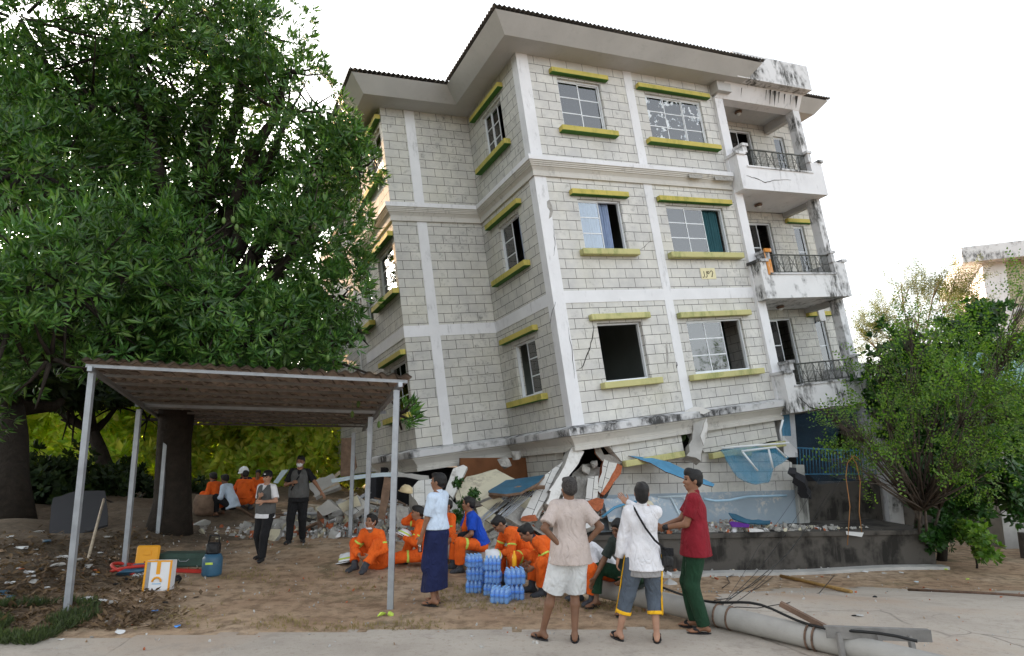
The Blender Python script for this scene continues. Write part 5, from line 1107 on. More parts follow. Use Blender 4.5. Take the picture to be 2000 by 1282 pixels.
    for sd, sg in (('R', 1), ('L', -1)):
        an, fd, uf, rf = J['a' + sd], J['f' + sd], J['u' + sd], J['r' + sd]; FR3 = np.stack([rf, fd, uf], 1)
        if ft == 'sandal':
            t = SDF(.008); t.ell(an + fd * .055 - uf * .088, (.047, .140, .011), FR3); so = part('sandal', t, 'black_leather'); t = SDF(.008); t.cone(an + fd * .15 - uf * .058, an + fd * .07 - uf * .045 + rf * .040, .007, .008, .004); t.cone(an + fd * .15 - uf * .058, an + fd * .07 - uf * .045 - rf * .040, .007, .008, .004)
            t.cone(an + fd * .07 - uf * .045 + rf * .040, an + fd * .05 - uf * .085 + rf * .042, .007, .008, .004); t.cone(an + fd * .07 - uf * .045 - rf * .040, an + fd * .05 - uf * .085 - rf * .042, .007, .008, .004)
            if W_.get('strap'): t.cone(an + fd * .10 - uf * .038 + rf * .03, an + fd * .10 - uf * .038 - rf * .03, .018, .018, .01)
            st = t.mesh('strap', M['black_leather'], so)
        else:
            t = SDF(.010); t.cone(an - uf * .03, an - fd * .05 - uf * .055, .045, .036, .02); t.cone(an - uf * .03, an + fd * .13 - uf * .055, .045, .036, .03); t.ell(an + fd * .12 - uf * .055, (.048, .065, .032), FR3, .02)
            if ft == 'boot': k_ = J['k' + sd]; t.cone(an + (k_ - an) * .35, an - uf * .02, .058, .046, .03)
            part('boot' if ft == 'boot' else 'shoe', t, W_.get('shoemat', 'black_leather'), cuts=[(an - uf * .095, -uf)])
    J['S'] = S
    J['pel'] = pel; J['chest'] = chest; J['up'] = up2; J['fw'] = fw2; J['rt'] = rt; J['HB'] = HB; J['M'] = Matrix.Translation(Vector(loc)) @ Matrix.Rotation(rz, 4, 'Z') @ Matrix.Scale(S, 4); J['SH'] = SH; J['HP'] = HP
    return body, J
def px_of(p):
    q = Vector((p[0], p[1], p[2] - CAM_H)); f = q.y * math.cos(PIT) + q.z * math.sin(PIT); d = q.y * math.sin(PIT) - q.z * math.cos(PIT); return 1000 + F_PX * q.x / f, 641 + F_PX * d / f
def pole_at(u):
    best = min(np.linspace(0, 1, 400), key=lambda t: abs(px_of(ppt(t))[0] - u)); return ppt(best), best
FO = 'rescue workers resting near the pole'
b1, J1 = person(gnd(1097, 1256), .06, dict(pel=(.10, 0, .895), wR=(.27, -.03, .98), eR=(1, -.35, 0), wL=(-.02, -.10, .98), eL=(-1, -.45, 0), aR=(.14, .0, .08), aL=(-.19, .08, .08), hR=(-.8, -.2, -.5), hL=(.75, -.15, -.6), nR=(-.5, .8, 0), nL=(.1, 1, 0), tR=(0, 0, 1), tL=(0, 0, 1), fL=(-.8, 1, 0), fR=(.15, 1, 0), head=(.35, 0), fat=1.1, cR=.3, cL=.15),
    dict(top='beige_cotton', bottom='pale_shorts', len=.98, hair='hair_g', loose=.034, wide=.036, sleeve=.78, skin='skin_d', mask='chin', fold=.008), 'man in beige t-shirt and pale shorts standing with hands on hips', h=.0095, H=1.63)
b2, J2 = person(gnd(1247, 1256), -.12, dict(pel=(.09, 0, .895), wR=(-.06, .36, 1.42), eR=(.4, .9, -.7), wL=(-.19, .04, .85), aR=(.20, .02, .08), aL=(-.20, .05, .08), hR=(-.5, .5, .6), nR=(-.5, -1, .2), tR=(0, 0, 1), cR=.12, fL=(-.55, 1, 0), fR=(.1, 1, 0), head=(.05, .02)),
    dict(top='white_cotton', bottom='slate_knit', len=1.52, loose=.024, wide=.030, sleeve=2, hem=.15, skin='skin_l', mask=1, stripes=(.3, -.35), hairlen=.02, fold=.009, collar='white_cotton', strap=1), 'man in white shirt and striped capri trousers pointing towards the building', h=.0095, H=1.58)
# grey under-shirt hem and shoulder bag
M1 = J2['M']; q = SDF(.012); pl_ = J2['pel']; q.cone(pl_ - v3((0, 0, .22)), pl_ - v3((0, 0, .1)), .150, .150, .03, sq=(1.24, 1.0)); q.mesh('undershirt_hem', M['grey_cotton'], b2, cuts=[(pl_ - v3((0, 0, .215)), (0, 0, -1))], fold=.004)
bag = empty('shoulder_bag'); bag.matrix_world = Matrix.Translation(M1 @ Vector((.34, -.06, .925))) @ Matrix.Rotation(-.12, 4, 'Z'); tag(bag, 'small black shoulder bag hanging at the hip of the pointing man', 'bag')
MB().box((-.055, -.03, -.11), (.055, .03, .07), bev=.02).build('pouch', M['black_leather'], bag); MB().box((-.058, -.036, .0), (.058, -.028, .072), bev=.006).build('flap', M['black_cloth'], bag)
bi = bag.matrix_world.inverted(); sp = [(x + .09, y, z - .005) for x, y, z in ((-.10, -.035, 1.445), (-.06, -.135, 1.36), (.02, -.168, 1.22), (.11, -.172, 1.10), (.20, -.13, 1.02), (.25, -.07, .99))]
MB().tube([bi @ (M1 @ Vector(p)) for p in sp], .011, 6).build('strap', M['black_cloth'], bag)
b3, J3 = person(gnd(1367, 1234), 1.36, dict(wL=(-.07, .33, 1.06), wR=(.10, .36, 1.05), eL=(-.35, -1, -.5), eR=(.5, -1, -.5), aR=(.11, .04, .08), aL=(-.10, -.04, .08), head=(.22, .02), fR=(.3, 1, 0), fL=(-.12, 1, 0), nL=(.8, 0, .4), nR=(-.8, 0, .4), tL=(0, 0, 1), tR=(0, 0, 1), cL=.7, cR=.7),
    dict(top='maroon_cotton', bottom='bottle_green', len=2, loose=.024, wide=.024, sleeve=.72, quiff=.022, collar='maroon_cotton', skin='skin', strap=1, fold=.008, hem=.13), 'young man in dark red shirt and green trousers standing side-on', h=.0095, H=1.69)
wt = SDF(.008); a_ = J3['wL'] * .93 + J3['eL'] * .07; d_ = unit(J3['wL'] - J3['eL']); wt.cone(a_ - d_ * .012, a_ + d_ * .012, .033, .033, .003); wt.mesh('wristwatch', M['black_leather'], b3)
b4, J4 = person(gnd(851, 1182), 1.12, dict(wL=(-.19, .13, .84), wR=(.2, .12, .86), eL=(-.3, -1, 0), aR=(.09, .05, .08), aL=(-.08, -.02, .08), head=(.12, .03), fL=(-.1, 1, 0), nL=(.9, .2, 0), tL=(0, 1, .1), cL=.8),
    dict(top='pale_blue_cotton', skirt='navy_cotton', loose=.024, sleeve=.86, skin='skin', collar='pale_blue_cotton', hem=-.05, fold=.008), 'man in pale blue shirt and long navy wrapped skirt holding a small bottle', h=.0095, H=1.61)
p = J4['M'] @ Vector(J4['pL']); tag(MB().lathe([(.022, -.07), (.025, -.06), (.025, .02), (.012, .05), (.012, .065)], 12, Matrix.Translation(p - Vector((0, 0, .02)))).build('water_bottle', glass_mat('bottle_plastic', (.65, .8, .95), .15)), 'small clear bottle held low by the man in the navy skirt', 'bottle')
b5, J5 = person(gnd(512, 1096), math.pi - .25, dict(wR=(-.02, .24, 1.20), wL=(-.12, .26, 1.12), eR=(.6, -.6, -1), eL=(-.8, -.3, -1), aR=(.10, -.10, .09), aL=(-.10, .16, .08), head=(.1, -.15), nR=(0, -1, 0), nL=(0, -1, 0), cR=.8, cL=.5),
    dict(top='white_cotton', collar='dark_red_cotton', bottom='black_cloth', len=2, vest='grey_vest', cap='black_cloth', shoe='shoe', sleeve=.8, loose=.02, wide=.028, skin='skin_l'), 'woman in black cap and grey vest walking towards the road', h=.012, H=1.46)
b6, J6 = person(gnd(578, 1062), math.pi + .15, dict(wR=(.10, .26, 1.17), wL=(-.46, .16, .98), eR=(.9, -.5, -1), eL=(-.5, -.2, -.6), aR=(.12, .10, .08), aL=(-.11, -.08, .08), head=(-.1, -.1), cL=.2, nL=(0, -.2, -1)),
    dict(top='black_cloth', bottom='black_cloth', len=2, vest='grey_vest', mask=1, shoe='shoe', sleeve=.8, skin='skin'), 'man in face mask and grey vest reaching one arm towards the debris', h=.012, H=1.61)
st = MB().tube([J6['HB'](-.09, .02, -.16), J6['chest'] + v3((0, .175, .02)), J6['pel'] + v3((.13, .15, .12))], .012, 6).build('cross_strap', M['black_cloth'], b6)
rb_ = (('thigh', 'R', .72, .84, 'lime_band'), ('thigh', 'L', .72, .84, 'lime_band'), ('arm', 'R', .55, .66, 'lime_band'), ('arm', 'L', .55, .66, 'lime_band'))
OR = dict(top='rescue_orange', bottom='rescue_orange', len=1.8, sleeve=1.9, shoe='boot', shoemat='grey_boot', hem=.02, collar='dark_navy', bands=rb_, fold=.010, foldb=.010, wide=.032, loose=.028)
def seat(u, v=None, lift=0):
    p, t = pole_at(u); g_ = gz(p.x, p.y); return (p.x, p.y, g_), (p.z + .12 + .10 - g_) / .923
b7, J7 = person(gnd(736, 1112), math.pi - .35, dict(pel=(0, 0, .13), up=(0, .18, 1), bend=.3, aR=(.20, .34, .09), aL=(-.05, .46, .09), wR=(.10, .38, .25), wL=(-.10, .40, .25), eR=(.8, -.3, -.3), eL=(-.8, -.3, -.3), kR=(.8, 0, 1), kL=(-.3, 0, 1), head=(-.1, .1), fR=(.3, 1, -.1), fL=(-.3, 1, 0)), dict(OR, mask='chin'), 'rescue worker in orange sitting on the ground lacing his boots beside a white helmet', FO)
b8, J8 = person(gnd(835, 1108), 1.62, dict(pel=(0, 0, .22), up=(0, .05, 1), bend=.35, aR=(.14, .42, .09), aL=(-.16, .80, .10), wR=(.06, .24, .84), wL=(-.12, .40, .48), eR=(.6, .4, -1), kR=(.3, 0, 1), kL=(-.3, .0, 1), head=(.25, -.05), fL=(-.2, .6, .7), uL=(0, -.7, .7), cR=.9), OR, 'rescue worker in orange sitting with one leg stretched out and a hand at his mouth', FO)
b9, J9 = person(gnd(868, 1108) + Vector((0, .7, 0)), 2.2, dict(pel=(0, 0, .25), up=(0, .1, 1), aR=(.14, .42, .09), aL=(-.12, .40, .09), wR=(.15, .32, .48), wL=(-.12, .33, .48), kR=(.3, 0, 1), kL=(-.3, 0, 1), head=(.0, -.1)), OR, 'rescue worker in orange sitting half hidden behind the man in the navy skirt', FO)
l_, z_ = seat(934); b10, J10 = person(l_, 1.85, dict(pel=(0, -.02, z_), up=(0, .20, 1), bend=.2, aR=(.17, .40, .09), aL=(-.14, .34, .09), wR=(.18, .42, .50), wL=(-.10, .34, .50), eR=(.7, -.6, -.3), eL=(-.9, -.6, -.2), kR=(.3, .5, 1), kL=(-.3, .5, 1), head=(-.35, .05), cR=.4), dict(OR, top='royal_blue', sleeve=.8, cape=('R', 'rescue_orange'), collar=None, bands=rb_[:2]), 'rescue worker in blue t-shirt with an orange jacket over one shoulder sitting on the pole', FO)
l_, z_ = seat(1030); b11, J11 = person(l_, 1.95, dict(pel=(0, -.02, z_), up=(0, .55, 1), bend=.45, aR=(.17, .36, .09), aL=(-.16, .30, .09), wR=(.04, .50, .52), wL=(-.05, .49, .50), eR=(.9, -.2, -.8), eL=(-.9, -.2, -.8), kR=(.5, .5, 1), kL=(-.5, .5, 1), head=(0, -.75), cR=.9, cL=.9, nR=(0, -.3, 1), nL=(0, -.3, 1)), OR, 'rescue worker in orange bent over a phone on the pole', FO)
p = (J11['pR'] + J11['pL']) / 2; tag(MB().box((-.038, -.075, -.005), (.038, .075, .005), J11['M'] @ Matrix.Translation(Vector(p) + Vector((0, 0, .03))) @ Matrix.Rotation(-.5, 4, 'X'), bev=.003).build('mobile_phone', M['black_leather']), 'black phone in the hands of the bent-over rescue worker', 'phone')
l_, z_ = seat(1098); b12, J12 = person(l_, 1.75, dict(pel=(0, 0, z_), up=(0, .8, 1), bend=.4, aR=(.16, .42, .09), aL=(-.16, .34, .09), wR=(.15, .46, .42), wL=(-.15, .46, .40), kR=(.4, .5, 1), kL=(-.4, .5, 1), head=(0, -.6)), OR, 'rescue worker in orange crouched forward behind the man in the beige t-shirt', FO)
l_, z_ = seat(1186); b13, J13 = person(l_, 1.9, dict(pel=(0, 0, z_), up=(0, .75, 1), bend=.3, aR=(.16, .36, .09), aL=(-.16, .30, .09), wR=(.15, .46, .42), wL=(-.15, .46, .40), kR=(.4, .5, 1), kL=(-.4, .5, 1), head=(0, -.6)), dict(OR, top='white_cotton', collar=None, bands=()), 'person in white shirt and orange trousers leaning forward behind the beige t-shirt man', FO)
l_, z_ = seat(1238); b14, J14 = person(l_, 2.35, dict(pel=(0, .02, z_), up=(0, .3, 1), bend=.2, aR=(.34, .36, .09), aL=(-.10, .40, .09), wR=(.30, .44, .36), wL=(-.15, .40, .42), kR=(.6, .5, 1), kL=(-.3, .5, 1), head=(0, -.4)), dict(top='olive_shirt', bottom='bottle_green', len=1.8, sleeve=.8, skin='skin_d'), 'man in dark shirt and green trousers sitting on the pole behind the pointing man')
BGP = 'people sitting in the background under the tree'
bgd = [(426, 1006, 1.2, OR, 'worker in orange sitting leftmost of the far group'), (452, 1010, 1.4, dict(top='pale_blue_cotton', bottom='black_cloth', len=1.9, sleeve=1.8, skin='skin_d'), 'person in pale blue shirt squatting in the far group under the tree'),
       (471, 1000, .2, OR, 'worker in orange sitting with his back turned in the far group'), (488, 992, 2.6, dict(OR, top='dark_navy', helmet='helmet_white', bottom='dark_navy', collar=None), 'worker in navy with a white helmet standing out in the far group'), (502, 986, 3.4, OR, 'worker in orange rightmost of the far group')]
for (u, v, rz, oo, lb) in bgd:
    oo = dict(oo); oo['bands'] = (); person(gnd(u, v), rz, dict(pel=(0, 0, .30), up=(0, .3, 1), bend=.2, aR=(.15, .34, .09), aL=(-.14, .34, .09), wR=(.15, .40, .45), wL=(-.15, .38, .45), kR=(.3, .3, 1), kL=(-.3, .3, 1), head=(0, -.2)), oo, lb, BGP, h=.020)

# ------------------------------------------------------------------ loose objects
def helmet(loc, rot, m, label, s=1.0):
    t = empty('helmet', loc); t.rotation_euler = rot; t.scale = (s, s, s); tag(t, label, 'helmet')
    q = SDF(.010); q.ell((0, 0, .02), (.125, .15, .125), cut=[((0, 0, .0), (0, 0, -1))]); q.cone((0, -.12, .05), (0, .10, .11), .02, .03, .03); q.mesh('shell', M[m], t)
    q = SDF(.010); q.ell((0, .03, .005), (.145, .185, .014)); q.mesh('brim', M[m], t)
    if m == 'helmet_white':
        q = SDF(.010); q.ell((0, 0, .02), (.130, .155, .130), cut=[((0, 0, .075), (0, 0, 1)), ((0, 0, .045), (0, 0, -1))]); q.mesh('stripe', M['lime_band'], t); q = SDF(.010); q.ell((0, .0, .012), (.132, .158, .03)); q.mesh('trim', M['black_cloth'], t)
    return t
helmet(gnd(680, 1102) + Vector((0, 0, .03)), (-.2, .1, 1.4), 'helmet_white', 'white helmet lying on the dirt left of the seated rescuers')
helmet(Vector(J8['M'] @ Vector(J8['kR'])) + Vector((-.10, -.25, .02)), (.3, .5, 1.2), 'helmet_white', 'white helmet resting on the knee of the rescuer with the stretched leg', .9)
helmet(at(966, 1092, 9.25), (.2, -.7, .5), 'helmet_white', 'white helmet with lime stripe behind the water bottles', .95)
helmet(at(793, 962, 12.75), (.1, .15, .6), 'helmet_cream', 'cream helmet resting on the debris left of the navy skirt man', 1.0)
q = SDF(.012); q.ell((0, 0, 0), (.13, .10, .07)); q.ell((.07, .03, .03), (.06, .05, .05)); o = q.mesh('black_bag', M['black_cloth'], fold=.012); o.location = J10['M'] @ Vector((0, .22, J10['pel'][2] + .14)); tag(o, 'black glove bundle in the lap of the worker in blue', 'bag')
# water packs
def plastic(name, c, a):
    t = NT(name); t.base(c); t.b.inputs['Roughness'].default_value = .12; t.b.inputs['Specular IOR Level'].default_value = .6; tr = t.n('ShaderNodeBsdfTransparent'); tr.inputs[0].default_value = (.75, .87, 1, 1); mx = t.n('ShaderNodeMixShader'); mx.inputs[0].default_value = a
    t.l(tr.outputs[0], mx.inputs[1]); t.l(t.b.outputs[0], mx.inputs[2]); t.l(mx.outputs[0], t.out.inputs[0]); return t.m
M['bottle'] = plastic('water_bottle_plastic', (.42, .66, .95), .5); M['film'] = plastic('shrink_film', (.45, .65, .95), .16); M['labelblue'] = mat('bottle_label', (.10, .32, .80), .5, .1, 5, bump=0); M['capblue'] = mat('bottle_cap', (.25, .5, .85), .4, .1, 5, bump=0)
bm_ = MB().lathe([(.024, 0), (.030, .008), (.030, .05), (.027, .06), (.030, .07), (.030, .12), (.022, .155), (.011, .172), (.011, .18)], 10).build('bottle', M['bottle']); lbm = MB().lathe([(.0305, .075), (.0305, .112)], 10).build('bottle_label', M['labelblue']); cpm = MB().lathe([(.0125, .178), (.0125, .192)], 8).build('cap', M['capblue'])
def pack(loc, rz, s, label, grp='shrink-wrapped packs of water bottles', first=[True]):
    t = empty('water_pack', loc, rz); t.scale = (s, s, s); tag(t, label, 'water pack', grp)
    for i in range(4):
        for j in range(3):
            if first[0]: b, l, c = bm_, lbm, cpm; first[0] = False
            else:
                b = bm_.copy(); l = lbm.copy(); c = cpm.copy()
                for o in (b, l, c): COL.objects.link(o)
            b.parent = t; b.location = (-.093 + .062 * i, -.062 + .062 * j, .002); l.parent = b; c.parent = b; l.location = c.location = (0, 0, 0)
    q = MB().box((-.128, -.097, -.002), (.128, .097, .15), bev=.02); o = q.build('wrap', M['film'], t)
wl_ = ['top', 'middle', 'bottom']; hh = .192
for (u, v, n, cn, rz, s) in ((925, 1157, 3, 'left stack', .2, .84), (962, 1163, 3, 'middle stack', -.2, .84), (1004, 1170, 2, 'right stack', .25, .98), (978, 1177, 1, 'single pack in front', -.1, .95), (942, 1148, 2, 'rear stack', .5, .84)):
    p = gnd(u, v)
    for k in range(n): pack((p.x + .01 * (k % 2), p.y - .01 * k, p.z + k * hh * s), rz + .15 * (k % 3 - 1), s, ('blue pack of water bottles, ' + (wl_[::-1][k] if n == 3 else ('upper' if k else 'lower')) + ' one of the ' + cn) if n > 1 else 'blue pack of water bottles lying alone in front of the stacks')
p = gnd(1006, 1168); tag(MB().lathe([(.025, 0), (.03, .01), (.03, .12), (.012, .165), (.012, .19)], 12, Matrix.Translation((p.x - .01, p.y + .04, p.z + 2 * hh * .98))).build('juice_bottle', mat('orange_juice', (.9, .42, .02), .25, .05, 3, bump=0)), 'orange juice bottle standing on top of the water packs', 'bottle')
# left-hand equipment
p = gnd(302, 1156); bx_ = empty('parcel_box', (p.x, p.y + .02, p.z), .12); bx_.rotation_euler = (-.08, 0, .10); tag(bx_, 'white parcel box with orange tape edges and a sun logo', 'box')
MB().box((-.17, 0, 0), (.17, .16, .38), bev=.006).build('box_body', mat('white_card', (.70, .70, .72), .7, .06, 3), bx_); M['otape'] = mat('orange_tape', (.75, .33, .02), .5, .1, 5, bump=0)
tp = MB().box((-.172, -.004, 0), (-.145, -.001, .382)).box((.145, -.004, 0), (.172, -.001, .382)).box((-.145, -.004, .362), (.145, -.001, .382)).box((-.02, -.004, .21), (.03, -.001, .362)); tp.build('tape', M['otape'], bx_); MB().box((-.144, -.003, .02), (-.10, -.001, .36)).build('printed_panel', M['grey_cotton'], bx_)
arc = [(.055 * math.cos(a), -.008, .115 + .055 * math.sin(a)) for a in np.linspace(.05, math.pi - .05, 15)]; MB().tube(arc, .013, 6).build('logo_arc', M['otape'], bx_); MB().box((-.055, -.006, .088), (.055, -.001, .096)).build('logo_line', mat('logo_blue', (.1, .35, .6), .5, 0, 3, bump=0), bx_)
p = gnd(283, 1112); o = MB().box((-.17, 0, 0), (.17, .05, .34), bev=.03).box((-.06, -.012, .20), (.06, .0, .27), bev=.01).build('yellow_case', M['otape']); o.location = p; o.rotation_euler = (-.15, 0, .1); tag(o, 'yellow-orange plastic case standing behind the parcel box', 'case')
p = gnd(358, 1108); tb = empty('tool_box', tuple(p), .06); tag(tb, 'long dark green metal tool box with a wire handle', 'tool box'); M['dkgreen'] = mat('dark_green_metal', (.04, .075, .06), .5, .3, 7); MB().box((-.38, 0, 0), (.38, .28, .19), bev=.015).build('box_body', M['dkgreen'], tb); MB().box((-.385, -.004, .12), (.385, .284, .20), bev=.01).build('lid', M['dkgreen'], tb); MB().tube([(-.08, -.01, .12), (-.05, -.03, .09), (.05, -.03, .09), (.08, -.01, .12)], .006, 6).build('handle', M['steel'], tb)
p = gnd(413, 1124); gen = empty('water_pump', tuple(p), .1); tag(gen, 'blue and black portable pump beside the tool box', 'pump'); M['dkblue'] = mat('dark_blue_metal', (.04, .11, .18), .4, .3, 6); MB().lathe([(.13, 0), (.14, .03), (.14, .24), (.11, .30)], 14).build('tank', M['dkblue'], gen); MB().box((-.09, -.07, .30), (.09, .07, .46), bev=.02).build('engine', M['black_leather'], gen); MB().box((-.05, -.146, .17), (.05, -.138, .20)).build('yellow_label', M['lime_band'], gen); MB().tube([(-.08, 0, .44), (-.06, 0, .56), (.06, 0, .56), (.08, 0, .44)], .012, 6).build('handle', M['black_leather'], gen)
p = gnd(265, 1118); ring = [Vector((p.x + .34 * math.cos(a), p.y + .22 * math.sin(a), p.z + .07 + .05 * math.sin(a * 1.5))) for a in np.linspace(0, 2 * math.pi * 1.8, 40)]; M['redhose'] = mat('red_hose', (.45, .03, .02), .5, .2, 5); tag(MB().tube(ring, .024, 8).build('hose', M['redhose']), 'red hose coiled on the dirt behind the parcel box', 'hose')
p = gnd(255, 1125); o = chunk('cloth_bag', p + Vector((0, 0, .06)), (.30, .16, .10), 'dkblue', 77, 'crumpled dark bag lying under the red hose', 'bag')
p = gnd(345, 1140); o = chunk('cloth_bag', p + Vector((0, 0, .05)), (.12, .09, .08), 'black_cloth', 78, 'small black bag on the dirt right of the parcel box', 'bag')
p = gnd(378, 1118); tag(MB().beam(p + Vector((-.35, 0, .03)), p + Vector((.3, -.1, .03)), .05, .05).build('red_bar', M['redhose']), 'short red bar lying in front of the tool box', 'bar')
slab('tarpaulin', [(105, 975, 13.2), (150, 960, 13.3), (203, 955, 13.2), (212, 1030, 12.4), (150, 1042, 12.2), (95, 1040, 12.3)], .05, 'interior_dark', None, .01, 'black tarpaulin hung like a low wall under the trees', 'tarpaulin')
tag(MB().tube([gnd(172, 1092), at(203, 975, 12.6)], .022, 6).build('leaning_stick', M['wood_pale']), 'pale stick leaning on the black tarpaulin', 'stick')
p = gnd(400, 1006); tag(MB().lathe([(.20, 0), (.25, .1), (.27, .3), (.22, .45), (.20, .46)], 14, Matrix.Translation(p)).build('clay_pot', M['wood']), 'dark clay pot left of the far group of people', 'pot')
slab('pale_roof', [(45, 965, 22), (100, 955, 23), (130, 962, 22), (60, 978, 21)], .1, 'panel_blue', None, .01, 'pale low roof far behind the trees at the left', 'roof')
for (u, v, sx, m_, lb) in ((745, 1203, .09, 'lime_band', 'yellow-green work glove lying under the front post'), (763, 1203, .06, 'lime_band', 'second yellow-green work glove nearest the front post')):
    chunk('work_glove', gnd(u, v) + Vector((0, 0, .02)), (sx, .05, .035), m_, int(u), lb, 'glove')
# litter
rl_ = random.Random(4)
lit = [(302,1196,'labelblue'),(348,1226,'labelblue'),(120,1252,'ply'),(235,1237,'ply'),(60,1128,'ply'),(50,1185,'ply'),(180,1095,'ply'),(190,1120,'otape'),(1480,1114,'labelblue'),(1612,1112,'ply'),(1605,1128,'brick'),(1690,1118,'ply'),(1735,1112,'black_cloth'),(1760,1120,'ply'),(1790,1138,'panel_blue'),(1820,1115,'cream'),(1845,1113,'lime_band'),(1890,1133,'lime_band'),(1395,1130,'cream'),(1340,1130,'ply'),(1530,1160,'dirt'),(1708,1168,'black_cloth'),(1668,1205,'black_cloth'),(1675,1205,'conc_smooth'),(1300,1185,'ply'),(700,1150,'dirt'),(90,1150,'ply'),(620,1028,'labelblue'),(635,1035,'panel_blue'),(605,1030,'ply'),(650,1030,'ply'),(560,1022,'ply'),(20,1140,'ply'),(140,1060,'ply'),(1830,1080,'ply'),(1450,1118,'ply'),(1420,1128,'panel_blue')]
CN = {'labelblue': 'blue', 'ply': 'white', 'otape': 'orange', 'brick': 'red', 'black_cloth': 'black', 'panel_blue': 'pale blue', 'cream': 'cream', 'lime_band': 'yellow-green', 'dirt': 'brown', 'conc_smooth': 'grey', 'dkblue': 'dark blue'}
rz_ = random.Random(44)
for i in range(42):
    u = rz_.uniform(-20, 330); v = rz_.uniform(1040, 1180); lit.append((u, v, rz_.choice(['ply', 'ply', 'dkblue', 'brick', 'conc_smooth', 'black_cloth', 'dirt', 'conc_smooth'])))
its = []
for i, (u, v, m_) in enumerate(lit):
    s = rl_.uniform(.04, .10) if i < 37 else rl_.uniform(.05, .17); o = chunk('litter', gnd(u, v) + Vector((0, 0, .015)), (s, s * .6, s * .22), m_, 300 + i, 'x', 'litter', 'scraps of litter', rot=(0, 0, rl_.uniform(0, 3)))
    zn = 'on the left verge' if u < 340 else ('on the middle dirt' if u < 1000 else 'behind the fallen pole'); its.append((o, (CN[m_] + ' scrap of litter ' + zn, CN[m_] + ' litter scraps ' + zn)))
order_labels(its, '')
for o, c in its:
    o['label'] = o['label'].strip()
# ------------------------------------------------------------------ vegetation
def rot_align(ax, spin, rg):
    """(n,3) axes -> (n,3,3) matrices whose z column is ax"""
    n = len(ax); ax = ax / (np.linalg.norm(ax, axis=1, keepdims=True) + 1e-9); h = rg.normal(size=(n, 3)); x = np.cross(h, ax); x /= np.linalg.norm(x, axis=1, keepdims=True) + 1e-9; y = np.cross(ax, x); return np.stack([x, y, ax], 2)
def leaf_template(rg, nl, L, Wd, a0, a1, droop, fold=.25):
    V = []; Fc = []
    for i in range(nl):
        az = 2 * math.pi * (i * .382 + rg.uniform(-.05, .05)); el = rg.uniform(a0, a1); l = L * rg.uniform(.75, 1.15); w = Wd * rg.uniform(.85, 1.15)
        d = np.array([math.cos(az) * math.sin(el), math.sin(az) * math.sin(el), math.cos(el)]); s = np.array([-math.sin(az), math.cos(az), 0]); n = np.cross(s, d); o = d * l * .12
        m = o + d * l * .5; tip = o + d * l * .93 - np.array([0, 0, droop * l]) if False else o + d * l + n * droop * l
        m = m + n * droop * l * .12; k = len(V); V += [o, m + s * w / 2 + n * -fold * w * .5, m, m - s * w / 2 + n * -fold * w * .5, tip]; Fc += [(k, k+1, k+2), (k, k+2, k+3), (k+1, k+4, k+2), (k+2, k+4, k+3)]
    return np.array(V), np.array(Fc)
def clusters(P, AX, rg, tmpls, smin, smax):
    VS = []; FS = []; off = 0; which = rg.integers(0, len(tmpls), len(P)); R = rot_align(AX, None, rg); sc = rg.uniform(smin, smax, len(P))
    for t in range(len(tmpls)):
        m = which == t; n = m.sum()
        if not n: continue
        v, f = tmpls[t]; q = np.einsum('nij,kj->nki', R[m] * sc[m][:, None, None], v) + P[m][:, None, :]
        VS.append(q.reshape(-1, 3)); FS.append((f[None] + (np.arange(n) * len(v))[:, None, None]).reshape(-1, f.shape[1]) + off); off += n * len(v)
    return np.vstack(VS), np.vstack(FS)
def lobes_points(lobes, dens, rg, shell=(.55, 1.03), gap=.12, gs=.9, clip=None):
    P = []; AX = []
    for (u, v, d, r) in lobes:
        c = np.array(at(u, v, d)); n = int(dens * r * r); dr = rg.normal(size=(n, 3)); dr /= np.linalg.norm(dr, axis=1, keepdims=True)
        rr = r * rg.uniform(shell[0], shell[1], n) * (1 + .10 * np.sin(5 * dr[:, 0] + c[0] * 3) + .08 * np.sin(7 * dr[:, 2] + 4 * dr[:, 1])); p = c + dr * rr[:, None] * np.array([1, 1, .92]); P.append(p); AX.append(dr + np.array([0, 0, .55]) + rg.normal(0, .3, (n, 3)))
    P = np.vstack(P); AX = np.vstack(AX)
    nzv = np.array([mnoise.noise(Vector(p * gs)) for p in P]); k = nzv > -.30 + gap
    if clip is not None: k &= np.array([clip(p) for p in P])
    return P[k], AX[k]
def limbs(name, base, r0, targets, parent, m, rg, wob=.25, nt=7, taper=.25):
    mb = MB()
    for (tgt, r1) in targets:
        base = Vector(base); tgt = Vector(tgt); pts = []; n = nt
        for i in range(n + 1):
            t = i / n; p = base.lerp(tgt, t); p.z = base.z + (tgt.z - base.z) * (t ** .8); p += Vector(rg.normal(0, wob, 3)) * (0 if i in (0, n) else .35); pts.append(p)
        mb.tube(pts, r0, 7, rs=[r0 + (r1 - r0) * (i / n) for i in range(n + 1)])
    return mb.build(name, m, parent)
M['bark'] = mat('dark_bark', (.03, .023, .018), .95, .4, 7, bump=.9, bscale=14, bdist=.04); M['bark_m'] = mat('grey_bark', (.10, .08, .065), .9, .4, 9, bump=.5, bscale=20); M['bark_p'] = mat('pale_bark', (.20, .165, .13), .9, .4, 9, bump=.5, bscale=20)
M['mango_leaf'] = leaf_mat('mango_leaf', [(.02, .062, .014), (.04, .11, .022), (.065, .165, .03), (.12, .24, .04), (.03, .08, .02), (.16, .26, .06)], .3, .36, .8)
M['dark_leaf'] = leaf_mat('dark_leaf', [(.010, .025, .008), (.02, .045, .012), (.03, .06, .012)], .35, .6, .6, (2.2, 1.6, .3))
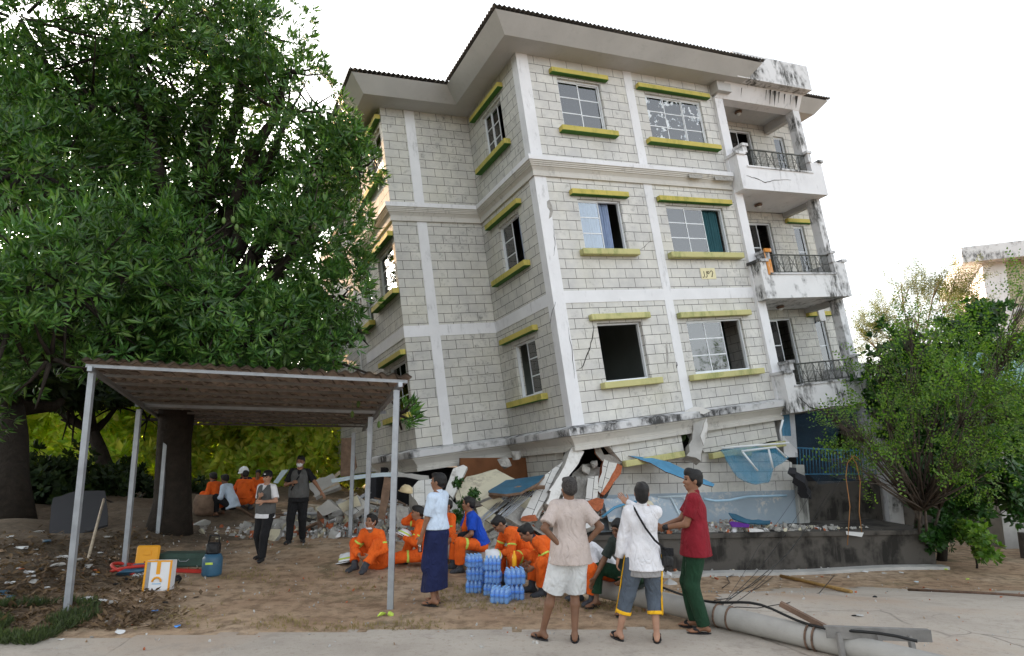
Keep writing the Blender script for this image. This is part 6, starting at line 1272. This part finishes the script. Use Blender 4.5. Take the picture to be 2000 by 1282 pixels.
M['hedge_leaf'] = leaf_mat('backlight_toned_leaf', [(.34, .46, .08), (.50, .55, .12), (.66, .58, .16), (.26, .38, .08)], .6, .6, .3, (1.4, 1.6, .7))  # backlight put into the leaf colours, since trees block the sun there
M['small_leaf'] = leaf_mat('small_bright_leaf', [(.05, .125, .018), (.10, .21, .028), (.20, .31, .05), (.035, .08, .015)], .45, .45, 1.2); M['big_leaf'] = leaf_mat('broad_green_leaf', [(.02, .06, .015), (.03, .09, .02), (.05, .13, .02)], .3, .4, .8)
M['acacia_leaf'] = leaf_mat('acacia_leaf', [(.12, .14, .04), (.17, .17, .05), (.09, .12, .04)], .3, .7, .5, (1.1, 1.2, .6)); M['grass'] = leaf_mat('grass_blade', [(.04, .065, .02), (.06, .085, .025), (.035, .05, .02)], .3, .6, 1.5); M['dry_grass'] = leaf_mat('dry_grass_blade', [(.32, .25, .13), (.25, .19, .10)], .3, .8, 1.5)
rg = np.random.default_rng(5)
mt = [leaf_template(rg, int(rg.integers(7, 13)), .215, .050, .35, rg.uniform(1.4, 2.3), rg.uniform(-.4, -.1)) for _ in range(14)]
tl = empty('mango_tree', tuple(gnd(330, 1033))); tag(tl, 'huge dense mango tree with hanging fruit filling the left behind the metal shelter', 'tree'); tinv = Matrix.Translation(-tl.location)
def sub(o, t, inv): o.parent = t; o.matrix_parent_inverse = inv; return o
LB = [(40,40,11,2.4),(260,90,11,2.0),(430,100,11.5,1.45),(560,230,11.5,1.3),(640,330,11.5,.90),(600,470,11,1.15),(480,380,12.3,1.5),(60,330,10,1.8),(260,330,12.5,1.7),(310,530,10,1.5),(130,560,8.8,1.3),(20,640,8.3,1.1),(430,610,10,1.3),(560,640,10.5,.9),(650,690,10.6,.55),(230,680,9.2,.9),(100,700,8.6,.75),(400,690,9.6,.7),(775,812,10.7,.40),(755,760,10.7,.25),(675,275,11.3,.5),(180,200,11,1.6),(520,520,11.5,1.3),(350,200,13,1.8),(-150,300,11,2.5),(-120,650,9.5,1.6),(600,640,12.5,1.0),(700,420,11.5,.33),(690,520,11.3,.35),(560,140,11.5,.85),(500,60,12,1.1),(630,220,11.5,.75),(700,330,11.3,.5),(660,580,11,.6),(700,640,10.8,.4),(420,30,12.5,1.4),(440,500,13,1.9),(460,330,13.5,1.3),(250,240,13.5,1.3),(150,420,13,2.0)]
def rfz(x, y): 
    v = (y - 7.9) / 6.1; return 2.95 - .55 * v
def clipc(p):
    v = (p[1] - 7.6) / 6.5; xl = -5.3 - 2.0 * v; xr = -1.15 - 1.9 * v
    if 7.5 < p[1] < 15 and xl - .3 < p[0] < xr + .25 and p[2] < rfz(p[0], p[1]) + .12: return False
    return p[2] > 1.7
P_, A_ = lobes_points(LB, 310, rg, gap=.09, clip=clipc)
V, Fc = clusters(P_, A_, rg, mt, .45, 1.05); sub(fast_mesh('crown', V, Fc, M['mango_leaf']), tl, tinv); NCL = len(P_)
tb_ = gnd(330, 1033); fork = Vector((tb_.x + .1, tb_.y - .3, 3.2)); mb = MB(); mb.tube([tb_ + Vector((0, 0, -.2)), tb_ + Vector((.02, 0, .5)), tb_ + Vector((.0, -.1, 1.6)), fork], .3, 14, rs=[.44, .33, .30, .34]); sub(mb.build('trunk', M['bark']), tl, tinv)
lb_ = limbs('limb', fork, .26, [(at(*l[:3]), .05) for l in LB if l[3] > .8], None, M['bark'], rg); sub(lb_, tl, tinv)
tw = MB()
for (u, v, d, r) in LB:
    c = at(u, v, d)
    for i in range(int(5 * r + 2)): dr = Vector(rg.normal(size=3)).normalized(); tw.tube([c + dr * r * .1, c + dr * r * .5 + Vector((0, 0, -.05)), c + dr * r * .93], .02, 4, rs=[.035, .02, .008])
tw.tube([at(640, 700, 10.8), at(720, 730, 10.8), at(770, 790, 10.7), at(785, 840, 10.7)], .02, 5); sub(tw.build('branches', M['bark']), tl, tinv)
M['fruit'] = mat('green_mango', (.10, .17, .04), .4, .2, 6, bump=0)
fm = None
for (u, v) in ((392,495),(398,507),(455,430),(462,445),(547,480),(480,525),(505,545),(616,540),(618,552),(395,470),(437,432),(512,615),(270,660),(620,640),(700,790),(688,810),(740,830),(640,700),(300,640),(520,590)):
    p = at(u, v, 9.2 if u < 560 else 10.0)
    q = MB(); q.lathe([(.006, .058), (.022, .042), (.03, .015), (.027, -.023), (.014, -.045), (.003, -.05)], 10, Matrix.Translation(p)); q.tube([p + Vector((0, 0, .055)), p + Vector((0, 0, .22))], .003, 4); sub(q.build('mango_fruit', M['fruit']), tl, tinv)

def simple_tree(name, base, lobes, label, leafm, tm, dens, r0, barkm='bark', gap=.1, s=(.8, 1.2), group=None, gs=.7, stems=1, clip=None, cat='tree', tr=(.35, .05), shell=(.2, 1.03), trunk_top=.5):
    base = Vector(base); t = empty(name, tuple(base)); tag(t, label, cat, group); inv = Matrix.Translation(-base); P, A = lobes_points(lobes, dens, rg, shell, gap, gs, clip); V, Fc = clusters(P, A, rg, tm, *s); sub(fast_mesh('crown', V, Fc, M[leafm]), t, inv)
    cs = [at(*l[:3]) for l in lobes]; zc = sum(c.z for c in cs) / len(cs); cc = sum(cs, Vector()) / len(cs); mb = MB()
    for k in range(stems):
        b = base + (Vector((rg.normal(0, .22), rg.normal(0, .15), 0)) if stems > 1 else Vector()); fk = b.lerp(Vector((cc.x, cc.y, zc)), trunk_top) + Vector((rg.normal(0, .25), rg.normal(0, .2), 0)) * (stems > 1); fk.z = b.z + (zc - b.z) * trunk_top
        mb.tube([b - Vector((0, 0, .2)), b.lerp(fk, .35) + Vector(rg.normal(0, .05, 3)), b.lerp(fk, .7) + Vector(rg.normal(0, .06, 3)), fk], r0, 8, rs=[r0 * 1.25, r0, r0 * .85, r0 * .7])
        for c, l in zip(cs, lobes):
            if stems > 1 and rg.random() < .45: continue
            mb.tube([fk, fk.lerp(c, .5) + Vector(rg.normal(0, .12 * l[3], 3)), c], r0 * .3, 6, rs=[r0 * .6, r0 * .35, r0 * .15])
            for i in range(5): dr = Vector(rg.normal(size=3)).normalized(); mb.tube([fk.lerp(c, .8), c + dr * l[3] * .5, c + dr * l[3] * .95], r0 * .1, 4, rs=[r0 * .2, r0 * .12, r0 * .04])
    sub(mb.build('trunk', M[barkm]), t, inv); return t
dt = [leaf_template(rg, 9, .34, .15, .4, 1.9, -.15) for _ in range(5)]; bt = [leaf_template(rg, 9, .20, .11, .4, 1.8, -.15) for _ in range(5)]
def sprig(rg, n=11, L=.36, ll=.055, lw=.03):
    V = []; Fc = []
    for i in range(n):
        t = (i + 1) / n; o = np.array([0, 0, 0]) + np.array([.25 * t * t, 0, t]) * L; sg = 1 if i % 2 else -1; d = unit((.4 * rg.normal(), sg, .5 + .3 * rg.normal())); s = unit(np.cross(d, (1, .3 * rg.normal(), .2))); k = len(V); V += [o, o + d * ll * .5 + s * lw / 2, o + d * ll, o + d * ll * .5 - s * lw / 2]; Fc += [(k, k+1, k+2), (k, k+2, k+3)]
    return np.array(V), np.array(Fc)
st_ = [sprig(rg) for _ in range(6)]; ac_ = [sprig(rg, 16, .7, .16, .03) for _ in range(6)]
BT = 'dark trees standing behind the shelter'
def cz(zmin): return lambda p: p[2] > zmin
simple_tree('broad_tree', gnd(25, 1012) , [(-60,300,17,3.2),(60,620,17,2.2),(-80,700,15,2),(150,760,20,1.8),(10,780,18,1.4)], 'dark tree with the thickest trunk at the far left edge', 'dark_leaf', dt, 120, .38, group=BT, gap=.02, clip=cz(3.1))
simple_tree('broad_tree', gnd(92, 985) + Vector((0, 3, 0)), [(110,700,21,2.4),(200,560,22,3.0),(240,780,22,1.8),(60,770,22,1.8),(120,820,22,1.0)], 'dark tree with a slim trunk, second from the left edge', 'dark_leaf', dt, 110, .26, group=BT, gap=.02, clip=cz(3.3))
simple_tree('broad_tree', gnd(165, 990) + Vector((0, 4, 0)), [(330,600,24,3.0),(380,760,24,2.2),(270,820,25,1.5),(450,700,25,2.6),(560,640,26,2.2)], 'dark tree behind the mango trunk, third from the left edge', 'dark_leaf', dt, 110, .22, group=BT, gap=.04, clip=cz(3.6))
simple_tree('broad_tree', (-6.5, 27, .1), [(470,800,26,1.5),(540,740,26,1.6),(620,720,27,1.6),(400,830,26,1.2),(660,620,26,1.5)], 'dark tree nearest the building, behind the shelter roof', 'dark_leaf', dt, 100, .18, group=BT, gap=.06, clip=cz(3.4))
# far woodland as uncountable masses; the bushes carry painted backlight
def foliage_mass(name, n, fn, tm, s, m, label):
    P = np.array([fn() for _ in range(n)]); A = rg.normal(size=(n, 3)) + np.array([0, -.3, .5]); nzv = np.array([mnoise.noise(Vector(p * .35)) for p in P]); k = nzv > -.25; V, Fc = clusters(P[k], A[k], rg, tm, *s); o = fast_mesh(name, V, Fc, M[m]); tag(o, label, 'woodland', None, 'stuff'); return o
def f1():
    x = rg.uniform(-32, -3); y = 25 + rg.uniform(-1.5, 3) + .1 * abs(x); top = 3.3 + 1.3 * mnoise.noise(Vector((x * .3, 0, 0))) + (1.2 if x < -12 else 0); return (x, y, rg.uniform(.05, 1) ** .8 * max(1, top + 1))
foliage_mass('sun_toned_bushes', 8000, f1, dt, (.8, 1.6), 'hedge_leaf', 'mass of yellow-green bushes coloured as if sunlit far behind the shelter')
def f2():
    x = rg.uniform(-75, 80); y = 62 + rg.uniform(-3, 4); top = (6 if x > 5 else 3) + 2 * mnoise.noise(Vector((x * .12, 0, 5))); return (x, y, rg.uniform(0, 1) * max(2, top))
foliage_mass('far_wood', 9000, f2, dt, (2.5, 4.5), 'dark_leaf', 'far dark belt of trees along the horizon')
# right-hand side ------------------------------------------------------------
simple_tree('leafy_tree', gnd(1800, 1098), [(1770,720,12.2,.85),(1850,680,13,.9),(1950,720,12.5,1.0),(1725,800,11.8,.70),(1830,810,12.6,1.05),(1940,850,12.2,1.0),(1690,850,11.7,.55),(1660,830,11.6,.35),(1705,700,13,.5),(1900,780,11.5,.8),(1990,640,12,.7),(1740,880,12,.5),(1640,890,12.5,.30),(1640,830,12,.3),(1610,800,12.2,.18),(1920,930,12.5,.6),(1690,930,12,.3),(1880,900,12.2,.5),(1970,780,12,.8),(1780,640,12.6,.5),(2010,560,13,.5)], 'multi-stemmed small tree with fine bright leaves in front of the right end of the building', 'small_leaf', st_, 350, .032, 'bark_m', gap=.25, s=(.6, 1.4), gs=2.0, stems=7, trunk_top=.36)
simple_tree('broad_leaf_tree', gnd(1862, 1100) + Vector((0, .5, 0)), [(1900,640,15,.75),(1840,690,15,.6),(1960,690,15,.6),(1760,700,15.5,.9),(1880,900,14.5,.8),(1950,960,14.5,.7),(1780,900,15.5,.8),(1850,820,15.5,1.2),(1960,820,15.5,1.1),(1930,610,15,.4),(1760,800,15.8,.8),(1720,740,16,.6),(1990,900,15,.8),(1850,740,15.5,.9),(1820,960,15,.6),(1900,980,15,.6),(1990,980,15,.6),(1740,940,15.8,.4)], 'dark broad-leaved tree behind the fine-leaved tree at the right', 'big_leaf', bt, 210, .09, 'bark', gap=.06, s=(.8, 1.2), gs=1.2, stems=2)
simple_tree('acacia_tree', (15.5, 27, -.6), [(1800,600,27,1.5),(1740,640,27,1.3),(1860,570,27,1.2),(1700,660,27,1.0),(1900,620,27,1.4),(1830,540,27,.6),(1760,560,27,.6)], 'feathery ochre-green acacia standing behind the right-hand trees', 'acacia_leaf', ac_, 260, .10, 'bark_p', gap=.16, s=(.6, 1.0), gs=1.0, shell=(.1, 1.05))
simple_tree('leafy_bush', gnd(1905, 1108), [(1905,1050,13.6,.35),(1925,1075,13.6,.25),(1890,1030,13.8,.25)], 'small yellow-green shrub at the foot of the trees by the pillar', 'small_leaf', bt, 500, .02, 'bark', gap=.05, s=(.5, .8), gs=2, cat='shrub')
simple_tree('leafy_bush', gnd(1835, 1085), [(1840,1040,14.3,.42),(1870,1020,14.6,.45),(1815,1050,14.2,.3)], 'dark low shrub between the tree stems and the plinth end', 'big_leaf', bt, 420, .02, 'bark', gap=.05, s=(.5, .9), gs=2, cat='shrub')
simple_tree('sapling', at(908, 1040, 12.0), [(893,945,12.4,.10),(925,965,12.2,.11),(905,985,12.1,.12),(895,1010,12.0,.12)], 'thin green sapling growing out of the rubble beside the cream slab', 'big_leaf', bt, 2500, .012, 'bark', gap=.0, s=(.22, .4), gs=3, cat='sapling')
for i, pl in enumerate((((1655,1065),(1660,990),(1652,930),(1655,905),(1668,890),(1680,900)), ((1683,1040),(1678,1000),(1680,940),(1672,905),(1662,890)))):
    tag(MB().tube([at(u, v, 11.9 + .1 * i) for u, v in pl], .008, 5).build('hanging_twig', mat('orange_twig', (.30, .14, .05), .8, .2, 5)), ['longer drooping orange twig hanging in front of the plinth', 'shorter drooping orange twig hanging in front of the plinth'][i], 'twig')
# ground cover
gt = [leaf_template(rg, 8, .16, .014, .1, .9, -.2) for _ in range(5)]
def fg():
    u, v = rg.uniform(-80, 190), rg.uniform(1180, 1262); p = gnd(u, v); return (p.x, p.y, p.z)
P = np.array([fg() for _ in range(2600)]); P = P[np.array([mnoise.noise(Vector(p * 1.6)) > -.12 and (p[0] < -4.6) for p in P])]; V, Fc = clusters(P, np.tile([0, 0, 1.], (len(P), 1)) + rg.normal(0, .35, (len(P), 3)), rg, gt, .3, .75); o = fast_mesh('weeds', V, Fc, M['grass']); tag(o, 'low green weeds on the verge at the lower left', 'weeds', None, 'stuff')
def fg2():
    u, v = rg.uniform(380, 1300), rg.uniform(1110, 1235); p = gnd(u, v) + Vector((rg.normal(0, .4), rg.normal(0, .12), 0)); return (p.x, p.y, p.z)
P = np.array([fg2() for _ in range(8000)]); P = P[np.array([mnoise.noise(Vector(p * .9)) + rg.normal(0, .12) > .22 and p[1] > 7.15 for p in P])]; V, Fc = clusters(P, np.tile([0, 0, 1.], (len(P), 1)) + rg.normal(0, .6, (len(P), 3)), rg, gt, .12, .38); o = fast_mesh('dry_turf', V, Fc, M['dry_grass']); tag(o, 'thin dry grass on the trodden dirt', 'grass', None, 'stuff')
P = np.array([tuple(at(rg.uniform(1050, 1092), rg.uniform(1055, 1110), 12.9 + rg.uniform(-.1, .1))) for _ in range(260)]); V, Fc = clusters(P, np.tile([0, -.4, -1.], (len(P), 1)), rg, gt, .9, 1.8); o = fast_mesh('dry_grass_tuft', V, Fc, M['dry_grass']); tag(o, 'dry straw-coloured grass hanging over the plinth edge', 'grass', None, 'stuff')
def fl():
    p = gnd(rg.uniform(-60, 330), rg.uniform(1040, 1230)); return (p.x + rg.normal(0, .2), p.y, p.z + .01)
P = np.array([fl() for _ in range(2300)]); P = P[P[:, 1] > 7.2]; lt_ = [leaf_template(rg, 2, .12, .045, 1.3, 1.8, -.1) for _ in range(4)]; P[:, 2] = [gz(a, b) + .015 for a, b in P[:, :2]]; V, Fc = clusters(P, np.tile([0, 0, 1.], (len(P), 1)) + rg.normal(0, .25, (len(P), 3)), rg, lt_, .5, 1.1)
M['litter_leaf'] = leaf_mat('fallen_leaf', [(.10, .06, .03), (.16, .10, .05), (.07, .045, .03)], .1, .8, 1.5); o = fast_mesh('leaf_litter', V, Fc, M['litter_leaf']); tag(o, 'brown fallen leaves on the ground under the trees', 'leaf litter', None, 'stuff')
# neighbouring structures at the right
nb = empty('neighbour_building', tuple(Vector((*at(1950, 700, 30).xy, -.6)))); tag(nb, 'pale block building with a stained flat parapet at the right edge', 'building')
c0 = at(1950, 516, 30); zt_ = c0.z; nb.rotation_euler = (0, 0, rad(-28))
wl2 = MB().box((0, 0, 0), (12, 8, zt_ + .6)); wl2.build('wall', block_mat('neighbour_block', (.50, .46, .34), .6), nb); MB().box((-.15, -.02, 0), (.75, 8.1, zt_ + .6)).build('column', M['white'], nb)
MB().box((-1.0, -.8, zt_ + .6), (13, 9, zt_ + 1.35)).build('parapet', M['white_dirty'], nb); MB().box((.75, -.14, zt_ - 2.0), (12, -.001, zt_ - 1.65)).build('cornice', M['ledge'], nb); MB().box((2.4, .5, zt_ + 1.35), (4.6, 2, zt_ + 1.95)).build('roof_crate', M['wood'], nb)
sh_ = empty('green_roof_shed', tuple(at(1850, 1060, 17.5))); sh_.location.z = -.6; tag(sh_, 'open shed with a pale green corrugated roof and concrete pillars at the right', 'shed'); si = Matrix.Translation(-sh_.location)
M['green_roof'] = mat('pale_green_roofing', (.28, .42, .40), .5, .2, 2); A0, A1, A2, A3 = at(1690, 752, 16.5), at(2080, 760, 15.5), at(2080, 645, 20), at(1760, 690, 20); V = []; Fc = []
for i in range(161):
    for j in (0, 1): u = i / 160; p = A0.lerp(A1, u) if j == 0 else A3.lerp(A2, u); V.append((p.x, p.y, p.z + .05 * math.sin(i * 1.57)))
for i in range(160): Fc.append((2*i, 2*i+2, 2*i+3, 2*i+1))
sub(fast_mesh('roof', np.array(V), np.array(Fc), M['green_roof']), sh_, si)
mb = MB(); mb.beam(A0 - Vector((0, 0, .12)), A1 - Vector((0, 0, .12)), .15, .2); sub(mb.build('beam', M['interior_dark']), sh_, si)
for (u, vb, vt, wd, d) in ((1985, 1072, 780, .52, None), (1752, 1012, 850, .34, 16.2)):
    b = gnd(u, vb) if d is None else at(u, vb, d); sub(MB().box((b.x - wd / 2, b.y, -.9), (b.x + wd / 2, b.y + wd, 3.2 if d is None else 2.6)).build('pillar', M['conc_smooth'] if d is None else M['white_dirty']), sh_, si)
sub(MB().box((8.5, 19.5, -.9), (22, 19.7, 1.5)).build('back_wall', M['mould_wall']), sh_, si)
p = gnd(1900, 1060); tag(MB().box((p.x - .5, 15.2, -.9), (p.x + 5, 15.4, p.z + .55)).build('garden_wall', M['mould_wall']), 'low dark wall behind the shrub and the concrete pillar', 'wall')
for (u, v, s_) in ((1790, 1062, 2),): chunk('cloth_sack', gnd(1812, 1092) + Vector((0, 0, .1)), (.20, .1, .12), 'ply', int(u), ['', 'small white scrap on the plinth under the lowest balcony', 'white sack lying at the tree stems by the plinth end'][s_], 'sack')

simple_tree('dark_bush', (-9.2, 17.5, .1), [(130,940,18,.9),(60,960,18,.8),(200,950,18.5,.6),(10,930,17.5,1.0)], 'dark undergrowth behind the black tarpaulin at the left', 'dark_leaf', bt, 300, .03, 'bark', gap=.0, s=(.8, 1.3), gs=2, cat='bush')
simple_tree('dark_bush', (-7.2, 19.5, .1), [(270,950,20,.7),(240,930,20,.5),(400,960,21,.45)], 'dark undergrowth right behind the mango trunk', 'dark_leaf', bt, 300, .03, 'bark', gap=.0, s=(.8, 1.3), gs=2, cat='bush')
